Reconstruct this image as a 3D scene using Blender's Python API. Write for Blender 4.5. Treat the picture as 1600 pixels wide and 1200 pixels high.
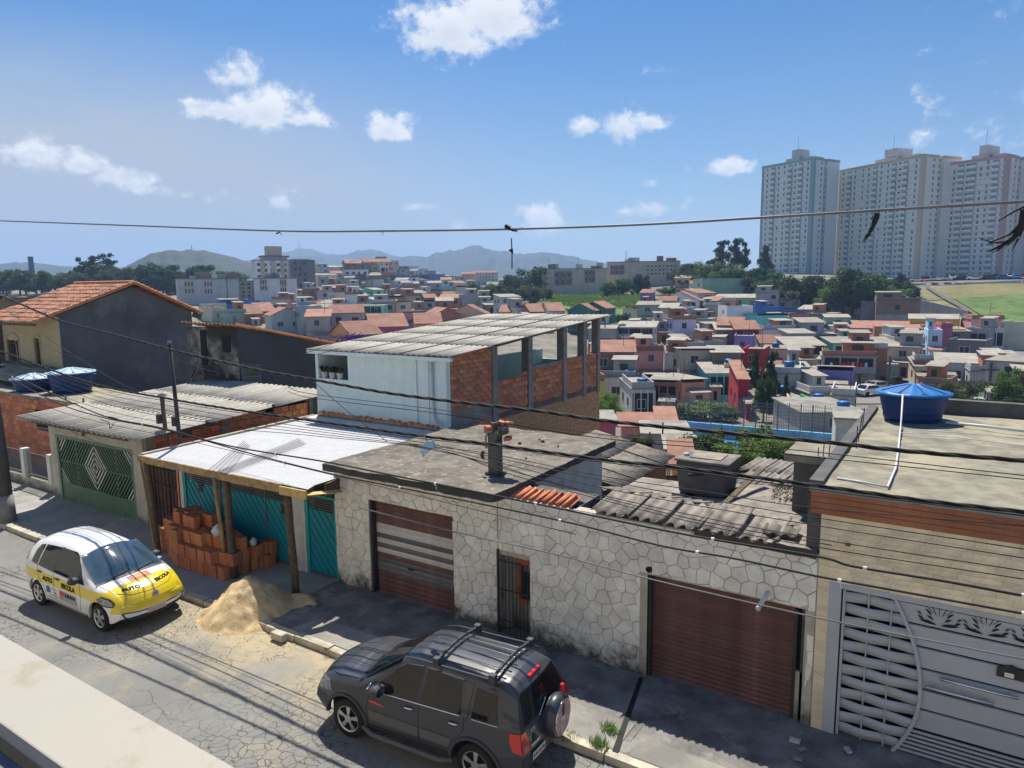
import bpy, math, random
import numpy as np
from math import sin, cos, tan, pi, radians, sqrt, atan2, hypot, degrees
from mathutils import Matrix, Vector
for o in list(bpy.data.objects): bpy.data.objects.remove(o)
SC = bpy.context.scene
COL = SC.collection
random.seed(7); RNG = np.random.default_rng(7)

# ---------------------------------------------------------------- camera
HAZE = 0.00025
FPX = 1100.0; PITCH = radians(7.9); ROLL = radians(0.6); YAW = radians(32.8); CH = 6.5
FW = np.array([-sin(YAW)*cos(PITCH), cos(YAW)*cos(PITCH), -sin(PITCH)])
_rt = np.array([cos(YAW), sin(YAW), 0.0]); _up = np.cross(_rt, FW)
RT = _rt*cos(ROLL) - _up*sin(ROLL); UP = _up*cos(ROLL) + _rt*sin(ROLL)
CP = np.array([0.0, 0.0, CH])
cam = bpy.data.cameras.new("camera"); camo = bpy.data.objects.new("camera", cam); COL.objects.link(camo)
cam.sensor_width = 36.0; cam.lens = FPX/1600.0*36.0; cam.clip_start = 0.05; cam.clip_end = 20000
_m = Matrix(((RT[0], UP[0], -FW[0], 0), (RT[1], UP[1], -FW[1], 0), (RT[2], UP[2], -FW[2], CH), (0, 0, 0, 1)))
camo.matrix_world = _m
SC.camera = camo

# ---------------------------------------------------------------- sun, sky, exposure
SUN_DIR = np.array([-0.40, 0.44, 1.0]); SUN_DIR /= np.linalg.norm(SUN_DIR)
SUN_EL = math.asin(SUN_DIR[2]); SUN_AZ = atan2(SUN_DIR[0], SUN_DIR[1])
sl = bpy.data.lights.new("sun", 'SUN'); sl.energy = 2.95; sl.angle = radians(0.5); sl.color = (1.0, 0.94, 0.84)
so = bpy.data.objects.new("sun", sl); COL.objects.link(so)
so.rotation_euler = Vector(SUN_DIR).to_track_quat('Z', 'Y').to_euler(); so.location = (0, 0, 60)
SC.view_settings.view_transform = 'Standard'; SC.view_settings.look = 'None'
SC.view_settings.gamma = 1.0; SC.view_settings.use_curve_mapping = False
SC.view_settings.exposure = 1.2
SC.render.engine = 'CYCLES'
SC.cycles.use_denoising = True
SC.cycles.max_bounces = 6; SC.cycles.diffuse_bounces = 3; SC.cycles.glossy_bounces = 3
SC.cycles.transparent_max_bounces = 6; SC.cycles.volume_bounces = 1
SC.cycles.caustics_reflective = False; SC.cycles.caustics_refractive = False

def ray(x, y): return FW + RT*(x-800)/FPX - UP*(y-600)/FPX
def gz(x, y, z=0.0):
    d = ray(x, y); return CP + d*((z-CH)/d[2])
def gy(x, y, Y):
    d = ray(x, y); return CP + d*(Y/d[1])
def gx(x, y, X):
    d = ray(x, y); return CP + d*(X/d[0])

def build_world():
    w = bpy.data.worlds.new("World"); SC.world = w; w.use_nodes = True
    nt = w.node_tree; N = nt.nodes; L = nt.links; N.clear()
    out = N.new('ShaderNodeOutputWorld'); bg = N.new('ShaderNodeBackground')
    bg.inputs[1].default_value = 0.14
    sky = N.new('ShaderNodeTexSky'); sky.sky_type = 'NISHITA'; sky.sun_disc = False
    sky.sun_elevation = SUN_EL; sky.sun_rotation = SUN_AZ
    sky.air_density = 1.0; sky.dust_density = 0.7; sky.ozone_density = 2.2; sky.altitude = 700
    tc = N.new('ShaderNodeTexCoord')
    def math_(op, a, b=None, c=None, clamp=False):
        n = N.new('ShaderNodeMath'); n.operation = op; n.use_clamp = clamp
        for i, v in enumerate((a, b, c)):
            if v is None: continue
            if isinstance(v, (int, float)): n.inputs[i].default_value = v
            else: L.new(v, n.inputs[i])
        return n.outputs[0]
    def dot(v):
        n = N.new('ShaderNodeVectorMath'); n.operation = 'DOT_PRODUCT'
        L.new(tc.outputs['Generated'], n.inputs[0]); n.inputs[1].default_value = tuple(v); return n.outputs['Value']
    def noise(scale, det, rough, off=0.0, z=1.0):
        mp = N.new('ShaderNodeMapping'); mp.inputs['Scale'].default_value = (scale, scale, scale*z)
        mp.inputs['Location'].default_value = (off, off*.7, off*.3)
        L.new(tc.outputs['Generated'], mp.inputs[0])
        n = N.new('ShaderNodeTexNoise'); n.inputs['Scale'].default_value = 1.0
        n.inputs['Detail'].default_value = det; n.inputs['Roughness'].default_value = rough
        L.new(mp.outputs[0], n.inputs['Vector']); return n.outputs['Fac']
    # cumulus clouds: (px, py, half width, half height up, half height down, strength)
    clouds = [(700, 45, 75, 45, 42, 1), (770, 25, 75, 50, 40, 1), (720, 68, 50, 25, 22, 1),
              (373, 122, 36, 24, 14, .9), (415, 178, 58, 38, 20, 1), (462, 188, 44, 14, 10, .9), (345, 172, 52, 14, 12, .85),
              (300, 163, 20, 9, 8, .7),
              (607, 204, 30, 26, 15, .95), (72, 252, 52, 30, 16, 1), (130, 258, 38, 16, 10, .9), (192, 282, 34, 22, 14, .95), (238, 300, 34, 10, 8, .7),
              (972, 198, 38, 24, 20, .85), (1015, 192, 26, 16, 12, .8), (920, 200, 22, 14, 10, .75),
              (1142, 264, 27, 16, 10, .9), (846, 346, 34, 26, 18, .95), (1020, 326, 36, 13, 10, .62), (1045, 288, 26, 9, 6, .35),
              (372, 312, 30, 10, 8, .45), (430, 318, 40, 18, 12, .5), (650, 325, 24, 7, 6, .5), (715, 355, 16, 10, 7, .5), (1032, 110, 16, 7, 6, .4),
              (460, 298, 8, 5, 4, .5), (1075, 262, 20, 6, 5, .2), (250, 420, 60, 8, 6, .2)]
    n1 = noise(26, 9, .62, 3.1, 1.4); n2 = noise(75, 6, .65, 9.0)
    nn = math_('MULTIPLY_ADD', n2, .35, math_('MULTIPLY', n1, 1.0))
    tot = None; shade = None
    for (px, py, hw, hu, hd, s) in clouds:
        c = ray(px, py); c = c/np.linalg.norm(c); r = np.cross(c, (0, 0, 1)); r /= np.linalg.norm(r); u = np.cross(r, c)
        sc_ = 1/FPX * (1/np.linalg.norm(ray(px, py)))
        a = math_('DIVIDE', dot(r), hw*1.22*sc_)
        b = dot(u)
        bu = math_('DIVIDE', b, hu*1.3*sc_); bd = math_('DIVIDE', b, -hd*1.2*sc_)
        bb = math_('MAXIMUM', bu, bd)
        front = math_('GREATER_THAN', dot(c), 0.5)
        d = math_('SQRT', math_('ADD', math_('MULTIPLY', a, a), math_('MULTIPLY', bb, bb)))
        m = math_('MULTIPLY', math_('MULTIPLY', math_('SUBTRACT', 1.25, d, None, False), front), s)
        # soft union
        tot = m if tot is None else math_('SMOOTH_MAX', tot, m, .12)
        sh = math_('MULTIPLY', math_('SUBTRACT', 1.0, d, None, True), math_('ADD', math_('MULTIPLY', bu, -.9), .55, None, True))
        shade = sh if shade is None else math_('MAXIMUM', shade, sh)
    dens = math_('ADD', tot, math_('MULTIPLY', math_('SUBTRACT', nn, .68), 2.5))
    mr = N.new('ShaderNodeMapRange'); mr.interpolation_type = 'SMOOTHSTEP'
    mr.inputs['From Min'].default_value = .10; mr.inputs['From Max'].default_value = .92
    L.new(dens, mr.inputs['Value'])
    # thin high veil, low haze towards the horizon
    sepz = N.new('ShaderNodeSeparateXYZ'); L.new(tc.outputs['Generated'], sepz.inputs[0])
    veil = math_('MULTIPLY', math_('SUBTRACT', noise(2.2, 5, .55, 1.7, 2.5), .38, None, True), .9)
    cl = ray(120, 300); cl = cl/np.linalg.norm(cl)
    bank = math_('MULTIPLY', math_('POWER', math_('MAXIMUM', dot(cl), 0.0), 14.0), 1.9)
    low = math_('MULTIPLY', math_('SUBTRACT', 1.0, math_('MULTIPLY', math_('ABSOLUTE', sepz.outputs['Z']), 3.2), None, True), math_('ADD', noise(9, 6, .6, 5.0, 2.2), .45))
    bankm = math_('MULTIPLY', bank, low)
    hz = math_('MULTIPLY', math_('POWER', math_('SUBTRACT', 1.0, math_('MULTIPLY', math_('ABSOLUTE', sepz.outputs['Z']), 1.9), None, True), 2.0), .60)
    vt = math_('ADD', math_('MULTIPLY', veil, .12), math_('ADD', bankm, hz), None, True)
    hs = N.new('ShaderNodeHueSaturation'); hs.inputs['Value'].default_value = .33; hs.inputs['Saturation'].default_value = 1.5; hs.inputs['Hue'].default_value = .502
    L.new(sky.outputs[0], hs.inputs['Color'])
    mx0 = N.new('ShaderNodeMixRGB'); L.new(vt, mx0.inputs[0]); L.new(hs.outputs[0], mx0.inputs[1]); mx0.inputs[2].default_value = (1.50, 1.66, 1.90, 1)
    cc = N.new('ShaderNodeMixRGB'); cc.inputs[1].default_value = (3.2, 3.2, 3.2, 1); cc.inputs[2].default_value = (1.9, 2.1, 2.45, 1)
    L.new(math_('MULTIPLY', math_('MULTIPLY', shade, math_('ADD', n1, .35)), 1.15, None, True), cc.inputs[0])
    mx = N.new('ShaderNodeMixRGB'); L.new(math_('MULTIPLY', mr.outputs[0], .93), mx.inputs[0]); L.new(mx0.outputs[0], mx.inputs[1]); L.new(cc.outputs[0], mx.inputs[2])
    L.new(mx.outputs[0], bg.inputs[0]); L.new(bg.outputs[0], out.inputs[0])
build_world()

# ---------------------------------------------------------------- materials
def pmat(name, col, rough=.85, var=.18, scale=3.0, bump=.15, col2=None, patch=.0, pscale=.8, streak=0.0, streakcol=(.05, .05, .045),
         rnd=0.0, metal=0.0, spec=.3, coat=0.0, fine=60.0, foot=0.0, footcol=(.05, .055, .04), footz=0.0, footh=.45, transl=0.0):
    m = bpy.data.materials.new(name); m.use_nodes = True
    nt = m.node_tree; N = nt.nodes; L = nt.links
    bs = N['Principled BSDF']; bs.inputs['Roughness'].default_value = rough; bs.inputs['Metallic'].default_value = metal
    bs.inputs['Specular IOR Level'].default_value = spec; bs.inputs['Coat Weight'].default_value = coat; bs.inputs['Coat Roughness'].default_value = .05
    tc = N.new('ShaderNodeTexCoord'); V = tc.outputs['Object']
    def noise(s, d=5, r=.6, vec=None):
        n = N.new('ShaderNodeTexNoise'); n.inputs['Scale'].default_value = s; n.inputs['Detail'].default_value = d; n.inputs['Roughness'].default_value = r
        L.new(vec or V, n.inputs['Vector']); return n.outputs['Fac']
    def mathn(op, a, b, clamp=False):
        n = N.new('ShaderNodeMath'); n.operation = op; n.use_clamp = clamp
        for i, v in enumerate((a, b)):
            if isinstance(v, (int, float)): n.inputs[i].default_value = v
            else: L.new(v, n.inputs[i])
        return n.outputs[0]
    def ramp(f, a, b):
        n = N.new('ShaderNodeMapRange'); n.inputs['From Min'].default_value = a; n.inputs['From Max'].default_value = b; L.new(f, n.inputs['Value']); return n.outputs[0]
    def mix(f, a, b, mode='MIX'):
        n = N.new('ShaderNodeMixRGB'); n.blend_type = mode
        for i, v in enumerate((f, a, b)):
            if isinstance(v, (int, float)): n.inputs[i].default_value = v
            elif isinstance(v, tuple): n.inputs[i].default_value = (*v, 1)
            else: L.new(v, n.inputs[i])
        return n.outputs[0]
    c = tuple(col)
    out = mix(ramp(noise(scale), .3, .7), tuple(x*(1-var) for x in c), tuple(min(x*(1+var), .95) for x in c))
    if col2 is not None:
        out = mix(ramp(noise(pscale, 6, .68), .62-patch*.3, .70-patch*.2), out, tuple(col2))
    if streak > 0:
        mp = N.new('ShaderNodeMapping'); mp.inputs['Scale'].default_value = (3.2, 3.2, .28); L.new(V, mp.inputs[0])
        f = ramp(noise(1.0, 6, .7, mp.outputs[0]), .5, .78)
        out = mix(mathn('MULTIPLY', f, streak), out, tuple(streakcol))
    if foot > 0:
        sp = N.new('ShaderNodeSeparateXYZ'); L.new(V, sp.inputs[0])
        h = mathn('DIVIDE', mathn('SUBTRACT', sp.outputs['Z'], footz), footh)
        f = ramp(mathn('SUBTRACT', mathn('MULTIPLY', noise(2.4, 7, .7), 2.0), h), .25, .75)
        out = mix(mathn('MULTIPLY', mathn('MINIMUM', f, 1.0), foot, True), out, tuple(footcol))
    if fine:
        g = N.new('ShaderNodeMapRange'); g.inputs['To Min'].default_value = .86; g.inputs['To Max'].default_value = 1.14
        g.inputs['From Min'].default_value = .3; g.inputs['From Max'].default_value = .7
        L.new(noise(fine, 3, .7), g.inputs['Value'])
        cm = N.new('ShaderNodeCombineXYZ')
        for i in range(3): L.new(g.outputs[0], cm.inputs[i])
        out = mix(1.0, out, cm.outputs[0], 'MULTIPLY')
    if rnd > 0:
        oi = N.new('ShaderNodeObjectInfo'); hs = N.new('ShaderNodeHueSaturation')
        r = N.new('ShaderNodeMapRange'); r.inputs['To Min'].default_value = 1-rnd; r.inputs['To Max'].default_value = 1+rnd; L.new(oi.outputs['Random'], r.inputs['Value'])
        L.new(r.outputs[0], hs.inputs['Value'])
        r2 = N.new('ShaderNodeMapRange'); r2.inputs['To Min'].default_value = .5-rnd*.05; r2.inputs['To Max'].default_value = .5+rnd*.05
        wn = N.new('ShaderNodeTexWhiteNoise'); wn.noise_dimensions = '1D'; L.new(oi.outputs['Random'], wn.inputs['W']); L.new(wn.outputs['Value'], r2.inputs['Value'])
        L.new(r2.outputs[0], hs.inputs['Hue']); L.new(out, hs.inputs['Color']); out = hs.outputs[0]
    L.new(out, bs.inputs['Base Color'])
    if bump > 0:
        b = N.new('ShaderNodeBump'); b.inputs['Strength'].default_value = bump; b.inputs['Distance'].default_value = .02
        L.new(mathn('ADD', noise(scale*4, 6, .7), mathn('MULTIPLY', noise(fine or 40, 3), .4)), b.inputs['Height']); L.new(b.outputs[0], bs.inputs['Normal'])
    if transl > 0:
        t = N.new('ShaderNodeBsdfTranslucent'); L.new(out, t.inputs[0]); ms = N.new('ShaderNodeMixShader'); ms.inputs[0].default_value = transl
        L.new(bs.outputs[0], ms.inputs[1]); L.new(t.outputs[0], ms.inputs[2]); L.new(ms.outputs[0], N['Material Output'].inputs[0])
    return m
MAT = {}
def M(name, *a, **k):
    if name not in MAT: MAT[name] = pmat(name, *a, **k)
    return MAT[name]
M('stone_cream', (.86, .80, .70), streak=.12, streakcol=(.40, .36, .31), foot=.92, footcol=(.06, .065, .045), footz=0.0, footh=.72, rnd=.07, bump=.25)
M('joint_cream', (.50, .45, .38), foot=.9, footz=0.0, footh=.5, streak=.5)
M('plaster_pale', (.58, .58, .56), streak=.35)
M('slab_dark', (.165, .145, .115), col2=(.36, .33, .25), patch=.22, pscale=5.5, streak=0, var=.45, scale=2.6, bump=.8)
M('slab_edge', (.07, .065, .06), streak=.6, bump=.4)
M('slab_light', (.25, .23, .17), col2=(.36, .32, .22), patch=.45, pscale=.6, var=.35, scale=2.4, bump=.6)
M('sheet_white', (.47, .475, .48), var=.07, bump=.02, streak=.06, streakcol=(.55, .53, .48), fine=20)
M('wood_old', (.13, .098, .068), var=.4, scale=9, bump=.5)
M('wood_plank', (.36, .25, .12), var=.35, scale=8, bump=.3, streak=.4)
M('wood_yellow', (.60, .42, .17), var=.2, scale=9, bump=.2)
M('teal', (.012, .25, .32), rough=.45, var=.12, scale=1.5, bump=.03, rnd=.04, spec=.4, fine=30)
M('teal_frame', (.02, .38, .40), rough=.45, var=.08, bump=.02)
M('iron_dark', (.045, .042, .042), rough=.6, var=.3, bump=.1)
M('iron_grey', (.16, .17, .18), rough=.5, var=.2, bump=.05)
M('green_gate', (.12, .21, .13), rough=.5, var=.15, bump=.05, rnd=.05)
M('white_gate', (.62, .64, .60), rough=.5, var=.1, bump=.03)
M('render_beige', (.46, .44, .36), streak=.45, streakcol=(.16, .15, .12), foot=.7, footh=.6)
M('fibre_grey', (.40, .375, .32), var=.2, scale=2.5, streak=0, col2=(.30, .28, .24), patch=.25, pscale=1.2, rnd=.08, bump=.3)
M('fibre_old', (.25, .22, .185), var=.4, scale=3.5, col2=(.14, .12, .10), patch=.4, pscale=2.2, rnd=.12, bump=.6)
M('brick_clay', (.58, .215, .11), rough=.9, var=.2, scale=7, rnd=.26, bump=.4, col2=(.30, .12, .07), patch=.2, pscale=4)
M('brick_ochre', (.62, .34, .17), rough=.9, var=.2, scale=7, rnd=.25, bump=.4)
M('block_new', (.52, .20, .095), rough=.85, var=.14, scale=8, rnd=.14, bump=.2)
M('block_hole', (.26, .09, .04), var=.1, bump=0)
M('mortar', (.26, .235, .21), var=.25, bump=.5)
M('brick_painted', (.38, .15, .075), var=.25, scale=1.2, streak=.45, streakcol=(.10, .055, .035), rnd=.07, bump=.2)
M('concrete', (.27, .265, .25), var=.25, streak=.35, bump=.4)
M('concrete_dark', (.12, .115, .11), var=.3, streak=.4, bump=.5)
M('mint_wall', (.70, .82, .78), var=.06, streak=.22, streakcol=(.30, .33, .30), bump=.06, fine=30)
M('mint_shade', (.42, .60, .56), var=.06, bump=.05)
M('gable_grey', (.135, .135, .14), var=.22, scale=.9, streak=.45, streakcol=(.09, .09, .09), col2=(.20, .19, .18), patch=.3, pscale=.6, bump=.3)
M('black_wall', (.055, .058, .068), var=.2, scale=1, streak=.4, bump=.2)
M('stain_wall', (.34, .31, .25), var=.2, scale=1, streak=.95, streakcol=(.04, .04, .04), col2=(.04, .04, .04), patch=.8, pscale=.9)
M('yellow_wall', (.55, .46, .27), var=.1, streak=.2)
M('clay_tile', (.52, .20, .10), var=.3, scale=5, rnd=.15, bump=.4, col2=(.30, .13, .08), patch=.3, pscale=2)
M('clay_ridge', (.60, .24, .12), var=.2, bump=.2)
M('tank_blue', (.008, .042, .16), rough=.5, var=.08, bump=.02, spec=.35)
M('tank_lid', (.025, .17, .45), rough=.45, var=.08, bump=.02)
M('lid_pale', (.42, .58, .72), rough=.5, var=.15)
M('tank_seam', (.02, .05, .12), rough=.6, var=.1)
M('pvc', (.66, .66, .66), rough=.4, var=.08, bump=.02)
M('tile_clad', (.78, .66, .45), rough=.6, var=.16, scale=5, rnd=.10, bump=.08, streak=.12, streakcol=(.40, .33, .22))
M('gate_grey', (.42, .45, .48), rough=.5, var=.07, scale=1.2, bump=.02, rnd=.02, spec=.4)
M('gate_black', (.012, .013, .016), rough=.7, var=.1, bump=0)
M('steel', (.62, .64, .68), rough=.25, metal=1.0, var=.04, bump=0)
M('shutter_red', (.165, .085, .072), rough=.75, var=.35, scale=2.0, streak=.45, streakcol=(.10, .05, .045), rnd=.12, bump=.2, col2=(.23, .12, .10), patch=.2, pscale=2)
M('shutter_white', (.62, .60, .55), rough=.6, var=.15, rnd=.06, bump=.1)
M('shutter_grey', (.16, .155, .15), rough=.6, var=.25, rnd=.15, bump=.1)
M('sand', (.62, .47, .26), rough=.95, var=.25, scale=5, bump=.9, fine=90, col2=(.50, .37, .20), patch=.2, pscale=3)
M('marble', (.43, .395, .32), rough=.35, var=.05, scale=1.8, bump=.01, col2=(.38, .33, .24), patch=.3, pscale=7, fine=0)
M('frame_grey', (.20, .19, .23), rough=.4, var=.08, bump=.02)
M('frame_dark', (.03, .03, .05), rough=.4, var=.1, bump=0)
M('bag_white', (.72, .74, .80), rough=.4, var=.15, scale=12, bump=.6, transl=.2)
M('bag_blue', (.48, .66, .78), rough=.35, var=.2, scale=12, bump=.4, transl=.4)
M('cable', (.018, .016, .016), rough=.6, var=.2, bump=0)
M('cable_grey', (.16, .16, .17), rough=.5, var=.2, bump=0)
M('cable_tie', (.7, .7, .7), rough=.5, bump=0)
M('glass_dark', (.03, .04, .05), rough=.06, var=.1, bump=0, spec=.8, fine=0)
M('bark', (.12, .09, .07), var=.3, scale=8, bump=.7)
M('leaf_dark', (.042, .085, .024), rough=.7, var=.5, scale=5, bump=0, rnd=.2, transl=.3, fine=0)
M('leaf_mid', (.085, .155, .038), rough=.7, var=.45, scale=5, bump=0, rnd=.2, transl=.35, fine=0)
M('leaf_light', (.16, .25, .06), rough=.7, var=.4, scale=5, bump=0, rnd=.15, transl=.35, fine=0)
M('leaf_olive', (.085, .105, .04), rough=.7, var=.4, scale=5, bump=0, rnd=.15, transl=.35, fine=0)
M('flower_purple', (.22, .05, .42), rough=.7, var=.3, bump=0)
M('kerb_stone', (.46, .42, .33), var=.3, scale=4, bump=.5, rnd=.1)
M('pot', (.55, .45, .42), var=.1)

def asphalt_mat():
    m = bpy.data.materials.new('asphalt'); m.use_nodes = True; nt = m.node_tree; N = nt.nodes; L = nt.links
    bs = N['Principled BSDF']; bs.inputs['Roughness'].default_value = .9; bs.inputs['Specular IOR Level'].default_value = .25
    tc = N.new('ShaderNodeTexCoord')
    def noise(s, d=5, r=.6):
        n = N.new('ShaderNodeTexNoise'); n.inputs['Scale'].default_value = s; n.inputs['Detail'].default_value = d; n.inputs['Roughness'].default_value = r
        L.new(tc.outputs['Object'], n.inputs['Vector']); return n
    def mr(f, a, b, c=0., d=1.):
        n = N.new('ShaderNodeMapRange'); n.inputs['From Min'].default_value = a; n.inputs['From Max'].default_value = b
        n.inputs['To Min'].default_value = c; n.inputs['To Max'].default_value = d; L.new(f, n.inputs['Value']); return n.outputs[0]
    def mix(f, a, b):
        n = N.new('ShaderNodeMixRGB')
        for i, v in enumerate((f, a, b)):
            if isinstance(v, float): n.inputs[i].default_value = v
            elif isinstance(v, tuple): n.inputs[i].default_value = (*v, 1)
            else: L.new(v, n.inputs[i])
        return n.outputs[0]
    def mu(a, b, op='MULTIPLY'):
        n = N.new('ShaderNodeMath'); n.operation = op
        for i, v in enumerate((a, b)):
            if isinstance(v, (int, float)): n.inputs[i].default_value = v
            else: L.new(v, n.inputs[i])
        return n.outputs[0]
    # distorted coordinates for cracks
    ns = noise(2.5, 4); va = N.new('ShaderNodeVectorMath'); va.operation = 'MULTIPLY_ADD'
    L.new(ns.outputs['Color'], va.inputs[0]); va.inputs[1].default_value = (.35, .35, 0); L.new(tc.outputs['Object'], va.inputs[2])
    def crack(s, w):
        v = N.new('ShaderNodeTexVoronoi'); v.feature = 'DISTANCE_TO_EDGE'; v.inputs['Scale'].default_value = s; L.new(va.outputs[0], v.inputs['Vector'])
        return mr(v.outputs['Distance'], 0., w, 1., 0.)
    big = mr(noise(.33, 4).outputs[0], .47, .55)
    cr = mu(crack(5.6, .035), big)
    cr2 = mu(crack(1.5, .008), mr(noise(.4, 3).outputs[0], .50, .58))
    cracks = mu(cr, cr2, 'MAXIMUM')
    base = mix(mr(noise(.7, 6, .65).outputs[0], .35, .65), (.125, .126, .122), (.19, .19, .18))
    base = mix(mr(noise(70, 3).outputs[0], .35, .7, 0., .6), base, (.34, .335, .31))
    # dusting of sand along the kerb side
    sx = N.new('ShaderNodeSeparateXYZ'); L.new(tc.outputs['Object'], sx.inputs[0])
    sy = mr(sx.outputs['Y'], 6.3, 8.1); d = mu(mr(mu(noise(1.1, 6, .7).outputs[0], mu(sy, .35), 'ADD'), .52, .85), .85)
    sx1 = mr(sx.outputs['X'], -16.0, -12.5); sx2 = mr(sx.outputs['X'], -4.0, -8.5)
    base = mix(mu(d, mu(.04, mu(mu(sx1, sx2), .8), 'ADD')), base, (.50, .41, .25))
    tar = mu(mr(noise(.45, 5, .6).outputs[0], .60, .66), .35)
    base = mix(tar, base, (.30, .295, .27))
    base = mix(mu(cracks, .85), base, (.05, .048, .045))
    L.new(base, bs.inputs['Base Color'])
    b = N.new('ShaderNodeBump'); b.inputs['Strength'].default_value = .6; b.inputs['Distance'].default_value = .02
    h = mu(mu(noise(60, 3).outputs[0], .35), mu(cracks, -.8), 'ADD'); L.new(h, b.inputs['Height']); L.new(b.outputs[0], bs.inputs['Normal'])
    return m
MAT['asphalt'] = asphalt_mat()
M('pavement', (.30, .285, .25), var=.35, scale=1.1, col2=(.20, .195, .18), patch=.4, pscale=.7, bump=.5)
M('pavement_new', (.33, .32, .30), var=.15, scale=1.6, col2=(.45, .40, .28), patch=.1, pscale=1.4, bump=.3)
M('pavement_dark', (.18, .172, .16), var=.45, scale=2, col2=(.28, .265, .24), patch=.3, pscale=2.2, bump=.5)
M('soil', (.20, .18, .145), var=.35, bump=.4, scale=.3, col2=(.07, .10, .035), patch=.3, pscale=.07)
M('far_road', (.20, .195, .185), var=.1, bump=0)
M('grass_far', (.085, .15, .03), var=.45, scale=.25, bump=.4, fine=1.2, col2=(.15, .17, .05), patch=.3, pscale=.12)
M('grass_dry', (.18, .16, .065), var=.25, scale=.1, bump=0, fine=.8, col2=(.20, .21, .07), patch=.4, pscale=.08)

# ---------------------------------------------------------------- geometry helpers
class MB:
    def __init__(s): s.v = []; s.f = []; s.mi = []; s.cur = 0
    def add(s, vs, fs):
        o = len(s.v); s.v.extend([tuple(map(float, v)) for v in vs]); s.f.extend([tuple(o+i for i in f) for f in fs]); s.mi.extend([s.cur]*len(fs)); return s
    def box(s, x0, x1, y0, y1, z0, z1):
        vs = [(x0, y0, z0), (x1, y0, z0), (x1, y1, z0), (x0, y1, z0), (x0, y0, z1), (x1, y0, z1), (x1, y1, z1), (x0, y1, z1)]
        return s.add(vs, [(0, 3, 2, 1), (4, 5, 6, 7), (0, 1, 5, 4), (1, 2, 6, 5), (2, 3, 7, 6), (3, 0, 4, 7)])
    def hexa(s, vs): # 8 verts, bottom 4 then top 4
        return s.add(vs, [(0, 3, 2, 1), (4, 5, 6, 7), (0, 1, 5, 4), (1, 2, 6, 5), (2, 3, 7, 6), (3, 0, 4, 7)])
    def prism(s, poly, off): # polygon (3d pts) extruded by vector off
        n = len(poly); P = [np.array(p, float) for p in poly]; Q = [p+np.array(off, float) for p in P]
        return s.add(P+Q, [tuple(range(n-1, -1, -1)), tuple(range(n, 2*n))]+[(i, (i+1) % n, n+(i+1) % n, n+i) for i in range(n)])
    def tube(s, pts, r, n=8, caps=True):
        pts = [np.array(p, float) for p in pts]; rs = r if hasattr(r, '__len__') else [r]*len(pts)
        vs = []; fs = []; pu = None
        for i, p in enumerate(pts):
            t = (pts[min(i+1, len(pts)-1)]-pts[max(i-1, 0)]); t /= (np.linalg.norm(t)+1e-9)
            u = np.cross(t, (0, 0, 1)) if pu is None else pu-t*(pu@t)
            if np.linalg.norm(u) < 1e-3: u = np.cross(t, (1, 0, 0))
            u /= np.linalg.norm(u); w = np.cross(t, u); pu = u
            for k in range(n):
                a = 2*pi*k/n; vs.append(p+rs[i]*(cos(a)*u+sin(a)*w))
        for i in range(len(pts)-1):
            for k in range(n): fs.append((i*n+k, i*n+(k+1) % n, (i+1)*n+(k+1) % n, (i+1)*n+k))
        if caps: fs.append(tuple(range(n-1, -1, -1))); fs.append(tuple((len(pts)-1)*n+k for k in range(n)))
        return s.add(vs, fs)
    def lathe(s, prof, c=(0, 0, 0), n=32): # prof [(r,z)]
        vs = []; fs = []
        for (r, z) in prof:
            for k in range(n): a = 2*pi*k/n; vs.append((c[0]+r*cos(a), c[1]+r*sin(a), c[2]+z))
        for i in range(len(prof)-1):
            for k in range(n): fs.append((i*n+k, i*n+(k+1) % n, (i+1)*n+(k+1) % n, (i+1)*n+k))
        return s.add(vs, fs)
    def bar(s, a, b, w, h, up=(0, 0, 1)): # rectangular bar from a to b
        a = np.array(a, float); b = np.array(b, float); t = b-a; t /= np.linalg.norm(t)
        u = np.cross(t, up)
        if np.linalg.norm(u) < 1e-3: u = np.cross(t, (0, 1, 0))
        u /= np.linalg.norm(u); v = np.cross(u, t); u = u*w/2; v = v*h/2
        return s.hexa([a-u-v, a+u-v, b+u-v, b-u-v, a-u+v, a+u+v, b+u+v, b-u+v])
    def mesh(s, name, mats, smooth=False):
        me = bpy.data.meshes.new(name); me.from_pydata(s.v, [], s.f)
        for m in (mats if isinstance(mats, (list, tuple)) else [mats]): me.materials.append(MAT[m] if isinstance(m, str) else m)
        if any(s.mi): me.polygons.foreach_set('material_index', s.mi)
        if smooth: me.polygons.foreach_set('use_smooth', [True]*len(me.polygons))
        me.update(); return me
    def build(s, name, mats, parent=None, smooth=False, bevel=0.0, **k):
        o = link(s.mesh(name, mats, smooth), name, parent, **k)
        if bevel:
            b = o.modifiers.new('bevel', 'BEVEL'); b.width = bevel; b.segments = 2; b.limit_method = 'ANGLE'
        return o
def link(me, name, parent=None, mat=None, **k):
    o = bpy.data.objects.new(name, me); COL.objects.link(o)
    if mat is not None: o.matrix_basis = mat
    if parent is not None:
        o.parent = parent
        if 'inv' in parent: o.matrix_parent_inverse = Matrix.Translation(-parent.location)
    tag(o, **k); return o
def tag(o, label=None, cat=None, group=None, kind=None):
    if label: o['label'] = label
    if cat: o['category'] = cat
    if group: o['group'] = group
    if kind: o['kind'] = kind
    return o
def thing(name, loc, label=None, cat=None, group=None, local=False):
    o = bpy.data.objects.new(name, None); COL.objects.link(o); o.location = tuple(map(float, loc)); o.empty_display_size = .3
    if not local: o['inv'] = 1      # children are built in world coordinates
    return tag(o, label, cat, group)
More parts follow.
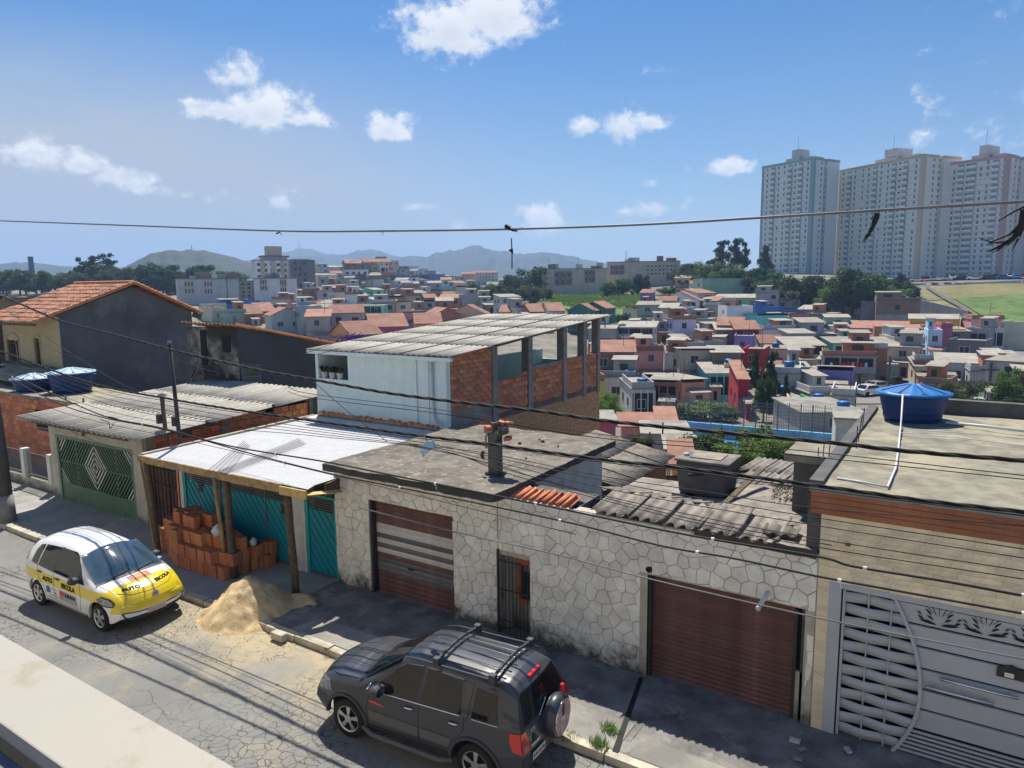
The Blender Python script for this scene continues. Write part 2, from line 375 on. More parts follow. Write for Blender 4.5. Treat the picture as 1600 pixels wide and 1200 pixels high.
def grid_wall(mb, xs, zs, holes, y0, y1):
    """wall in the xz plane between y0 and y1 with rectangular holes (x0,x1,z0,z1)"""
    X = sorted(set([xs[0], xs[1]]+[h[0] for h in holes]+[h[1] for h in holes])); X = [x for x in X if xs[0] <= x <= xs[1]]
    Z = sorted(set([zs[0], zs[1]]+[h[2] for h in holes]+[h[3] for h in holes])); Z = [z for z in Z if zs[0] <= z <= zs[1]]
    for i in range(len(X)-1):
        for j in range(len(Z)-1):
            cx = (X[i]+X[i+1])/2; cz = (Z[j]+Z[j+1])/2
            if any(h[0] < cx < h[1] and h[2] < cz < h[3] for h in holes): continue
            mb.box(X[i], X[i+1], y0, y1, Z[j], Z[j+1])
def clip_half(poly, n, c): # keep points with p.n <= c
    out = []
    for i in range(len(poly)):
        a = poly[i]; b = poly[(i+1) % len(poly)]; da = a[0]*n[0]+a[1]*n[1]-c; db = b[0]*n[0]+b[1]*n[1]-c
        if da <= 0: out.append(a)
        if (da < 0 < db) or (db < 0 < da):
            t = da/(da-db); out.append((a[0]+(b[0]-a[0])*t, a[1]+(b[1]-a[1])*t))
    return out
def clip_rect(poly, x0, x1, y0, y1):
    for n, c in (((1, 0), x1), ((-1, 0), -x0), ((0, 1), y1), ((0, -1), -y0)):
        poly = clip_half(poly, n, c)
        if len(poly) < 3: return []
    return poly
def area(p): return abs(sum(p[i][0]*p[(i+1) % len(p)][1]-p[(i+1) % len(p)][0]*p[i][1] for i in range(len(p))))/2
def inset(poly, d):
    a = sum(poly[i][0]*poly[(i+1) % len(poly)][1]-poly[(i+1) % len(poly)][0]*poly[i][1] for i in range(len(poly)))
    if a < 0: poly = poly[::-1]
    out = poly
    for i in range(len(poly)):
        p, q = poly[i], poly[(i+1) % len(poly)]; l = hypot(q[0]-p[0], q[1]-p[1])
        if l < 1e-6: continue
        n = ((q[1]-p[1])/l, -(q[0]-p[0])/l); out = clip_half(out, n, n[0]*p[0]+n[1]*p[1]-d)
        if len(out) < 3: return []
    return out
def crazy_paving(parent, x0, x1, z0, z1, y, holes, cell=.23, seed=1, mat='stone_cream', bounds=None):
    rnd = random.Random(seed); pts = []
    nx = int((x1-x0)/cell)+3; nz = int((z1-z0)/(cell*.95))+3
    for i in range(-1, nx):
        for j in range(-1, nz):
            pts.append((x0+(i+.5*(j % 2)+rnd.uniform(-.34, .34))*cell, z0+(j+rnd.uniform(-.34, .34))*cell*.95))
    for k, p in enumerate(pts):
        if not (x0-.1 < p[0] < x1+.1 and z0-.1 < p[1] < z1+.1): continue
        poly = [(x0, z0), (x1, z0), (x1, z1), (x0, z1)]
        for q in pts:
            if q is p: continue
            dx, dz = q[0]-p[0], q[1]-p[1]
            if dx*dx+dz*dz > (cell*2.8)**2: continue
            poly = clip_half(poly, (dx, dz), (q[0]**2-p[0]**2+q[1]**2-p[1]**2)/2)
            if len(poly) < 3: break
        if len(poly) < 3: continue
        for h in holes:
            if area(clip_rect(poly, *h) or [(0, 0)]*3) < 1e-5: continue
            best = []
            for n, c in (((1, 0), h[0]), ((-1, 0), -h[1]), ((0, 1), h[2]), ((0, -1), -h[3])):
                t = clip_half(poly, n, c)
                if len(t) >= 3 and area(t) > area(best or [(0, 0)]*3): best = t
            poly = best
            if len(poly) < 3: break
        if len(poly) < 3: continue
        a = inset(poly, rnd.uniform(.003, .006))
        if len(a) < 3 or area(a) < .0015: continue
        b = inset(a, .010)
        th = rnd.uniform(.014, .028)
        mb = MB()
        if len(b) == len(a) and area(b) > .001:
            n = len(a); vs = [(u, y, w) for u, w in a]+[(u, y-th*.6, w) for u, w in a]
            # align inset ring with its outer ring
            s = min(range(n), key=lambda s: sum(hypot(b[(i+s) % n][0]-a[i][0], b[(i+s) % n][1]-a[i][1]) for i in range(n)))
            # orientation may have flipped
            ba = b
            vs += [(ba[(i+s) % n][0], y-th, ba[(i+s) % n][1]) for i in range(n)]
            a0 = sum(a[i][0]*a[(i+1) % n][1]-a[(i+1) % n][0]*a[i][1] for i in range(n))
            fs = [(i, (i+1) % n, n+(i+1) % n, n+i) for i in range(n)]+[(n+i, n+(i+1) % n, 2*n+(i+1) % n, 2*n+i) for i in range(n)]+[tuple(2*n+i for i in range(n))]
            mb.add(vs, fs)
        else:
            mb.prism([(u, y, w) for u, w in a], (0, -th, 0))
        mb.build('stone', mat, parent)
def brick_wall(parent, O, U, W, H, bl, bh, N, mat='brick_clay', holes=(), limit=300, jt=.014, proud=.012, seed=3, mat_fn=None, backing='mortar', top_fn=None):
    """bricks on a vertical plane: O origin, U horizontal unit vector, N outward normal"""
    rnd = random.Random(seed); O = np.array(O, float); U = np.array(U, float); N = np.array(N, float); Z = np.array((0, 0, 1.))
    cells = []; rows = int(round(H/bh))
    for j in range(rows):
        z0 = j*bh; off = -(j % 2)*bl/2; i = 0
        while off+i*bl < W:
            a = max(0, off+i*bl); b = min(W, off+(i+1)*bl); i += 1
            if b-a < .05: continue
            zt = min(H, z0+bh)
            if top_fn and z0+bh*.9 > top_fn((a+b)/2): continue
            if any(h[0] < (a+b)/2 < h[1] and h[2] < (z0+zt)/2 < h[3] for h in holes): continue
            cells.append((a, b, z0, zt))
    cells.sort(key=lambda c: np.linalg.norm(O+U*c[0]+Z*c[2]-CP))
    meshes = {}; rest = MB()
    for k, (a, b, z0, z1) in enumerate(cells):
        p = rnd.uniform(.3, 1)*proud; L_ = b-a-jt; h = z1-z0-jt
        c = O+U*(a+jt/2)+Z*(z0+jt/2)
        def hex8(c, pr):
            d = .012*0+.006
            f = [c, c+U*L_, c+U*L_+Z*h, c+Z*h]
            g = [c+U*d+Z*d+N*pr, c+U*(L_-d)+Z*d+N*pr, c+U*(L_-d)+Z*(h-d)+N*pr, c+U*d+Z*(h-d)+N*pr]
            return f, g
        mm = mat_fn(a, z0) if mat_fn else mat
        if k < limit:
            key = (round(L_, 2), round(h, 2), mm)
            if key not in meshes:
                f, g = hex8(np.zeros(3), proud)
                meshes[key] = MB().add(f+g, [(4, 5, 6, 7), (0, 1, 5, 4), (1, 2, 6, 5), (2, 3, 7, 6), (3, 0, 4, 7)]).mesh('brick', mm)
            mt = Matrix.Translation(Vector(c-N*(proud-p))) @ Matrix.Rotation(rnd.uniform(-.006, .006), 4, Vector(N))
            link(meshes[key], 'brick', parent, mt)
        else:
            f, g = hex8(c, p); rest.add(f+g, [(4, 5, 6, 7), (0, 1, 5, 4), (1, 2, 6, 5), (2, 3, 7, 6), (3, 0, 4, 7)])
    if rest.v: rest.build('brickwork', mat, parent, kind='stuff')
def corr_mesh(w, l, pitch=.17, amp=.025, th=.008, name='roof_sheet', mat='fibre_grey', nl=2, ragged=0, seed=1):
    """corrugated sheet: x across the waves 0..w, y along 0..l"""
    rnd = random.Random(seed); n = max(4, int(w/pitch*6)); vs = []; fs = []
    for j in range(nl+1):
        for i in range(n+1):
            x = w*i/n; y = l*j/nl
            if ragged and j in (0, nl): y += rnd.uniform(-ragged, ragged)
            vs.append((x, y, amp*cos(2*pi*x/pitch)))
    k = len(vs); vs += [(x, y, z-th) for x, y, z in vs]; r = n+1
    for j in range(nl):
        for i in range(n):
            a = j*r+i; fs.append((a, a+1, a+r+1, a+r)); fs.append((k+a, k+a+r, k+a+r+1, k+a+1))
    for i in range(n):
        fs.append((i, k+i, k+i+1, i+1)); a = nl*r+i; fs.append((a, a+1, k+a+1, k+a))
    for j in range(nl):
        a = j*r; fs.append((a, a+r, k+a+r, k+a)); a = j*r+n; fs.append((a, k+a, k+a+r, a+r))
    return MB().add(vs, fs).mesh(name, mat, True)
def frame_matrix(o, u, v):
    u = Vector(u).normalized(); v = Vector(v); v = (v-u*v.dot(u)).normalized(); w = u.cross(v)
    return Matrix(((u.x, v.x, w.x, o[0]), (u.y, v.y, w.y, o[1]), (u.z, v.z, w.z, o[2]), (0, 0, 0, 1)))
def corr_roof(parent, A, B, Cc, D, nw, nl, pitch=.177, amp=.025, mat='fibre_grey', lap=.10, seed=0, skip=()):
    """A,B: eave ends (waves run from the AB eave to the DC top), C above B, D above A"""
    A, B, Cc, D = [np.array(p, float) for p in (A, B, Cc, D)]; rnd = random.Random(seed)
    u = B-A; W = np.linalg.norm(u); v = D-A; L_ = np.linalg.norm(v); w = W/nw; l = L_/nl
    me = corr_mesh(w+lap*.8, l+lap, pitch, amp, mat=mat)
    nrm = np.cross(u, v); nrm /= np.linalg.norm(nrm)
    for j in range(nl):
        for i in range(nw):
            if (i, j) in skip: continue
            o = A+u*(i/nw)+v*(j/nl)+nrm*(.012*j+.008*(i % 2)+rnd.uniform(0, .006))
            if j > 0: o = o-v/L_*lap
            mt = frame_matrix(o, u, v+nrm*rnd.uniform(-.02, .02))
            link(me, 'roof_sheet', parent, mt)
# ---------------------------------------------------------------- terrain
COLS = [(-700, [(30, 560), (120, 520), (250, 490), (420, 470), (900, 470)]),
        (0, [(30, 600), (60, 560), (140, 520), (260, 482), (430, 450), (600, 436), (1500, 432)]),
        (200, [(30, 640), (60, 590), (130, 530), (220, 500), (300, 474), (430, 448), (600, 438), (1500, 434)]),
        (300, [(30, 660), (60, 600), (120, 540), (190, 505), (270, 478), (320, 466), (420, 445), (600, 440), (1500, 436)]),
        (400, [(30, 690), (60, 620), (110, 555), (170, 515), (240, 485), (320, 468), (400, 448), (600, 438), (1500, 436)]),
        (500, [(30, 720), (60, 635), (110, 560), (170, 520), (240, 488), (320, 462), (400, 435), (450, 418), (600, 430), (1500, 436)]),
        (600, [(30, 730), (60, 650), (110, 565), (170, 522), (240, 490), (320, 462), (400, 428), (440, 414), (600, 430), (1500, 435)]),
        (700, [(30, 740), (60, 660), (100, 580), (150, 535), (210, 500), (280, 472), (350, 455), (600, 440), (1500, 434)]),
        (850, [(30, 760), (60, 680), (90, 610), (120, 560), (160, 515), (200, 488), (250, 468), (300, 458), (400, 445), (1500, 436)]),
        (950, [(30, 770), (50, 710), (65, 685), (90, 640), (110, 600), (130, 560), (165, 515), (200, 490), (240, 470), (290, 458), (350, 440), (600, 436), (1500, 436)]),
        (1050, [(30, 780), (48, 720), (62, 690), (80, 655), (100, 620), (125, 580), (160, 535), (195, 500), (230, 478), (280, 455), (330, 434), (600, 436), (1500, 436)]),
        (1150, [(30, 790), (48, 725), (62, 690), (80, 660), (100, 625), (130, 580), (165, 535), (200, 500), (235, 470), (280, 440), (330, 426), (600, 430), (1500, 436)]),
        (1300, [(30, 800), (48, 720), (62, 692), (80, 665), (105, 620), (135, 580), (170, 540), (205, 500), (225, 482), (265, 450), (300, 430), (340, 428), (600, 428), (1500, 434)]),
        (1400, [(30, 800), (48, 720), (65, 690), (85, 650), (110, 612), (140, 575), (170, 540), (200, 508), (220, 486), (250, 456), (262, 443), (300, 438), (360, 434), (1500, 434)]),
        (1500, [(30, 800), (50, 715), (70, 680), (90, 640), (115, 605), (145, 565), (180, 525), (205, 496), (240, 458), (258, 441), (300, 437), (360, 433), (1500, 433)]),
        (1620, [(30, 800), (50, 710), (75, 670), (95, 635), (120, 600), (150, 560), (180, 525), (205, 494), (240, 454), (258, 439), (300, 436), (360, 432), (1500, 432)]),
        (2300, [(30, 800), (60, 700), (110, 620), (170, 560), (220, 520), (300, 480), (400, 460), (1500, 450)])]
def az_of(px, py=447):
    d = ray(px, py); return atan2(d[0], d[1])
RS = np.concatenate([np.arange(12, 30, 2.), np.arange(30, 400, 5.), np.arange(400, 1600, 50.)])
CAZ = []; CZ = []
for px, prof in COLS:
    rr = [22]; zz = [-.3]
    for r, y in prof:
        d = ray(px, y); h = hypot(d[0], d[1]); rr.append(r); zz.append(CH+r*d[2]/h)
    CAZ.append(az_of(px)); CZ.append(np.interp(RS, rr, zz))
CAZ = np.array(CAZ); CZ = np.array(CZ)
def terr(x, y):
    a = atan2(x, y); r = hypot(x, y)
    back = abs(a) > 1.6
    a = min(max(a, CAZ[0]), CAZ[-1]-1e-6)
    i = min(max(int(np.searchsorted(CAZ, a))-1, 0), len(CAZ)-2); t = (a-CAZ[i])/(CAZ[i+1]-CAZ[i])
    z = (1-t)*np.interp(r, RS, CZ[i])+t*np.interp(r, RS, CZ[i+1])
    if y < 20: z = z*max(0, min(1, (y-12)/8))+(-.3)*(1-max(0, min(1, (y-12)/8)))
    return float(z)
def drop(px, py, r0=24, r1=1400):
    d = ray(px, py); h = hypot(d[0], d[1]); r = r0; prev = None
    while r < r1:
        x, y, z = d[0]/h*r, d[1]/h*r, CH+d[2]/h*r
        t = terr(x, y)
        if z <= t: return np.array([x, y, t]), r
        r *= 1.006
    return np.array([d[0]/h*400, d[1]/h*400, terr(d[0]/h*400, d[1]/h*400)]), 400.
def at_r(px, py, r):
    d = ray(px, py); h = hypot(d[0], d[1]); return CP+d*(r/h)

def build_ground():
    AZ = np.concatenate([np.linspace(-pi, CAZ[0], 14)[:-1], np.linspace(CAZ[0], CAZ[-1], 150), np.linspace(CAZ[-1], pi, 14)[1:]])
    RR = np.concatenate([[3, 9], RS[RS > 12], [1800, 2400, 3200, 4200]])
    vs = [(0, 0, -.3)]; fs = []
    for r in RR:
        for a in AZ:
            x, y = r*sin(a), r*cos(a); z = terr(x, y)
            if r > 1500: z = -20
            vs.append((x, y, z))
    n = len(AZ)
    for k in range(n-1): fs.append((0, 1+k+1, 1+k))
    for j in range(len(RR)-1):
        for k in range(n-1):
            a = 1+j*n+k; fs.append((a, a+1, a+n+1, a+n))
    MB().add(vs, fs).build('ground', 'soil', smooth=True, kind='structure')
    # street: road, kerb, pavement
    mb = MB(); X = np.linspace(-90, 60, 76); Y = np.linspace(-6, 8.12, 15); vs = []; fs = []
    for y in Y:
        for x in X: vs.append((x, y, 0.0))
    for j in range(len(Y)-1):
        for i in range(len(X)-1):
            a = j*len(X)+i; fs.append((a, a+1, a+len(X)+1, a+len(X)))
    MB().add(vs, fs).build('road', 'asphalt', kind='structure')
    rnd = random.Random(4)
    kb = thing('kerb', (-8, 8.2, 0)); tag(kb, kind='structure')
    mesh = {}
    x = -60.
    while x < 30:
        l = rnd.choice([.8, .9, 1.0])
        if l not in mesh:
            mesh[l] = MB().box(.012, l-.012, 0, .15, -.1, .13).mesh('kerb_stone', 'kerb_stone')
        if not (-3.75 < x < -3.35):
            link(mesh[l], 'kerb_stone', kb, Matrix.Translation((x, 8.125+rnd.uniform(-.012, .012), rnd.uniform(-.02, 0))) @ Matrix.Rotation(rnd.uniform(-.012, .012), 4, 'Z'))
        x += l
    pv = thing('pavement', (-8, 9, .1)); tag(pv, kind='structure')
    segs = [(-90, -23.9, 'pavement'), (-23.9, -17.3, 'pavement_new'), (-17.3, -11.3, 'pavement_new'), (-11.3, -3.60, 'pavement_dark'), (-3.60, 60, 'pavement_dark')]
    for a, b, m in segs:
        mb = MB(); n = max(2, int((b-a)/.5)); vs = []; fs = []
        for j in range(6):
            for i in range(n+1):
                x = a+(b-a)*i/n; y = 8.285+(10.55-8.285)*j/5
                vs.append((x, y, .10+rnd.uniform(-.006, .006)+(.02 if x < -24 and j > 3 else 0)))
        for j in range(5):
            for i in range(n): q = j*(n+1)+i; fs.append((q, q+1, q+n+2, q+n+1))
        mb.add(vs, fs); mb.box(a, b, 8.285, 8.30, -.1, .09); mb.build('slab', m, pv)
    # lighter strip along the kerb, its sunlit band put into the pavement colour
    MB().add([(-3.5, 8.29, .112), (30, 8.29, .112), (30, 8.62, .112), (-3.5, 8.75, .112)], [(0, 1, 2, 3)]).build('lit_edge_strip', 'pavement', pv)
    MB().add([(-10.4, 8.29, .112), (-3.7, 8.29, .112), (-3.7, 9.0, .112), (-10.2, 8.9, .112)], [(0, 1, 2, 3)]).build('lit_edge_strip', 'pavement', pv)
build_ground()

# hills behind the town
def hill(name, R, depth, sil, mat, seed, base=-25, rough=1.0):
    rnd = np.random.default_rng(seed)
    xs = np.arange(sil[0][0], sil[-1][0]+1, 4); ys = np.interp(xs, [p[0] for p in sil], [p[1] for p in sil])
    nz = np.convolve(rnd.normal(0, 1, len(xs)+8), np.ones(3)/3, 'same')[4:-4]; nj = 16
    vs = []; fs = []
    gn = rnd.normal(0, 1, (nj+1, len(xs)//3+2))
    for j in range(nj+1):
        t = j/nj
        for i, px in enumerate(xs):
            d = ray(px, ys[i]+nz[i]*.18*rough); h = hypot(d[0], d[1]); ztop = CH+R*d[2]/h
            r = R-depth*(1-t) if t < 1 else R
            f = sin(t*pi/2)**.8
            g = np.interp(i/3, range(gn.shape[1]), gn[j])*.035*(1-t)*t*4
            z = base+(ztop-base)*min(1, max(0, f+g))
            vs.append((d[0]/h*r, d[1]/h*r, z))
    for i, px in enumerate(xs):
        v = vs[nj*len(xs)+i]; vs.append((v[0]*1.2, v[1]*1.2, base))
    n = len(xs)
    for j in range(nj+1):
        for i in range(n-1): a = j*n+i; fs.append((a, a+1, a+n+1, a+n))
    MB().add(vs, fs).build(name, mat, smooth=True, kind='structure')
M('hill_wood', (.018, .032, .018), var=.5, scale=.02, bump=0, fine=.12)
M('hill_far', (.02, .034, .03), var=.4, scale=.006, bump=0, fine=.05, col2=(.07, .10, .04), patch=.3, pscale=.0016)
hill('hill', 1150, 330, [(150, 436), (180, 426), (215, 408), (240, 397), (260, 394), (290, 393), (320, 393), (345, 398), (370, 404), (400, 414), (430, 424), (460, 436)], 'hill_wood', 1)
hill('hill', 3400, 1200, [(330, 425), (370, 412), (400, 405), (430, 398), (455, 393), (470, 390), (490, 392), (515, 399), (535, 400), (560, 394), (578, 392), (600, 397), (630, 404), (670, 410), (720, 420)], 'hill_far', 2, base=-60)
hill('hill', 2700, 1100, [(560, 425), (600, 408), (640, 402), (665, 403), (690, 396), (718, 393), (735, 389), (748, 387), (760, 391), (775, 394), (800, 398), (820, 400), (845, 396), (870, 398), (900, 405), (940, 412), (1000, 418), (1100, 424), (1250, 430)], 'hill_far', 3, base=-50)
hill('hill', 2400, 800, [(-250, 412), (-100, 410), (0, 413), (30, 411), (60, 413), (80, 415), (120, 418), (200, 424), (300, 432)], 'hill_wood', 4, base=-50)

M('front_cream', (.84, .77, .64), var=.05, bump=.05); M('front_peach', (.80, .66, .48), var=.05, bump=.05)
# ---------------------------------------------------------------- our own window sill (foreground)
t = thing('window_sill', (-1.5, .65, 5.6), 'pale cream marble sill running across the lower left corner', 'window sill')
a = gz(0, 990, 5.62)[1]; b = gz(0, 1130, 5.62)[1]
MB().box(-6, 4, b, a, 5.585, 5.62).build('marble_slab', 'marble', t, bevel=.004)
MB().box(-6, 4, b+.03, a-.02, 3.2, 5.584).build('parapet', 'front_cream', t)
t = thing('window_frame', (-1.5, .5, 5.55), 'dark metal rail with grey edge inside the marble sill, bottom left corner', 'window frame')
MB().box(-6, 4, b-.05, b-.004, 5.50, 5.56).build('rail', 'frame_grey', t)
MB().box(-6, 4, b-.075, b-.055, 5.46, 5.54).build('track', 'frame_dark', t)
MB().box(-6, 4, b-.105, b-.08, 5.46, 5.55).build('track', 'frame_grey', t)
MB().box(-6, 4, b-.3, b-.11, 5.38, 5.50).build('inner_ledge', 'frame_dark', t)

# our own side of the street: sunlit fronts that face the photographed row
def near_front(x0, x1, h, mat, label, floors=2):
    t = thing('street_house', ((x0+x1)/2, .4, 0), label, 'house')
    n = max(2, int((x1-x0)/2.6)); H_ = []
    for f in range(floors):
        for i in range(n):
            c = x0+(x1-x0)*(i+.5)/n; z = f*h/floors
            H_.append((c-.45, c+.45, z+(.0 if f == 0 and i % 3 == 1 else .95), z+2.1))
    mb = MB(); grid_wall(mb, (x0, x1), (-.3, h), H_, .2, .45); mb.build('wall', mat, t)
    for (a_, b_, c_, d_) in H_: MB().box(a_, b_, .33, .38, c_, d_).build('door' if c_ < .5 else 'window', 'shutter_red' if c_ < .5 else 'glass_dark', t)
    MB().box(x0, x1, -7, .2, h-.15, h).build('roof', 'slab_light', t); MB().box(x0, x0+.2, -7, .2, -.3, h-.15).box(x1-.2, x1, -7, .2, -.3, h-.15).build('side_wall', mat, t)
M('front_cream', (.84, .77, .64), var=.05, bump=.05); M('front_peach', (.80, .66, .48), var=.05, bump=.05)
near_front(-6.1, 4.2, 3.2, 'front_cream', 'cream front of the house the photograph is taken from, below the marble sill', 1)
near_front(-15.5, -6.15, 7.2, 'front_peach', 'peach coloured house on the near side of the street, left neighbour')
near_front(-25.5, -15.55, 6.8, 'front_cream', 'cream house on the near side of the street, second to the left')
near_front(-38, -25.55, 7.4, 'front_cream', 'tall cream house on the near side, farthest to the left')
near_front(4.25, 14, 7.0, 'front_peach', 'peach coloured house on the near side of the street, right neighbour')

# ---------------------------------------------------------------- house with the dark flat slab (stone faced, striped shutter)
FY = 10.3
def shutter(parent, x0, x1, z0, z1, y, n, matfn, bowl=.0):
    h = (z1-z0)/n
    prof = [(0, 0), (.3*h, -.012), (.62*h, -.020), (.92*h, -.006), (h, 0)]
    ms = {}
    for i in range(n):
        m = matfn(i/n)
        if m not in ms:
            mb = MB(); vs = []
            for z, d in prof: vs += [(x0, d, z), (x1, d, z)]
            mb.add(vs, [(2*k, 2*k+1, 2*k+3, 2*k+2) for k in range(len(prof)-1)]); ms[m] = mb.mesh('slat', m)
        link(ms[m], 'slat', parent, Matrix.Translation((0, y, z0+i*h)))
t = thing('garage_house', (-9, 10.5, 0), 'stone faced garage under a dark flat concrete slab, with a red and white striped shutter', 'house')
G1 = (-10.22, -8.02, 0.05, 2.14)
mb = MB(); grid_wall(mb, (-11.22, -6.98), (-.2, 2.78), [(G1[0], G1[1], 0.0, G1[3])], FY, FY+.2); mb.build('wall', 'joint_cream', t)
MB().box(-11.22, -11.02, FY+.2, 14.2, -.2, 2.72).build('wall', 'concrete_dark', t)
MB().box(-7.10, -6.93, FY+.2, 14.6, -3, 2.72).build('wall', 'plaster_pale', t)
crazy_paving(t, -11.22, -6.98, 0.02, 2.76, FY, [(G1[0], G1[1], -1, G1[3])], .222, seed=11)
shutter(t, G1[0], G1[1], .02, G1[3], FY+.16, 20, lambda f: 'shutter_red' if (f < .22 or f > .72 or .36 < f < .42) else ('shutter_white' if (.63 < f < .72 or .52 < f < .58 or .44 < f < .5) else 'shutter_grey'))
MB().box(G1[0], G1[0]+.06, FY+.02, FY+.14, 0, G1[3]).box(G1[1]-.03, G1[1], FY+.02, FY+.14, 0, G1[3]).build('shutter_rail', 'iron_dark', t)
MB().box(-9.3, -9.18, FY+.12, FY+.15, .75, .79).build('handle', 'iron_dark', t)
# slab roof, a gently uneven sheet with a thick edge
def uneven_slab(name, x0, x1, y0, y1, zt, th, parent, mtop, medge, nx=28, ny=24, amp=.018, seed=1, skew=0.0):
    r = random.Random(seed); vs = []; fs = []
    for j in range(ny+1):
        for i in range(nx+1):
            e = .03 if i in (0, nx) or j in (0, ny) else 0
            vs.append((x0+(x1-x0)*i/nx+skew*j/ny+r.uniform(-e, e)*.5, y0+(y1-y0)*j/ny+r.uniform(-e, e)*.5, zt+amp*sin(i*.7+j*.4)*.5+r.uniform(-.4, .4)*amp))
    n = nx+1
    for j in range(ny):
        for i in range(nx): a = j*n+i; fs.append((a, a+1, a+n+1, a+n))
    MB().add(vs, fs).build(name, mtop, parent)
    ring = [i for i in range(n)]+[j*n+nx for j in range(1, ny+1)]+[ny*n+i for i in range(nx-1, -1, -1)]+[j*n for j in range(ny-1, 0, -1)]
    ev = [vs[k] for k in ring]; m = len(ev); lo = [(x, y, zt-th+r.uniform(-.01, .01)) for x, y, z in ev]
    MB().add(ev+lo, [(i, m+i, m+(i+1) % m, (i+1) % m) for i in range(m)]+[tuple(m+i for i in range(m-1, -1, -1))]).build('slab_edge', medge, parent)
uneven_slab('slab_roof', -11.02, -6.72, 9.8, 14.9, 2.9, .14, t, 'slab_dark', 'slab_edge', seed=5)
# post stub with bricks on the slab
t2 = thing('concrete_post', (-7.5, 10.95, 2.9), 'short dark concrete post on the slab roof, loaded with broken bricks and wires', 'post')
MB().box(-7.58, -7.36, 10.87, 11.07, 2.88, 3.72).build('shaft', 'concrete_dark', t2, bevel=.015)
MB().prism([(-7.62, 10.83, 2.9), (-7.32, 10.83, 2.9), (-7.26, 10.9, 2.9), (-7.3, 11.1, 2.9), (-7.6, 11.1, 2.9)], (0, 0, .05)).build('base', 'slab_edge', t2)
MB().tube([(-7.60, 10.86, 3.42), (-7.61, 10.85, 3.62), (-7.57, 10.86, 3.74), (-7.45, 10.88, 3.77)], .022, 8).build('conduit', 'concrete', t2, smooth=True)
r = random.Random(3)
for k in range(15):
    m = ['block_new', 'concrete_dark', 'brick_clay', 'concrete_dark'][k % 4]
    o = MB().box(-.10, .10, -.06, .06, -.035, .035).build('loose_brick', m, t2, bevel=.008)
    lay = k//5
    o.matrix_basis = Matrix.Translation((-7.48+r.uniform(-.26, .30), 11.0+r.uniform(-.1, .14), 3.74+lay*.075-(.26 if k % 5 == 0 else 0))) @ Matrix.Rotation(r.uniform(0, 3), 4, 'Z') @ Matrix.Rotation(r.uniform(-.4, .4), 4, 'X')
mb = MB()
for k in range(60):
    a = r.uniform(0, 6.28); p = np.array((-7.33+r.uniform(-.08, .08), 10.9+r.uniform(-.08, .08), 3.72)); q = p+np.array((cos(a)*.09, sin(a)*.09, r.uniform(.02, .14))); s = np.array((-sin(a), cos(a), 0))*.012
    mb.add([p-s, p+s, q], [(0, 1, 2)])
mb.build('weed', 'leaf_light', t2)
# black wire reel on its flank
mb = MB()
for k in range(7): mb.tube([(-7.62-.012*k, 10.84, 3.36), (-7.63-.012*k, 10.80, 3.28), (-7.62-.012*k, 10.84, 3.20)], .006, 5)
mb.build('insulator', 'iron_dark', t2)
for k, (px, py) in enumerate([(803, 700), (812, 693), (825, 702), (843, 687), (848, 690), (872, 697), (822, 716), (780, 702)]):
    p = gz(px, py, 2.92); s = r.uniform(.025, .06)
    tag(MB().lathe([(0.001, s*.8), (s*.7, s*.6), (s, 0), (s*.8, -s*.5), (.001, -s*.5)], p, 7).build('rubble_piece', 'slab_edge'), ['third', 'fourth', 'fifth', 'sixth', 'seventh', 'eighth', 'second', 'first'][k]+' from left dark rubble chunk around the post on the dark slab roof', 'rubble', 'rubble chunks on the slab roof')

# red tiles on top of the wall, right of the slab
t = thing('tile_coping', (-6.3, 10.6, 2.75), 'row of weathered red roof tiles capping the stone wall', 'roof tiles')
me = corr_mesh(.19, .5, .19, .035, .014, name='tile', mat='clay_tile')
for i in range(9):
    link(me, 'tile', t, Matrix.Translation((-6.72+.135*i, 10.30, 2.735+.012*(i % 2))) @ Matrix.Rotation(.12+.02*(i % 3), 4, 'X') @ Matrix.Rotation(.03*(i % 3-1), 4, 'Z'))
MB().box(-6.85, -5.4, 10.35, 11.3, 2.3, 2.72).build('bed', 'concrete_dark', t)

# ---------------------------------------------------------------- stone wall house with the big red shutter
t = thing('shutter_house', (-4, 10.5, 0), 'long low stone faced house with a large rusty red roller shutter', 'house')
D2 = (-4.06, -1.80, -.2, 1.86)
NW = (-6.78, -6.33, .62, 1.42)
mb = MB(); grid_wall(mb, (-6.976, -1.52), (-.3, 2.72), [(-6.95, -6.30, -.3, 1.62), (D2[0], -1.66, -.3, D2[3])], FY+.002, FY+.2)
mb.build('wall', 'joint_cream', t)
crazy_paving(t, -6.97, -1.53, 0.02, 2.71, FY+.002, [(-6.96, -6.29, -1, 1.70), (D2[0]-.12, -1.63, -1, D2[3]+.02)], 0.232, seed=23)
MB().box(D2[0]-.08, D2[0], FY-.01, FY+.12, -.1, D2[3]).build('jamb', 'render_beige', t)
mb = MB(); mb.box(-1.66, -1.535, FY-.02, FY+.2, -.2, D2[3]).box(-1.80, -1.66, FY+.05, FY+.2, -.2, .86); mb.build('jamb', 'render_beige', t)
MB().box(-1.80, -1.66, FY+.13, FY+.2, .86, D2[3]).build('opening', 'gate_black', t)
shutter(t, D2[0]+.02, D2[1], -.1, D2[3], FY+.15, 25, lambda f: 'shutter_red')
MB().box(D2[0], D2[0]+.05, FY+.04, FY+.13, -.1, D2[3]).box(D2[1]-.02, D2[1]+.03, FY+.04, FY+.14, -.1, D2[3]-.05).build('shutter_rail', 'iron_dark', t)
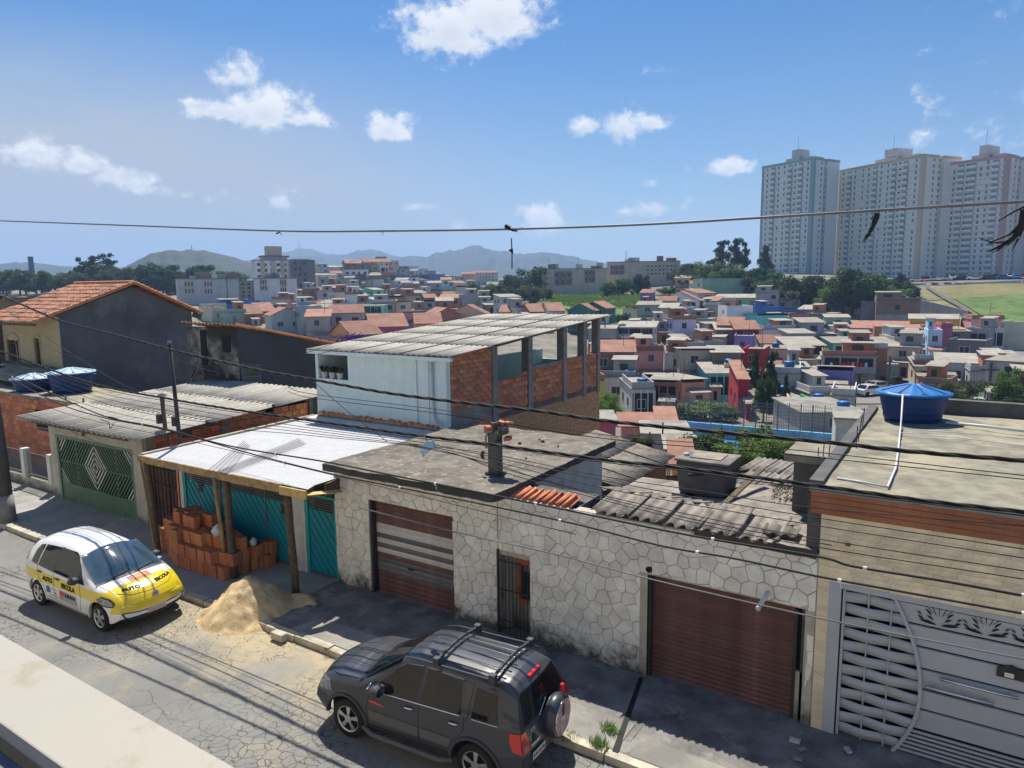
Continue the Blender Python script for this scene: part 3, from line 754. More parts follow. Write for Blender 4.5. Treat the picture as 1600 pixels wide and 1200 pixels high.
# narrow recess with a small brick edged window behind a grille
MB().box(-6.95, -6.30, FY+.42, FY+.5, -.2, 1.8).build('recess_wall', 'render_beige', t)
mb = MB(); grid_wall(mb, (-6.80, -6.31), (.58, 1.46), [(-6.72, -6.40, .66, 1.32)], FY+.36, FY+.41); mb.build('window_frame', 'brick_clay', t)
MB().box(-6.74, -6.38, FY+.405, FY+.415, .6, 1.34).build('pane', 'glass_dark', t)
g = thing('grille_gate', (-6.7, 10.25, 0), 'thin black iron bar gate in the narrow gap of the stone wall', 'gate')
for i in range(9):
    x = -6.96+.078*i; MB().tube([(x, FY-.03, .06), (x, FY-.03, 1.62-.02*(i % 3)-.01*i)], .008, 6).build('bar', 'iron_dark', g)
mb = MB()
for z in (.35, .95, 1.50): mb.box(-6.97, -6.32, FY-.042, FY-.022, z, z+.025)
mb.build('rail', 'iron_dark', g)
MB().box(-6.985, -6.955, FY-.05, FY-.01, 0, 1.72).build('gate_post', 'iron_dark', g)
MB().box(-6.90, -6.84, FY-.05, FY-.03, .80, .9).build('lock', 'iron_dark', g)
# soot stain blobs: drain hole, pipe
MB().tube([(-4.02, FY+.02, 1.97), (-4.04, FY-.05, 1.95)], .05, 10).build('drain_hole', 'gate_black', t)
p = thing('overflow_pipe', (-2.3, 10.2, 1.9), 'short grey drain pipe sticking out above the big red shutter', 'pipe')
MB().tube([(-2.18, FY+.05, 2.02), (-2.22, FY-.38, 1.93)], .032, 12).build('pipe', 'pvc', p, smooth=True)
MB().tube([(-2.217, FY-.36, 1.934), (-2.224, FY-.46, 1.915)], .036, 12).build('pipe_end', 'sheet_white', p, smooth=True)
# flat roof parts behind the wall
MB().box(-6.9, -1.56, FY+.2, 10.75, 2.30, 2.52).build('roof_slab', 'concrete_dark', t)
uneven_slab('roof_slab', -3.3, -1.56, 10.25, 13.2, 2.78, .12, t, 'fibre_old', 'slab_edge', 14, 16, .02, seed=8)
uneven_slab('roof_slab', -5.6, -3.3, 11.4, 13.8, 2.45, .1, t, 'fibre_old', 'slab_edge', 10, 10, .03, seed=9)
me = corr_mesh(.66, 1.0, .21, .030, .012, mat='fibre_old', ragged=.05)
rr = random.Random(9)
for i in range(5):
    link(me, 'roof_sheet', t, Matrix.Translation((-5.05+.58*i, 10.24, 2.79+.01*(i % 2))) @ Matrix.Rotation(.10+rr.uniform(-.02, .03), 4, 'X'))
for i in range(4):
    link(me, 'roof_sheet', t, Matrix.Translation((-5.4+.58*i, 11.25, 2.86)) @ Matrix.Rotation(-.25, 4, 'X'))
# loose sheet fragment and debris
o = link(corr_mesh(.5, .42, .17, .02, mat='stone_cream'), 'broken_sheet', None, Matrix.Translation((-2.35, 10.42, 2.86)) @ Matrix.Rotation(.05, 4, 'Z')); tag(o, 'pale broken piece of corrugated sheet lying on the roof above the red shutter', 'sheet')
o = MB().bar((-3.4, 11.2, 2.62), (-3.0, 13.2, 3.1), .10, .03).build('loose_plank', 'wood_old'); tag(o, 'weathered plank leaning on the grey corrugated roofs, right of the grey tank', 'plank')
o = MB().bar((-4.2, 12.6, 2.95), (-3.3, 13.3, 3.0), .05, .05).build('loose_plank', 'iron_dark'); tag(o, 'dark thin beam on the old roofs behind the leaning plank', 'beam')
me = [MB().box(-s, s, -s*.7, s*.7, -s*.3, s*.3).mesh('rubble_piece', m) for s, m in ((.09, 'concrete_dark'), (.06, 'stone_cream'), (.07, 'wood_old'), (.05, 'leaf_olive'))]
DEB = sorted((rr.uniform(1150, 1255), rr.uniform(762, 812)) for _ in range(36)); CNT = [0]*4
for k in range(36):
    px, py = DEB[k]; p = gz(px, py, 2.62); CNT[k % 4] += 1
    o = link(me[k % 4], 'rubble_piece', None, Matrix.Translation(p) @ Matrix.Rotation(rr.uniform(0, 3), 4, 'Z') @ Matrix.Rotation(rr.uniform(-.5, .5), 4, 'X'))
    tag(o, ['first', 'second', 'third', 'fourth', 'fifth', 'sixth', 'seventh', 'eighth', 'ninth'][CNT[k % 4]-1]+' from left '+['dark concrete', 'pale mortar', 'brown wood', 'mossy green'][k % 4]+' fragment in the roof debris beside the block pillar', 'rubble', ['dark', 'pale', 'brown', 'mossy'][k % 4]+' fragments of debris on the roof')
mb = MB()
for k in range(500):
    px, py = rr.uniform(1205, 1252), rr.uniform(765, 800); p = gz(px, py, 2.62)+np.array((0, 0, rr.uniform(0, .2))); a = rr.uniform(0, 6.28); s = .05
    mb.add([p, p+np.array((cos(a)*s, sin(a)*s, s)), p+np.array((-sin(a)*s*.4, cos(a)*s*.4, s*.6))], [(0, 1, 2)])
mb.build('roof_weeds', 'leaf_olive', kind='stuff', label='clump of dry yellow green weeds growing on the roof', cat='weeds')
# asbestos water tank on blocks
t = thing('grey_water_tank', (-4.0, 12.9, 2.3), 'square dark grey cement water tank standing on blocks behind the stone wall', 'water tank')
x0, x1, y0, y1, z0, z1 = -4.52, -3.50, 12.75, 13.6, 2.52, 3.16
mb = MB(); mb.hexa([(x0+.06, y0+.05, z0), (x1-.06, y0+.05, z0), (x1-.06, y1-.05, z0), (x0+.06, y1-.05, z0), (x0, y0, z1), (x1, y0, z1), (x1, y1, z1), (x0, y1, z1)]); mb.build('tank_body', 'concrete_dark', t, bevel=.06)
MB().box(x0-.02, x1+.02, y0-.02, y1+.02, z1, z1+.05).build('lid', 'fibre_old', t, bevel=.03)
MB().box(x0+.22, x1-.2, y0+.18, y1-.15, z1+.045, z1+.07).build('lid_panel', 'slab_light', t, bevel=.01)
MB().lathe([(0.001, .05), (.05, .05), (.07, 0)], (x0+.12, y0+.3, z1+.05), 12).build('cap', 'sheet_white', t)
for a, b in ((x0-.05, x0+.2), (x1-.3, x1+.02)): MB().box(a, b, y0, y1, 1.4, z0).build('block', 'concrete', t)
MB().box(x0+.38, x0+.78, y0-.15, y0+.2, 1.9, 2.5).build('block', 'concrete', t)
# chimney like block pillar next to the slab of the tiled house
t = thing('block_pillar', (-2.0, 12.3, 2), 'square dark concrete block pillar with rusty rods left of the tiled house roof', 'pillar')
MB().box(-2.22, -1.70, 11.95, 12.6, 1.2, 3.62).build('shaft', 'concrete_dark', t)
MB().box(-2.36, -1.66, 11.85, 12.85, 3.62, 3.76).build('cap', 'slab_light', t, bevel=.02)
for i, x in enumerate((-1.85, -1.78, -1.70)): MB().tube([(x, 11.9-.06*i, 3.2), (x+.01*i, 11.9, 3.9+.06*i)], .008, 5).build('rod', 'iron_dark', t)
# ---------------------------------------------------------------- tiled house on the right with the grey gate
t = thing('tiled_house', (0, 10.5, 0), 'house at the right edge with flat pale roof, red brick band and beige strip tiles', 'house')
GX0, GX1, GZ1 = -1.37, 2.6, 2.36
mb = MB(); grid_wall(mb, (-1.52, 4.5), (-.4, 3.32), [(GX0, GX1, -.5, GZ1)], FY, FY+.2); mb.build('wall', 'mortar', t)
# strip tiles laid piece by piece
rt_ = random.Random(12); tm = {}
zt = -.2; row = 0
while zt < 3.29:
    x = -1.52-rt_.uniform(0, .3)
    while x < 1.6:
        L_ = .46; a = max(x, -1.52); b = min(x+L_, 1.6); x += L_
        parts = [(a, b)]
        if zt < GZ1-.02: parts = [(a, min(b, GX0))] if a < GX0 else []
        for (p, q) in parts:
            if q-p < .03: continue
            k = (round(q-p, 2))
            if k not in tm: tm[k] = MB().box(.001, q-p-.001, -.010, 0, .001, .075-.001).mesh('tile', 'tile_clad')
            link(tm[k], 'tile', t, Matrix.Translation((p, FY-rt_.uniform(0, .006), zt)))
    zt += .075; row += 1
MB().box(-1.66, 4.5, FY-.045, FY+.2, 3.32, 3.64).build('brick_band', 'brick_painted', t)
mb = MB()
for z in (3.40, 3.48, 3.56): mb.box(-1.655, 4.5, FY-.05, FY-.0452, z, z+.007)
mb.build('mortar_line', 'shutter_red', t)
uneven_slab('slab_roof', -1.68, 4.8, FY-.06, 17.5, 3.72, .08, t, 'slab_light', 'concrete', 30, 30, .022, seed=21)
MB().box(-1.71, -1.45, 10.35, 17.5, -4, 3.64).build('wall', 'concrete_dark', t)
MB().box(-1.4, 5.0, 17.4, 17.62, -6, 4.02).build('parapet', 'concrete_dark', t)
MB().box(-1.70, -1.52, FY, 17.4, 3.715, 3.78).build('shadow_strip', 'concrete_dark', t)  # dark strip standing in for the thin shadow along the roof's left edge
MB().box(-1.19, -1.13, FY-.045, FY-.011, 2.92, 2.96).build('vent', 'block_hole', t)
for i, (px, py) in enumerate([(1338, 700), (1347, 672), (1341, 690)]):
    p = gz(px, py, 3.72); MB().tube([p, p+np.array((.02*i, .0, .38+.05*i))], .009, 5).build('rod', 'iron_dark', t)
# gate
g = thing('grey_gate', (0, 10.2, 0), 'large slate grey metal gate with woven strips, leaf cut-outs and two long steel handles', 'gate')
mb = MB(); mb.box(GX0, GX0+.16, FY-.02, FY+.12, -.14, GZ1).box(GX0+.16, GX1, FY-.02, FY+.12, GZ1-.07, GZ1); mb.build('frame', 'gate_grey', g)
MB().box(GX0+.16, GX0+.185, FY+.02, FY+.1, -.1, GZ1-.07).build('seam', 'gate_black', g)
MB().box(GX0+.16, GX1, FY+.16, FY+.18, -.14, GZ1).build('backing', 'gate_black', g)
wx0, wx1 = GX0+.20, GX0+.20+.98; bz, tz = -.06, GZ1-.09
def arc_x(z):  # right boundary of the woven part
    u = (z-bz)/(tz-bz); return wx0+.62+.36*(1-((u-.45)/.55)**2) if u > .45 else wx0+.60+.38*(1-((.45-u)/.45)**2)
nst = 13; hh = (tz-bz)/nst
posts = [wx0+.30, wx0+.58]
for i in range(nst):
    z0 = bz+i*hh+.006; z1 = bz+(i+1)*hh-.028; zc = (z0+z1)/2; xe = arc_x(zc)
    n = 26; vs = []; fs = []
    for k in range(n+1):
        x = wx0+(xe-wx0)*k/n; ph = (x-wx0)/.30*pi; d = FY+.055+.022*cos(ph)*(1 if i % 2 else -1)
        vs += [(x, d, z0), (x, d-.004, z1)]
    fs = [(2*k, 2*k+2, 2*k+3, 2*k+1) for k in range(n)]
    m = len(vs); vs += [(x, y+.008, z) for x, y, z in vs]; fs += [(b+m, a+m, d+m, c+m) for a, b, c, d in fs]
    for k in range(n):
        fs += [(2*k+1, 2*k+3, m+2*k+3, m+2*k+1), (2*k, m+2*k, m+2*k+2, 2*k+2)]
    MB().add(vs, fs).build('woven_strip', 'gate_grey', g, smooth=True)
for x in posts: MB().box(x-.009, x+.009, FY+.048, FY+.066, bz, tz).build('upright', 'gate_grey', g)
MB().box(wx0-.02, wx0+.012, FY+.01, FY+.07, bz, tz).box(wx0, wx0+.62, FY+.01, FY+.07, bz-.04, bz).box(wx0, wx0+.7, FY+.02, FY+.07, tz, tz+.02).build('weave_frame', 'gate_grey', g)
# arched divider
zs = np.linspace(bz-.02, tz+.01, 36); vs = []
for z in zs:
    x = arc_x(min(max(z, bz), tz)); vs += [(x-.022, FY-.0, z), (x+.022, FY-.0, z), (x+.022, FY+.08, z), (x-.022, FY+.08, z)]
fs = []
for k in range(len(zs)-1):
    for q in range(4): a = 4*k+q; b = 4*k+(q+1) % 4; fs.append((a, b, b+4, a+4))
MB().add(vs, fs).build('arched_rib', 'gate_grey', g, smooth=False)
# horizontal panels, right of the arch, with slatted base
def panel_poly(z0, z1):
    pts = [(arc_x(min(max(z, bz), tz))+.02, z) for z in np.linspace(z0, z1, 7)]
    return pts+[(GX1-.02, z1), (GX1-.02, z0)]
bounds = [.50, .80, 1.09, 1.38, 1.68, 1.98, tz]
for i in range(len(bounds)-1):
    z0, z1 = bounds[i]+.012, bounds[i+1]-.012; P = panel_poly(z0, z1)
    mb = MB(); mb.prism([(x, FY+.05, z) for x, z in P], (0, .02, 0)); mb.build('panel', 'gate_grey', g)
    mb = MB(); mb.prism([(x, FY+.035, z) for x, z in panel_poly(z0+.22, z1-.005)], (0, .014, 0)); mb.build('panel_lip', 'gate_grey', g)
for i in range(9):
    z = -.06+i*.062; P = [(max(arc_x(max(z, bz)), arc_x(max(z+.03, bz)))+.02, z), (GX1-.02, z), (GX1-.02, z+.034), (arc_x(max(z+.03, bz))+.02, z+.034)]
    MB().prism([(x, FY+.05, zz) for x, zz in P], (0, .02, 0)).build('base_slat', 'gate_grey', g)
def leaf_cut(cx, cz, s):
    mb = MB(); y = FY+.0335
    def leaf(x, z, ang, L_, w):
        u = np.array((cos(ang), sin(ang))); v = np.array((-sin(ang), cos(ang))); n = 6
        pts = [np.array((x, z))+u*L_*k/n+v*w*sin(pi*k/n) for k in range(n+1)]+[np.array((x, z))+u*L_*k/n-v*w*sin(pi*k/n)*.5 for k in range(n-1, 0, -1)]
        mb.prism([(cx+s*p[0], y, cz+s*p[1]) for p in pts], (0, .0012, 0))
    for sg in (-1, 1):
        A = (lambda a: a if sg > 0 else pi-a)
        for (x, z, a, l, w) in [(.03, 0, .15, .36, .045), (.10, .10, .55, .16, .03), (.28, .06, .60, .16, .03), (.14, .19, .85, .20, .028), (.33, .17, .65, .12, .022)]:
            leaf(sg*x, z, A(a), l, w*sg)
        leaf(sg*.04, .18, A(1.15), .32, .012*sg)
        leaf(sg*.09, .24, A(.75), .30, .010*sg)
    leaf(0, .2, pi/2, .30, .012)
    mb.build('leaf_cutout', 'gate_black', g)
leaf_cut(-.04, 2.03, .60); leaf_cut(.47, 2.04, .60); leaf_cut(.98, 2.04, .60)
for (xa, xb, z) in ((-.14, .62, 1.17), (.02, .86, 1.33)):
    h = MB().tube([(xa, FY-.03, z), (xb, FY-.03, z)], .020, 12).build('handle', 'steel', g, smooth=True)
    MB().box(xa+.08, xa+.1, FY-.02, FY+.035, z-.01, z+.01).box(xb-.1, xb-.08, FY-.02, FY+.035, z-.01, z+.01).build('bracket', 'steel', h)
lk = MB().prism([(.62, FY+.01, 1.54), (.92, FY+.01, 1.54), (.92, FY+.01, 1.66), (.77, FY+.01, 1.72), (.62, FY+.01, 1.66)], (0, .03, 0)).build('lock_plate', 'iron_dark', g)
MB().box(.70, .80, FY+.0, FY+.012, 1.56, 1.62).build('keypad', 'steel', lk)
# debris at the wall foot
for i, (px, py, s, m) in enumerate([(1242, 1157, .07, 'plaster_pale'), (1253, 1170, .05, 'concrete'), (1325, 1172, .06, 'sheet_white'), (1246, 1185, .06, 'concrete')]):
    p = gz(px, py, .13); o = MB().box(-s, s, -s*.6, s*.6, -s*.3, s*.3).build('rubble_piece', m, bevel=.008); o.matrix_basis = Matrix.Translation(p) @ Matrix.Rotation(i*1.1, 4, 'Z')
    tag(o, ['pale plaster lump at the wall foot beside the grey gate', 'small grey lump next to the plaster lump at the wall foot', 'white scrap on the pavement below the woven strips', 'grey stone chip on the pavement nearest the camera by the grey gate'][i], 'rubble')
# blue water tank on the slab
def round_tank(name, c, r0, r1, h, label, lidmat='tank_lid', bodymat='tank_blue', nrib=8, group=None):
    t = thing(name, c, label, 'water tank', group)
    x, y, z = c; prof = [(r0*.97, 0), (r0, .03)]
    for k in range(1, 12):
        f = k/12; prof += [(r0+(r1-r0)*f-(.012 if k in (3, 6) else 0), .03+(h-.1)*f)]
    prof += [(r1, h-.04), (r1+.05, h-.03), (r1+.05, h)]
    MB().lathe(prof, c, 48).build('tank_body', bodymat, t, smooth=True)
    n = 64; vs = [(x, y, z+h+.155)]; fs = []
    R = [(.10, .15), (r1*.35, .12), (r1*.7, .062), (r1*.97, .018), (r1+.07, .0), (r1+.075, -.035)]
    for rr_, zz in R:
        for k in range(n):
            a = 2*pi*k/n; ridge = .018*max(0, cos(nrib*a))**4*(1 if rr_ < r1 else .4); vs.append((x+rr_*cos(a), y+rr_*sin(a), z+h+zz+ridge))
    for k in range(n): fs.append((0, 1+k, 1+(k+1) % n))
    for j in range(len(R)-1):
        for k in range(n): a = 1+j*n+k; b = 1+j*n+(k+1) % n; fs.append((a, a+n, b+n, b))
    lid = MB().add(vs, fs).build('lid', lidmat, t, smooth=True)
    for k in range(nrib):
        a = 2*pi*(k+.5)/nrib
        pts = [(x+q*cos(a), y+q*sin(a), z+h+zz+.006) for q, zz in ((.12, .148), (r1*.35, .12), (r1*.7, .062), (r1*.97, .018))]
        MB().tube(pts, [.006, .009, .010, .010], 6).build('rib', 'tank_seam', lid)
        c0, c1 = cos(a), sin(a); e = np.array((x+r1*c0, y+r1*c1, z+h+.012)); s = np.array((-c1, c0, 0))*.09; inn = np.array((c0, c1, 0))*-.13+np.array((0, 0, .03))
        MB().prism([e-s, e+s, e+inn], (0, 0, .004)).build('clip', 'tank_seam', lid)
    return t
tc_ = gz(1420, 662, 3.72)
round_tank('blue_water_tank', (tc_[0]+.02, 16.3, 3.73), .52, .62, .57, 'big dark blue water tank with bright ribbed lid on the flat roof at right')
def pipe(pts, r, label, mat='pvc', cat='pipe', name='water_pipe'):
    return tag(MB().tube(pts, r, 10).build(name, mat, smooth=True), label, cat)
P_ = [gy(1411, 612, 15.62), gz(1408, 660, 3.80), gz(1404, 700, 3.75), gz(1400, 730, 3.75), gz(1387, 761, 3.75), gz(1345, 753, 3.75), gz(1308, 747, 3.75)]
P_[0][2] = 4.32
pipe(P_, .016, 'white bent pipe coming down from the blue tank and across the flat roof')
pipe([gz(1478, 660, 3.80), gz(1540, 666, 3.8), gz(1620, 676, 3.8)], .028, 'thick white pipe leaving the blue tank towards the right edge')
pipe([gz(1408, 670, 3.78), gz(1500, 676, 3.76), gz(1620, 688, 3.76)], .008, 'thin pale pipe, upper one of two running right from the bent pipe', 'pvc')
pipe([gz(1408, 676, 3.78), gz(1500, 684, 3.76), gz(1620, 700, 3.76)], .008, 'thin pale pipe, lower one of two running right from the bent pipe', 'pvc')

# ---------------------------------------------------------------- teal gate house with the white canopy
t = thing('canopy_house', (-14, 10.5, 0), 'house front with teal metal doors under a white canopy on rough wooden posts', 'house')
CZ_ = 2.5
A = np.array([-16.72, 9.2, 2.50]); B = np.array([-10.90, 9.3, 2.50]); C_ = np.array([-11.75, 14.95, 2.52]); D_ = np.array([-16.95, 14.95, 2.52])
nx, ny = 24, 20; vs = []; fs = []; rq = random.Random(2)
for j in range(ny+1):
    for i in range(nx+1):
        p = (A*(1-i/nx)+B*i/nx)*(1-j/ny)+(D_*(1-i/nx)+C_*i/nx)*j/ny
        if j/ny > .02 and p[0] > -11.02: p[0] = -11.02-.0*j
        vs.append((p[0], p[1], p[2]+.004*sin(i*.3)*sin(j*.25)))
for j in range(ny):
    for i in range(nx): a = j*(nx+1)+i; fs.append((a, a+1, a+nx+2, a+nx+1))
MB().add(vs, fs).build('canopy', 'sheet_white', t, smooth=True)
mb = MB(); mb.bar(A+(-.1, -.03, -.07), (-13.2, 9.20, 2.43), .05, .17); mb.build('fascia_board', 'wood_plank', t)
mb = MB(); mb.bar((-13.2, 9.20, 2.43), (-11.6, 9.24, 2.43), .05, .19); mb.build('fascia_board', 'wood_plank', t)
mb = MB(); mb.bar((-11.62, 9.19, 2.41), (-10.86, 9.22, 2.41), .04, .17); mb.build('fascia_board', 'wood_yellow', t)
MB().bar((-10.95, 9.25, 2.40), (-10.6, 9.9, 2.36), .22, .02).build('loose_board', 'wood_yellow', t)
MB().bar((-10.95, 9.8, 2.33), (-11.05, 10.3, 2.33), .04, .30).build('side_board', 'wood_old', t)
mb = MB()
for x in np.linspace(-16.3, -11.3, 7): mb.box(x-.04, x+.04, 9.25, 14.8, 2.36, 2.46)
mb.build('rafter', 'wood_old', t)
MB().bar((-16.78, 9.25, 2.5), (-17.0, 14.9, 2.55), .10, .08).build('edge_beam', 'kerb_stone', t)
MB().box(-17.1, -11.03, FY+.9, FY+1.1, -.2, 2.34).build('inner_wall', 'concrete_dark', t)
MB().box(-17.12, -17.0, 10.3, 14.9, -.2, 2.4).build('side_wall', 'brick_clay', t)
MB().box(-11.75, -11.7, 14.2, 15.0, .2, 2.4).build('side_wall', 'concrete_dark', t)
# posts
def post(parent, x, y, dx, r, mat, h=2.36, z0=.1):
    rp = random.Random(int(x*100)); pts = [(x+dx*f+rp.uniform(-.01, .01), y, z0+(h-z0)*f) for f in np.linspace(0, 1, 7)]
    return MB().tube(pts, [r*rp.uniform(.93, 1.07) for _ in pts], 9).build('post', mat, parent, smooth=True)
post(t, -16.32, 9.2, -.18, .075, 'wood_old'); MB().bar((-16.28, 9.12, .12), (-16.62, 9.12, 2.4), .05, .03).build('post', 'wood_plank', t)
post(t, -13.42, 9.25, -.08, .085, 'wood_old'); post(t, -13.62, 9.18, -.18, .045, 'wood_plank', z0=.7)
post(t, -11.55, 9.4, -.12, .08, 'wood_old'); MB().box(-11.75, -11.5, 9.25, 9.5, .1, .115).build('post_foot', 'sand', t)
for (a, b) in (((-12.62, -12.22)), ((-17.05, -16.85))):
    MB().box(a, b, FY, FY+.3, -.2, 2.34).build('pillar', 'plaster_pale', t)
# teal doors: frame + diagonal boards
def diag_panel(parent, x0, x1, z0, z1, y, pitch, mat, back=None, slope=-1.2, rib=.75, th=.018, name='slat', boxes=()):
    MB().box(x0, x1, y+th, y+th+.012, z0, z1).build('back_sheet', back or mat, parent)
    L_ = sqrt(1+slope*slope); n0 = np.array((-slope/L_, 1/L_)); corners = [(x0, z0), (x1, z0), (x1, z1), (x0, z1)]
    ds = [c[0]*n0[0]+c[1]*n0[1] for c in corners]; d = min(ds)
    while d < max(ds):
        p = clip_half(clip_half(corners, n0, d+pitch*rib), -n0, -d)
        d += pitch
        if len(p) >= 3 and area(p) > .002:
            q = inset(p, .006)
            if len(q) < 3: continue
            MB().prism([(u, y+th, w) for u, w in p], (0, -.002, 0)).prism([(u, y+th-.002, w) for u, w in q], (0, -th+.002, 0)).build(name, mat, parent)
def teal_gate(x0, x1, z0, z1, label, splits, lock=()):
    g = thing('teal_gate', ((x0+x1)/2, FY, 0), label, 'gate')
    MB().box(x0, x0+.07, FY+.02, FY+.1, z0, z1).box(x1-.05, x1, FY+.02, FY+.1, z0, z1).box(x0+.07, x1-.05, FY+.02, FY+.1, z1-.05, z1).build('frame', 'teal_frame', g)
    xs = [x0+.07]+splits+[x1-.05]
    for i in range(len(xs)-1):
        a, b = xs[i]+.015, xs[i+1]-.015
        diag_panel(g, a, b, z0+.1, z1-.36, FY+.05, .165, 'teal', slope=-1.25)
        for k in range(5):
            MB().box(a, b, FY+.055, FY+.07, z1-.33+k*.055, z1-.33+k*.055+.022).build('bar', 'iron_grey', g)
        for k in range(3): MB().box(a, b, FY+.05, FY+.07, z0+.0+k*.032, z0+.018+k*.032).build('bar', 'iron_grey', g)
        MB().box(b, b+.03, FY+.03, FY+.09, z0, z1-.05).build('stile', 'teal_frame' if i == len(xs)-2 else 'iron_grey', g)
    for (x, z) in lock: 
        MB().prism([(x-.11, FY+.035, z-.11), (x+.11, FY+.035, z-.11), (x+.08, FY+.035, z), (x+.11, FY+.035, z+.11), (x-.11, FY+.035, z+.11), (x-.08, FY+.035, z)], (0, .016, 0)).build('lock_plate', 'iron_dark', g)
    return g
teal_gate(-16.85, -12.62, .08, 1.98, 'wide teal metal gate with diagonal ribs behind the stacked bricks', [-15.35, -13.62], [(-16.15, 1.50), (-12.98, 1.45)])
g2 = teal_gate(-12.21, -11.24, .06, 1.98, 'narrow teal metal door with diagonal ribs between white pillar and stone wall', [])
# dark gate to the left of the canopy
g = thing('rusty_gate', (-17.8, 10.3, 0), 'dark rusty metal gate with scroll work left of the white pillar, behind a post', 'gate')
MB().box(-18.35, -17.08, FY+.12, FY+.14, .1, 2.0).build('panel', 'shutter_red', g)
for x in np.linspace(-18.3, -17.1, 8): MB().box(x-.012, x+.012, FY+.06, FY+.085, .1, 2.05).build('bar', 'iron_dark', g)
for z in (.55, 1.25, 1.7): MB().box(-18.35, -17.08, FY+.055, FY+.09, z, z+.035).build('rail', 'iron_dark', g)
for x in np.linspace(-18.25, -17.15, 8):
    MB().tube([(x+.05*cos(a), FY+.05, 2.0+.05*sin(a)) for a in np.linspace(0, 5.4, 9)], .009, 5).build('scroll', 'iron_grey', g)
tag(MB().box(-18.52, -18.36, FY-.02, FY+.25, -.2, 2.2).build('gate_post', 'brick_clay'), 'narrow brick gate post between the green gate and the dark rusty gate', 'post')
# steel mesh rods on the canopy
for (pa, pb, n, w, lab) in [((340, 741), (387, 693), 5, (9, 3), 'bundle of thin steel rods, steeper one of two lying crossed on the white canopy'), ((345, 740), (474, 690), 6, (2, 5), 'bundle of long thin steel rods, flatter one lying across the white canopy')]:
    q = thing('steel_rods', gz(*pa, 2.55), lab, 'steel rods')
    for k in range(n):
        a = gz(pa[0]+w[0]*(k-n/2)*.9, pa[1]+w[1]*(k-n/2)*.2, 2.545); b = gz(pb[0]+(k-n/2)*2.2, pb[1]+(k-n/2)*1.6, 2.56)
        MB().tube([a, b], .0065, 5).build('rod', 'iron_dark', q)
# brick pile
pile = thing('brick_pile', (-15, 9.4, .12), 'stepped pile of orange hollow clay blocks stacked in front of the teal gate', 'brick pile')
bw, bd, bh = .235, .15, .285
hb = MB(); hb.box(0, bw-.008, 0, bd-.006, 0, bh-.006); hme = hb.mesh('brick', 'block_new')
hb = MB(); hb.box(0, bw-.008, 0, bd-.006, 0, bh-.006); hb.cur = 1
for i in range(2):
    for j in range(2): hb.add([(.03+i*.10, .02+j*.06, bh-.0055), (.10+i*.10, .02+j*.06, bh-.0055), (.10+i*.10, .065+j*.06, bh-.0055), (.03+i*.10, .065+j*.06, bh-.0055)], [(0, 1, 2, 3)])
hme2 = hb.mesh('brick', ['block_new', 'block_hole'])
def pile_rows(x):
    return np.interp(x, [-16.5, -16.25, -16.0, -15.7, -15.3, -14.9, -14.5, -14.0, -13.6, -13.3, -13.1], [2.0, 3.2, 4.0, 4.6, 4.5, 4.2, 4.0, 3.2, 3.0, 2.9, 1.6])
rp = random.Random(6)
nxp = int((-13.4+16.5)/bw)
for d in range(7):
    for i in range(nxp):
        x = -16.5+i*bw+(d % 2)*.06; rows = pile_rows(x+.1)-(1.25 if d == 0 else .7 if d == 1 else .25 if d == 2 else 0)-max(0, d-4)*.5
        if d < 2 and (x < -16.1+.3*(2-d)): continue
        if x > -13.5 and d < 2: rows = 2.4 - (1-d)*.8
        rows = int(rows+rp.uniform(-.35, .35))
        y = 8.95+d*bd+.25*((x+14.8)/1.7)**2*.5
        for k in range(rows):
            link(hme2 if k == rows-1 else hme, 'brick', pile, Matrix.Translation((x+rp.uniform(-.03, .03)+(bw/2 if k % 2 else 0)*.6, y+rp.uniform(-.02, .02), .11+k*bh)) @ Matrix.Rotation(rp.uniform(-.09, .09), 4, 'Z'))
for i in range(4):
    for k in range(2): link(hme2, 'brick', pile, Matrix.Translation((-13.62+i*.05+rp.uniform(-.02, .1), 9.75+i*.13, .11+k*bh)) @ Matrix.Rotation(rp.uniform(-.4, .4), 4, 'Z'))
def bag(name, c, s, label, mat='bag_white'):
    rb = random.Random(int(c[0]*77)); n, m = 14, 9; vs = []; fs = []
    for j in range(m+1):
        f = j/m; rr_ = s*(.55+.5*sin(pi*min(1, f*1.15))**.8)*(1 if f < .75 else 1-(f-.75)*2.6)
        for k in range(n):
            a = 2*pi*k/n; q = 1+.16*sin(3*a+f*5)+rb.uniform(-.06, .06); vs.append((c[0]+rr_*q*cos(a)*.8, c[1]+rr_*q*sin(a)*.7, c[2]+s*1.9*f))
    for j in range(m):
        for k in range(n): a = j*n+k; b = j*n+(k+1) % n; fs.append((a, b, b+n, a+n))
    fs.append(tuple(m*n+k for k in range(n))); fs.append(tuple(range(n-1, -1, -1)))
    return tag(MB().add(vs, fs).build(name, mat, smooth=True), label, 'plastic bag')
bag('plastic_bag', (-14.02, 9.32, .93), .15, 'full white plastic bag sitting on top of the orange bricks')
bag('plastic_bag', (-13.35, 9.75, .70), .10, 'small crumpled white bag behind the middle wooden post')

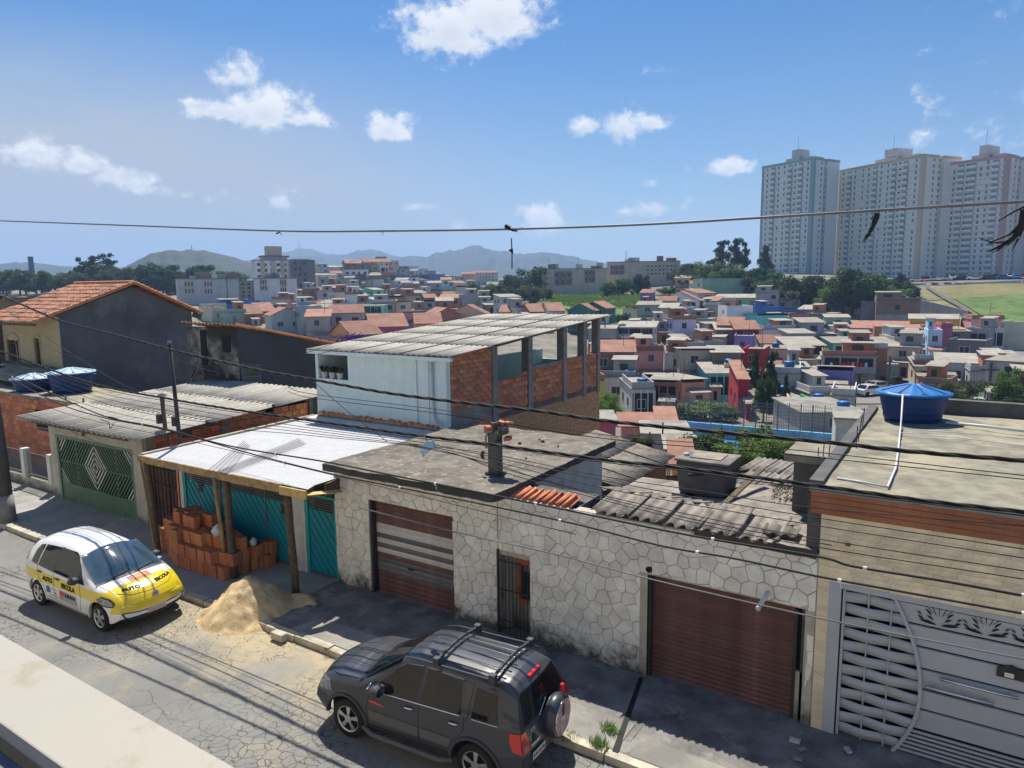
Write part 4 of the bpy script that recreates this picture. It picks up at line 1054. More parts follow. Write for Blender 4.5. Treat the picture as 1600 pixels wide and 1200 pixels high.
# sand heap
def heap():
    rs = np.random.default_rng(5); n = 70; x0, x1, y0, y1 = -13.1, -9.6, 7.0, 10.1; vs = []; fs = []
    def f(x, y):
        d = sqrt(((x+11.85)/1.0)**2+((y-8.5)/1.0)**2); h = max(0, .90-.86*sqrt(d*d+.02))
        d2 = sqrt(((x+11.2)/.75)**2+((y-9.2)/.55)**2); h = max(h, .28-.28*d2)
        return h-.03*d
    G = [rs.normal(0, 1, (n//s+3, n//s+3)) for s in (12, 5, 2)]
    for j in range(n+1):
        for i in range(n+1):
            x = x0+(x1-x0)*i/n; y = y0+(y1-y0)*j/n; h = f(x, y); nz_ = 0
            for g_, s, a in zip(G, (12, 5, 2), (.7, .55, .6)):
                u, v = i/s, j/s; a0, b0 = int(u), int(v); u -= a0; v -= b0
                nz_ += a*((g_[b0, a0]*(1-u)+g_[b0, a0+1]*u)*(1-v)+(g_[b0+1, a0]*(1-u)+g_[b0+1, a0+1]*u)*v)
            base = .005 if y < 8.12 else .115
            z = h+nz_*.036*(1 if h > .02 else .25); vs.append((x, y, z if z > base-.3 else base-.3))
    for j in range(n):
        for i in range(n): a = j*(n+1)+i; fs.append((a, a+1, a+n+2, a+n+1))
    tag(MB().add(vs, fs).build('sand_heap', 'sand', smooth=True), 'heap of yellow building sand spilling off the kerb into the road', 'sand heap')
heap()
p = gz(436, 990, .14); tag(MB().box(p[0]-.17, p[0]+.15, p[1]-.07, p[1]+.07, .02, .16).build('stone_block', 'kerb_stone', bevel=.02), 'squared stone block lying at the edge of the sand heap', 'stone')
rs_ = random.Random(8); pm = MB().lathe([(.001, .03), (.03, .015), (.035, -.01), (.001, -.03)], (0, 0, 0), 6).mesh('pebble', 'concrete_dark')
mb = MB()
for k in range(260):
    a = rs_.uniform(-2.9, .4); q = rs_.uniform(.8, 1.9)**1.1; x, y = -11.85+q*cos(a)*1.1, 8.5+q*sin(a)
    if y > 8.1 or y < 6.2: continue
    s = rs_.uniform(.004, .013); mb.lathe([(.001, s), (s, 0), (.001, -s)], (x, y, .012), 5)
mb.build('sand_grit', 'sand', kind='stuff', label='grit and small lumps scattered around the sand heap', cat='grit')
# weeds at the kerb
def weeds(name, spots, label, mat='leaf_light'):
    mb = MB(); r = random.Random(4)
    for (x, y, z, R, n, hh) in spots:
        for k in range(n):
            a = r.uniform(0, 6.28); q = r.uniform(0, R); p = np.array((x+q*cos(a), y+q*sin(a)*.7, z)); b = r.uniform(0, 6.28); L_ = r.uniform(.4, 1)*hh
            tip = p+np.array((cos(b)*L_*.6, sin(b)*L_*.6, L_)); s = np.array((-sin(b), cos(b), 0))*.006
            mb.add([p-s, p+s, tip], [(0, 1, 2)])
    mb.build(name, mat, kind='stuff', label=label, cat='weeds')
w1 = gz(953, 1140, .12); w2 = gz(935, 1165, .12); w3 = gz(888, 1150, .12); w4 = gz(510, 1015, .12)
weeds('kerb_weeds', [(w1[0], w1[1], .1, .16, 260, .14), (w2[0], w2[1], .1, .16, 300, .16), (w3[0], w3[1], .1, .22, 220, .07), (w4[0], w4[1], .1, .12, 60, .05)], 'green weeds growing along the kerb behind the dark car')
# dark joint/step in pavement by big shutter
tag(MB().hexa([(-3.75, 8.2, .02), (-3.62, 8.2, .02), (-4.07, 10.2, .02), (-4.15, 10.2, .02), (-3.73, 8.25, .118), (-3.64, 8.25, .118), (-4.08, 10.2, .118), (-4.14, 10.2, .118)]).build('gutter_gap', 'gate_black'), 'dark gutter joint crossing the pavement beside the weeds', 'gutter')

# ---------------------------------------------------------------- green gate house
t = thing('green_gate_house', (-20, 10.5, 0), 'low house with wavy grey sheet roof over a beige frame and a green gate', 'house')
HY = 10.25
mb = MB(); grid_wall(mb, (-23.75, -18.55), (-.2, 2.55), [(-23.36, -19.05, -.5, 2.16)], HY, HY+.2); mb.build('wall', 'render_beige', t)
MB().box(-23.75, -23.55, HY+.2, 17.2, -3, 2.7).build('side_wall', 'concrete', t)
MB().box(-18.62, -18.50, HY+.2, 16.0, -2, 2.6).build('side_wall', 'concrete_dark', t)
def topr(u): return 2.60-.0+u*.045
brick_wall(t, (-18.49, HY+.1, 1.0), (0, 1, 0), 5.8, 2.1, .30, .19, (1, 0, 0), holes=[(1.0, 1.45, 1.35, 1.6), (3.85, 4.2, 1.5, 1.8)], top_fn=lambda u: 1.58+u*.055)
MB().box(-18.47, -18.44, 12.65, 12.92, 1, 2.75).build('column', 'concrete', t)
MB().box(-18.52, -18.46, HY+.05, HY+.35, -.2, 2.6).build('column', 'concrete', t)
corr_roof(t, (-23.95, 9.5, 2.74), (-17.62, 9.5, 2.74), (-18.15, 16.0, 3.08), (-23.6, 16.0, 3.12), 6, 3, pitch=.25, amp=.042, seed=3)
MB().box(-23.6, -18.4, 9.75, 9.83, 2.56, 2.66).build('purlin', 'wood_old', t)
MB().box(-23.6, -18.4, 15.95, 16.1, -3, 3.0).build('back_wall', 'concrete_dark', t)
# house number 
def text_obj(name, s, size, mat, M_, parent=None, ext=.003, bold=0.0, sx=1.0):
    cu = bpy.data.curves.new(name, 'FONT'); cu.body = s; cu.size = size; cu.extrude = ext; cu.align_x = 'CENTER'; cu.align_y = 'CENTER'; cu.offset = bold
    o = bpy.data.objects.new(name, cu); COL.objects.link(o); bpy.context.view_layer.update()
    me = bpy.data.meshes.new_from_object(o.evaluated_get(bpy.context.evaluated_depsgraph_get())); bpy.data.objects.remove(o)
    me.materials.clear(); me.materials.append(MAT[mat]); me.name = name
    if sx != 1.0: me.transform(Matrix.Scale(sx, 4, (1, 0, 0)))
    return link(me, name, parent, M_) if M_ is not None else me
text_obj('house_number', '201', .17, 'iron_dark', Matrix.Translation((-21.6, HY-.012, 2.33)) @ Matrix.Rotation(pi/2, 4, 'X'), t, ext=.004, bold=.003)
g = thing('green_gate', (-21.2, HY, 0), 'green metal garage gate with a white concentric diamond of slats', 'gate')
a, b, z0, z1 = -23.36, -19.05, .04, 2.16
mb = MB(); mb.box(a, a+.12, HY+.0, HY+.1, z0, z1).box(b-.12, b, HY+.0, HY+.1, z0, z1).box(a+.12, b-.12, HY+.0, HY+.1, z1-.1, z1); mb.build('frame', 'green_gate', g)
MB().box(a, b, HY+.3, HY+.32, z0, z1).build('dark_interior', 'gate_black', g)
a += .12; b -= .12; zm = .62; zt_ = z1-.1
for i in range(46):
    x = a+(b-a)*i/46; MB().box(x+.004, x+(b-a)/46-.012, HY+.035, HY+.06, z0, zm-.02).build('board', 'green_gate', g)
MB().box(a, b, HY+.062, HY+.07, z0, zm).build('back_sheet', 'green_gate', g)
MB().box(a, b, HY+.02, HY+.06, zm-.02, zm+.03).build('rail', 'green_gate', g)
for f in (.25, .5, .79): MB().box(a+(b-a)*f-.014, a+(b-a)*f+.014, HY+.03, HY+.055, zm if f != .79 else z0, zt_).build('stile', 'green_gate', g)
MB().box(a, b, HY+.03, HY+.055, (zm+zt_)/2-.012, (zm+zt_)/2+.012).build('rail', 'green_gate', g)
cx, cz = (a+b)/2, (zm+zt_)/2+.0; hw, hh_ = (b-a)/2, (zt_-zm)/2
kx = .66*hw/hh_*0+ .36/.70      # diamond half width per unit of half height
def seg(p, q, mat, w=.026, name='slat'):
    MB().bar((p[0], HY+.045, p[1]), (q[0], HY+.045, q[1]), .014, w, up=(0, 1, 0)).build(name, mat, g) if False else None
    d = np.array((q[0]-p[0], q[1]-p[1])); l = np.linalg.norm(d)
    if l < .03: return
    n = np.array((-d[1], d[0]))/l*w/2
    MB().prism([(p[0]-n[0], HY+.04, p[1]-n[1]), (q[0]-n[0], HY+.04, q[1]-n[1]), (q[0]+n[0], HY+.04, q[1]+n[1]), (p[0]+n[0], HY+.04, p[1]+n[1])], (0, .014, 0)).build(name, mat, g)
def clipseg(p, q, x0, x1, zz0, zz1):
    t0, t1 = 0., 1.; d = (q[0]-p[0], q[1]-p[1])
    for pp, qq in ((-d[0], p[0]-x0), (d[0], x1-p[0]), (-d[1], p[1]-zz0), (d[1], zz1-p[1])):
        if abs(pp) < 1e-9:
            if qq < 0: return None
        else:
            r_ = qq/pp
            if pp < 0: t0 = max(t0, r_)
            else: t1 = min(t1, r_)
    if t0 >= t1: return None
    return (p[0]+d[0]*t0, p[1]+d[1]*t0), (p[0]+d[0]*t1, p[1]+d[1]*t1)
for k in range(1, 20):
    h = k*.165; w_ = h*.92
    inner = k <= 4; far = h > 2.40
    for sx_ in (-1, 1):
        for sz in (-1, 1):
            s = clipseg((cx, cz+sz*h), (cx+sx_*w_, cz), a if sx_ < 0 else cx, cx if sx_ < 0 else b, zm if sz < 0 else cz, cz if sz < 0 else zt_)
            if s: seg(*s, 'white_gate' if (inner or far) else 'green_gate', .044 if inner else .040)

# brick house far left with tanks
t = thing('brick_house', (-28, 12.2, 0), 'rough red brick house at the left edge carrying two blue tanks', 'house')
BX1 = -24.75
MB().box(-40, BX1, 12.02, 12.2, -1, 2.62).build('wall', 'mortar', t)
MB().box(BX1-.2, BX1, 12.2, 14.15, -1, 2.62).build('wall', 'concrete', t)
brick_wall(t, (-31.5, 12.015, .1), (1, 0, 0), 31.5+BX1, 2.45, .34, .19, (0, -1, 0), holes=[(2.9, 4.3, 1.35, 2.1)], limit=260)
MB().box(-40, BX1+.15, 11.8, 14.2, 2.62, 2.74).build('slab_roof', 'slab_light', t)
w_ = MB().box(-28.7, -27.1, 12.0, 12.12, 1.45, 2.2).build('window', 'gate_black', t)
for k in range(4): MB().bar((-28.65, 11.96, 1.52+k*.17), (-27.15, 11.96, 1.58+k*.17), .02, .07).build('louvre', 'iron_grey', w_)
for x in (-26.2, -25.0): MB().tube([(x, 11.95, 1.6), (x, 11.95, 2.9)], .035, 8).build('drain_pipe', 'concrete', t)
round_tank('blue_water_tank', (-28.15, 13.1, 2.76), .64, .76, .74, 'rear, larger blue tank with pale lid on the brick house at left', 'lid_pale', nrib=10)
round_tank('blue_water_tank', (-29.9, 12.55, 2.72), .57, .68, .52, 'front, smaller blue tank with pale lid on the brick house at left', 'lid_pale', nrib=10)
o = MB().prism([(-36, 12.9, 3.05), (-29.2, 12.9, 2.95), (-28.4, 14.15, 3.25), (-36, 14.15, 3.4)], (0, 0, .05)).build('awning_sheet', 'gable_grey'); tag(o, 'flat blue grey sheet roof behind the two blue tanks at left', 'awning')
o = MB().prism([(-35, 12.6, 3.0), (-31.0, 12.6, 2.9), (-30.0, 13.6, 3.25), (-35, 13.6, 3.4)], (0, 0, .05)).build('loose_sheet', 'slab_light'); tag(o, 'sunlit cream sheet lying on the roof at the far left edge', 'sheet')

# fence left of the green gate
t = thing('yard_fence', (-26, 10.4, 0), 'low grey wall with white pillars and thin metal bars left of the green gate', 'fence')
MB().box(-34, -23.76, 10.4, 10.55, -.1, .38).build('low_wall', 'render_beige', t)
for x in (-33, -31.8, -29.6, -27.9, -26.05, -24.25): MB().box(x-.11, x+.11, 10.36, 10.58, .38, 1.35).build('pillar', 'white_gate', t)
for x in np.arange(-33.9, -23.8, .085):
    MB().box(x-.006, x+.006, 10.46, 10.475, .38, 1.28).build('bar', 'iron_grey', t)
for z in (.5, 1.22): MB().box(-34, -23.8, 10.45, 10.485, z, z+.02).build('rail', 'iron_grey', t)

# ---------------------------------------------------------------- grey gable house
t = thing('gable_house', (-34, 17.5, 0), 'tall grey rendered gable house with an orange clay tile roof', 'house')
XG = -31.4; y0, yr, y1 = 14.35, 17.5, 20.3; ze, zr = 5.55, 6.65
MB().prism([(XG, y0, -1), (XG, y1, -1), (XG, y1, 5.40), (XG, yr, zr), (XG, y0, ze)], (-.2, 0, 0)).build('gable_wall', 'gable_grey', t)
WN_ = [(-36.3, -35.15, 2.75, 4.35), (-33.7, -33.2, 2.8, 4.5)]
mb = MB(); grid_wall(mb, (-39.5, XG-.2), (-1, 5.45), WN_, y0, y0+.2); mb.build('front_wall', 'yellow_wall', t)
MB().box(XG-.45, XG+.002, y0-.05, y0+.0, 1.4, 5.45).build('corner_strip', 'yellow_wall', t)
for (xa, xb, za, zb) in WN_:
    c = (xa+xb)/2; rr_ = (xb-xa)/2
    pts = [(xa, y0+.05, za), (xb, y0+.05, za)]+[(c+rr_*cos(q), y0+.05, zb+.45*rr_*sin(q)+0) for q in np.linspace(0, pi, 9)]
    w_ = MB().prism(pts, (0, .02, 0)).build('arched_window', 'glass_dark', t)
    MB().tube([(xa-.03, y0-.01, za)]+[(c+(rr_+.03)*cos(q), y0-.01, zb+.03+.5*rr_*sin(q)) for q in np.linspace(pi, 0, 11)]+[(xb+.03, y0-.01, za)], .04, 6).build('surround', 'yellow_wall', w_)
    for f in (.25, .5, .75): MB().box(xa+(xb-xa)*f-.018, xa+(xb-xa)*f+.018, y0+.02, y0+.05, za, zb+.2).build('bar', 'wood_old', w_)
    for f in (.3, .6, .9): MB().box(xa, xb, y0+.02, y0+.05, za+(zb-za)*f, za+(zb-za)*f+.035).build('bar', 'wood_old', w_)
MB().box(-37.0, -36.65, y0-.3, y0, -1, 5.3).build('pilaster', 'concrete_dark', t)
# roof: tile courses as real steps with rolls
def tile_slope(parent, A, B, C, D, pitch_u=.22, course=.36, name='roof_tiles', mat='clay_tile', seed=1, amp=.04):
    A, B, C, D = [np.array(p, float) for p in (A, B, C, D)]; U = B-A; V = D-A; W = np.linalg.norm(U); L_ = np.linalg.norm(V); n = np.cross(U, V); n /= np.linalg.norm(n)
    nu = int(W/pitch_u)*4; nv = int(L_/course); r = np.random.default_rng(seed); vs = []; fs = []
    jit = r.uniform(-.010, .010, (nv+1, nu//4+2))
    for j in range(nv):
        for e, lift in ((0, .035), (1, 0.0)):
            for i in range(nu+1):
                f = i/nu; v = (j+e*1.02)/nv; p = (A*(1-f)+B*f)*(1-v)+(D*(1-f)+C*f)*v
                vs.append(p+n*(lift+amp*.5*cos(2*pi*i/4)+jit[j, i//4]))
    R_ = nu+1
    for j in range(nv):
        for i in range(nu):
            a = (2*j)*R_+i; fs.append((a, a+1, a+R_+1, a+R_))
            if j > 0: b_ = (2*j-1)*R_+i; fs.append((b_, b_+1, a+1, a))
    o = MB().add(vs, fs).build(name, mat, parent, kind='stuff'); return o
M('clay_tiles', (.45, .20, .115), var=.5, scale=3.5, bump=.3, col2=(.20, .12, .085), patch=.5, pscale=1.3)
XL = gy(117, 447, yr)[0]
ov = .25
tile_slope(t, (XL, y0-1.05, 5.28), (XG+.25, y0-1.05, 5.28), (XG+.25, yr, 6.83), (XL, yr, 6.83), pitch_u=.27, course=.42, mat='clay_tiles', seed=2)
tile_slope(t, (XG+.25, y1+.4, 5.36), (XL, y1+.4, 5.36), (XL, yr, 6.83), (XG+.25, yr, 6.83), pitch_u=.27, course=.42, mat='clay_tiles', seed=3)
MB().tube([(XL, yr, 6.85), (XG+.25, yr, 6.85)], .09, 8).build('ridge', 'clay_ridge', t)
for (ya, za, yb, zb) in ((y0-1.05, 5.26, yr, 6.81), (y1+.4, 5.34, yr, 6.81)):
    n = 16
    for k in range(n):
        f0, f1 = k/n, (k+1.08)/n
        MB().tube([(XG+.25, ya+(yb-ya)*f0, za+(zb-za)*f0+.05), (XG+.25, ya+(yb-ya)*f1, za+(zb-za)*f1+.03)], [.085, .065], 7).build('verge_tile', 'clay_ridge', t)
MB().box(XL, XG+.15, y0-1.0, y0-.92, 5.12, 5.22).build('eave_board', 'wood_old', t)
MB().bar((XG+.12, y1, 5.33), (XG+.12, y1+.4, 5.18), .12, .25).build('eave_end', 'concrete_dark', t)
# brown shed behind, top left
t = thing('timber_shed', (-45, 22, 5), 'long brown timber clad wall with pale roof edge above the clay roof at far left', 'shed')
a = gy(-30, 470, 24); b = gy(125, 448, 24)
MB().prism([(a[0], 24, 0), (b[0]+3, 24, 0), (b[0]+3, 24, b[2]-.05), (a[0], 24, a[2]-.2)], (0, .2, 0)).build('wall', 'mortar', t)
for k in range(6):
    zz = gy(60, 462, 24)[2]-k*.22
    MB().box(a[0], b[0]+3, 23.9, 24.0, zz-.4, zz-.2).build('board', 'wood_plank', t)
MB().prism([(a[0]-2, 23.6, a[2]-.12), (b[0]+6, 23.6, b[2]+.0), (b[0]+6, 24.6, b[2]+.05), (a[0]-2, 24.6, a[2])], (0, 0, .08)).build('roof', 'fibre_grey', t)
c0 = gy(-20, 492, 22.5); c1 = gy(48, 482, 22.5)
tag(MB().box(c0[0], c1[0], 22.5, 22.6, c0[2]-.35, c0[2]+.1).build('blue_banner', 'tank_blue'), 'strip of blue tarpaulin above the clay roof at the left edge', 'tarpaulin')

# ---------------------------------------------------------------- black walled house behind
t = thing('black_house', (-23, 18, 0), 'house with a long black side wall, stained front and thin orange tile edge', 'house')
XB = -22.2
f0 = gx(375, 507, XB); yb0 = f0[1]; e1 = gx(532, 541, XB); 
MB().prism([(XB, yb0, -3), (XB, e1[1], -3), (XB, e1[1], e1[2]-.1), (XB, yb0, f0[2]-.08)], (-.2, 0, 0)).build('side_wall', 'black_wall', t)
MB().box(XB-3.3, XB-.2, yb0, yb0+.2, -3, f0[2]-.15).build('front_wall', 'stain_wall', t)
l0 = gy(348, 535, yb0); MB().box(l0[0], l0[0]+.45, yb0-.03, yb0, l0[2]-.35, l0[2]+.25).build('window', 'gate_black', t)
l0 = gy(317, 540, yb0); MB().box(l0[0]-.1, l0[0]+.25, yb0-.03, yb0, l0[2]-.75, l0[2]+.6).build('window', 'gate_black', t)
tile_slope(t, (XB-3.1, yb0-.35, f0[2]+.03), (XB+.15, yb0-.35, f0[2]-.02), (XB+.15, e1[1]+.2, e1[2]-.0), (XB-3.1, e1[1]+.2, e1[2]+.05), mat='clay_tiles', seed=5)
for k in range(22):
    q0, q1 = k/22, (k+1.1)/22
    MB().tube([(XB+.15, yb0-.3+(e1[1]-yb0+.5)*q0, f0[2]+.04+(e1[2]-f0[2])*q0), (XB+.15, yb0-.3+(e1[1]-yb0+.5)*q1, f0[2]+.02+(e1[2]-f0[2])*q1)], [.055, .045], 6).build('verge_tile', 'clay_ridge', t)
for i in range(13):
    p = gx(379+i*2.3, 583, XB+.05); MB().box(XB+.03, XB+.05, p[1]-.012, p[1]+.012, p[2]-.35, p[2]+.35).build('railing_bar', 'iron_grey', t)
p = gx(378, 590, XB+.05); q = gx(408, 592, XB+.05); MB().bar((XB+.05, p[1], p[2]), (XB+.05, q[1], q[2]+.1), .03, .03).build('rail', 'iron_grey', t)

M('teal_glass', (.22, .38, .38), rough=.2, var=.2, bump=0, fine=0, spec=.6)
# ---------------------------------------------------------------- white house with brick flank
t = thing('white_house', (-14, 19, 0), 'pale mint upper storey with raw brick side, open columns and grey sheet roof', 'house')
XW0, XW1, YW, YE = -16.93, -11.80, 15.0, 24.6
ztop = 4.55
mb = MB(); grid_wall(mb, (XW0, XW1), (1.0, ztop+.05), [(XW0+.12, XW0+1.40, 3.74, ztop)], YW, YW+.18); mb.build('front_wall', 'mint_wall', t)
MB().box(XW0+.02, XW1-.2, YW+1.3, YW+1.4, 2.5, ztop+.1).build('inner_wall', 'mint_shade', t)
MB().box(XW0, XW0+.12, YW+.18, YE, 0, ztop).build('side_wall', 'mint_wall', t)
MB().box(XW0-.05, XW1+.05, YW-.5, YW, 2.40, 2.57).build('ledge', 'plaster_pale', t)
rn = random.Random(4)
mb = MB()
for k in range(60):
    x = XW0+.1+k*.08; mb.box(x, x+rn.uniform(.05, .11), YW-.10-rn.uniform(0, .05), YW, 2.62, 2.66+rn.uniform(0, .07))
mb.build('broken_brick_course', 'brick_clay', t, kind='stuff')
MB().box(-12.95, -12.82, YW-.05, YW, 2.6, ztop).box(-12.52, -12.40, YW-.03, YW, 2.6, ztop).build('pilaster', 'mint_wall', t)
MB().tube([(-12.25, YW-.07, 4.45), (-12.25, YW-.07, 3.5), (-12.22, YW-.07, 2.95), (-12.15, YW-.1, 2.83), (-11.95, YW-.25, 2.74)], .045, 10).build('drain_pipe', 'pvc', t, smooth=True)
def zroof(y): return np.interp(y, [YW, YE], [ztop+.0, 5.28])
# flank: brick infill between columns
cols = [YW, 17.35, 19.4, 21.75, 23.3, 24.45]
MB().box(XW1-.2, XW1-.02, YW+.05, YE, -6, 3.55).build('flank_backing', 'mortar', t)
MB().box(XW1-.2, XW1-.02, YW+.05, 17.3, 3.5, ztop+.1).build('flank_backing', 'mortar', t)
MB().box(XW1-.2, XW1-.02, 17.3, YE, 3.5, 3.60).build('flank_backing', 'mortar', t)
MB().box(XW1-.2, XW1-.02, 19.5, YE, 3.6, 3.92).build('flank_backing', 'mortar', t)
brick_wall(t, (XW1-.018, YW+.02, 3.06), (0, 1, 0), 2.25, 1.8, .31, .128, (1, 0, 0), top_fn=lambda u: 1.60+u*.07, limit=120, seed=5)
brick_wall(t, (XW1-.018, 17.45, 2.6), (0, 1, 0), YE-17.45, 1.5, .36, .15, (1, 0, 0), top_fn=lambda u: 1.12+u*.052, limit=180, seed=6)
brick_wall(t, (XW1-.019, YW+.02, -1.6), (0, 1, 0), YE-YW, 4.2, .38, .17, (1, 0, 0), mat='brick_ochre', limit=120, seed=7, top_fn=lambda u: 4.62 if u < 2.2 else 4.15, mat_fn=lambda a, z: 'brick_ochre' if (z < 3.9 and a > 4.3) else 'brick_clay')
MB().box(XW1-.05, XW1+.012, 17.45, YE, 2.50, 2.66).build('beam', 'concrete_dark', t)
for i, y in enumerate(cols[1:]):
    w = .26 if i < 4 else .22
    MB().box(XW1-.24, XW1+.03, y-w/2, y+w/2, 2.4, zroof(y)).build('column', 'concrete', t)
for y in (17.4, 20.2, 24.2): MB().box(XW0+.1, XW0+.3, y-.12, y+.12, 2.4, zroof(y)).build('column', 'concrete', t)
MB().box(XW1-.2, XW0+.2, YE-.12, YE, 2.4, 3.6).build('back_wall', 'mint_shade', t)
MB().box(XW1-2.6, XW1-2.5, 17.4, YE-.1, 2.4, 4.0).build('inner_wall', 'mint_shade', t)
corr_roof(t, (XW0-.12, YW-.25, ztop+.09), (XW1+.35, YW-.25, ztop+.12), (XW1+.08, YE+.1, 5.32), (XW0-.05, YE+.1, 5.30), 6, 5, pitch=.20, amp=.022, seed=7)
MB().box(XW0-.1, XW1+.35, YW-.24, YW-.14, ztop-.03, ztop+.07).build('eave_board', 'mint_wall', t)
MB().bar((XW1-.1, YW, ztop+.0), (XW1-.1, YE, 5.28), .12, .10).build('edge_beam', 'concrete_dark', t)
# potted plants in the opening
for i, (x, m) in enumerate([(-16.62, 'sheet_white'), (-16.28, 'pot'), (-15.95, 'sheet_white')]):
    q = thing('potted_plant', (x, 15.08, 3.74), ['leftmost potted plant, white pot, in the opening of the mint house', 'middle potted plant, brownish pot, in the opening of the mint house', 'rightmost potted plant, white pot, in the opening of the mint house'][i], 'potted plant')
    MB().lathe([(.08, 0), (.11, .19), (.115, .2), (.09, .2)], (x, 15.08, 3.745), 14).build('pot', m, q, smooth=True)
    mb = MB()
    for k in range(70):
        a = rn.uniform(0, 6.28); p = np.array((x+rn.uniform(-.06, .06), 15.08+rn.uniform(-.05, .05), 3.93)); L_ = rn.uniform(.1, .24); s = np.array((-sin(a), cos(a), 0))*.02
        m_ = p+np.array((cos(a)*L_*.5, sin(a)*L_*.3, L_*.6)); e = p+np.array((cos(a)*L_, sin(a)*L_*.6, L_*.9)); mb.add([p, m_-s, e, m_+s], [(0, 1, 2, 3)])
    mb.build('foliage', 'leaf_dark', q)

# poles in front: slim steel pole and short old pole beside the canopy
t = thing('steel_pole', (-16.96, 10.4, 2.5), 'tall slim dark steel pole rising at the left edge of the white canopy', 'pole')
MB().tube([(-16.96, 10.4, .1), (-17.0, 10.4, 2.5), (-17.12, 10.4, 5.15)], [.055, .055, .045], 10).build('shaft', 'iron_dark', t, smooth=True)
MB().tube([(-17.12, 10.4, 5.12), (-17.12, 10.4, 5.2)], .06, 8).build('cap', 'iron_grey', t); MB().box(-17.15, -17.03, 10.30, 10.36, 3.0, 3.25).build('junction_box', 'iron_dark', t)
t = thing('old_pole', (-17.7, 10.45, 2.3), 'short rusty service pole with grey cap left of the tall slim steel pole', 'pole')
MB().tube([(-17.66, 10.45, .1), (-17.69, 10.45, 2.5), (-17.75, 10.45, 3.72)], [.06, .06, .055], 8).build('shaft', 'wood_old', t, smooth=True)
MB().lathe([(.001, .10), (.09, .06), (.13, .0), (.1, -.02)], (-17.75, 10.45, 3.72), 10).build('cap', 'concrete', t)
MB().box(-17.85, -17.72, 10.3, 10.4, 3.0, 3.25).build('junction_box', 'iron_dark', t)
t = thing('utility_pole', (-22.4, 8.35, 0), 'thick round concrete utility pole with pale base at the left edge', 'utility pole')
MB().tube([(-22.35, 8.35, 0), (-22.39, 8.35, .85)], [.25, .23], 20).build('base', 'concrete', t, smooth=True)
MB().tube([(-22.39, 8.35, .84), (-22.5, 8.35, 4.0), (-22.62, 8.35, 9.0)], [.22, .20, .16], 20).build('shaft', 'concrete_dark', t, smooth=True)
MB().box(-22.25, -22.12, 8.06, 8.12, 2.55, 2.75).build('plate', 'tank_lid', t)
for z, l in ((4.4, .9), (6.3, 1.1)): MB().box(-22.62, -22.5, 8.35-l/2, 8.35+l/2, z, z+.08).build('crossarm', 'iron_dark', t)

# small corrugated house with brick end, right of the slab roof
t = thing('small_sheet_house', (-7, 16, 0), 'small brick house with weathered wavy sheet roof right of the dark slab', 'house')
R1 = gz(925, 690, 1.75); R2 = gz(1050, 712, 1.75)
ex = -6.2; A = gx(927, 768, -6.85)
corr_roof(t, (-6.75, 15.3, 1.62), (-6.75, 19.0, 1.62), (-9.3, 19.2, 2.1), (-9.3, 15.3, 2.1), 4, 2, pitch=.17, amp=.02, mat='fibre_old', seed=4)
MB().box(-7.15, -6.95, 15.45, 18.9, -6, 1.56).build('wall', 'mortar', t)
brick_wall(t, (-6.945, 15.45, -1.5), (0, 1, 0), 3.45, 3.05, .36, .17, (1, 0, 0), mat='brick_painted', limit=200, holes=[(.75, 1.35, 2.2, 2.9)])
w_ = MB().box(-6.95, -6.92, 16.2, 16.8, .7, 1.4).build('window', 'glass_dark', t)
for y in (16.2, 16.5, 16.78): MB().box(-6.93, -6.89, y-.03, y+.03, .7, 1.4).build('mullion', 'sheet_white', w_)
MB().box(-9.2, -7.15, 15.45, 15.6, -6, 1.7).build('wall', 'concrete_dark', t)
# ---------------------------------------------------------------- cars
M('paint_white', (.80, .81, .80), rough=.28, var=.02, bump=0, coat=.8, spec=.5, fine=0)
M('paint_yellow', (.80, .62, .02), rough=.3, var=.03, bump=0, coat=.8, spec=.5, fine=0)
M('paint_dark', (.042, .045, .055), rough=.35, var=.05, bump=0, coat=.5, spec=.35, metal=.0, fine=0)
M('trim_dark', (.055, .058, .068), rough=.55, var=.08, bump=0, fine=0)
M('trim_grey', (.11, .11, .115), rough=.5, var=.05, bump=0, fine=0)
M('tyre', (.02, .02, .02), rough=.85, var=.2, bump=.1)
M('rim_silver', (.55, .56, .58), rough=.35, metal=.8, var=.08, bump=0, fine=0)
M('rim_gap', (.02, .02, .02), rough=.8, bump=0, fine=0)
M('lamp_clear', (.16, .18, .21), rough=.08, var=.3, scale=14, bump=0, spec=.9, coat=1.0, fine=0)
M('lamp_red', (.62, .02, .015), rough=.15, var=.15, scale=18, bump=0, coat=1.0, fine=0)
M('lamp_orange', (.7, .25, .03), rough=.2, bump=0)
M('black_ink', (.012, .012, .012), rough=.95, spec=.05, bump=0, fine=0)
M('decal_blue', (.03, .15, .45), rough=.4, bump=0, fine=0)
M('decal_grey', (.30, .28, .34), rough=.5, bump=0, fine=0, var=.1)
M('decal_red', (.65, .07, .04), rough=.4, bump=0, fine=0, var=.2, scale=20)
M('decal_orange', (.8, .30, .05), rough=.4, bump=0, fine=0)
M('plate_grey', (.55, .53, .50), rough=.5, bump=0, fine=0)
M('chrome', (.75, .77, .8), rough=.12, metal=1.0, var=.02, bump=0, fine=0)
M('window_glass', (.012, .016, .018), rough=.03, var=.3, scale=2, bump=0, spec=.45, coat=0.0, fine=0)
M('windshield_glass', (.035, .07, .10), rough=.03, var=.35, scale=1.6, bump=0, spec=1.0, coat=1.0, fine=0)
M('seat_grey', (.18, .19, .18), rough=.8, bump=0)

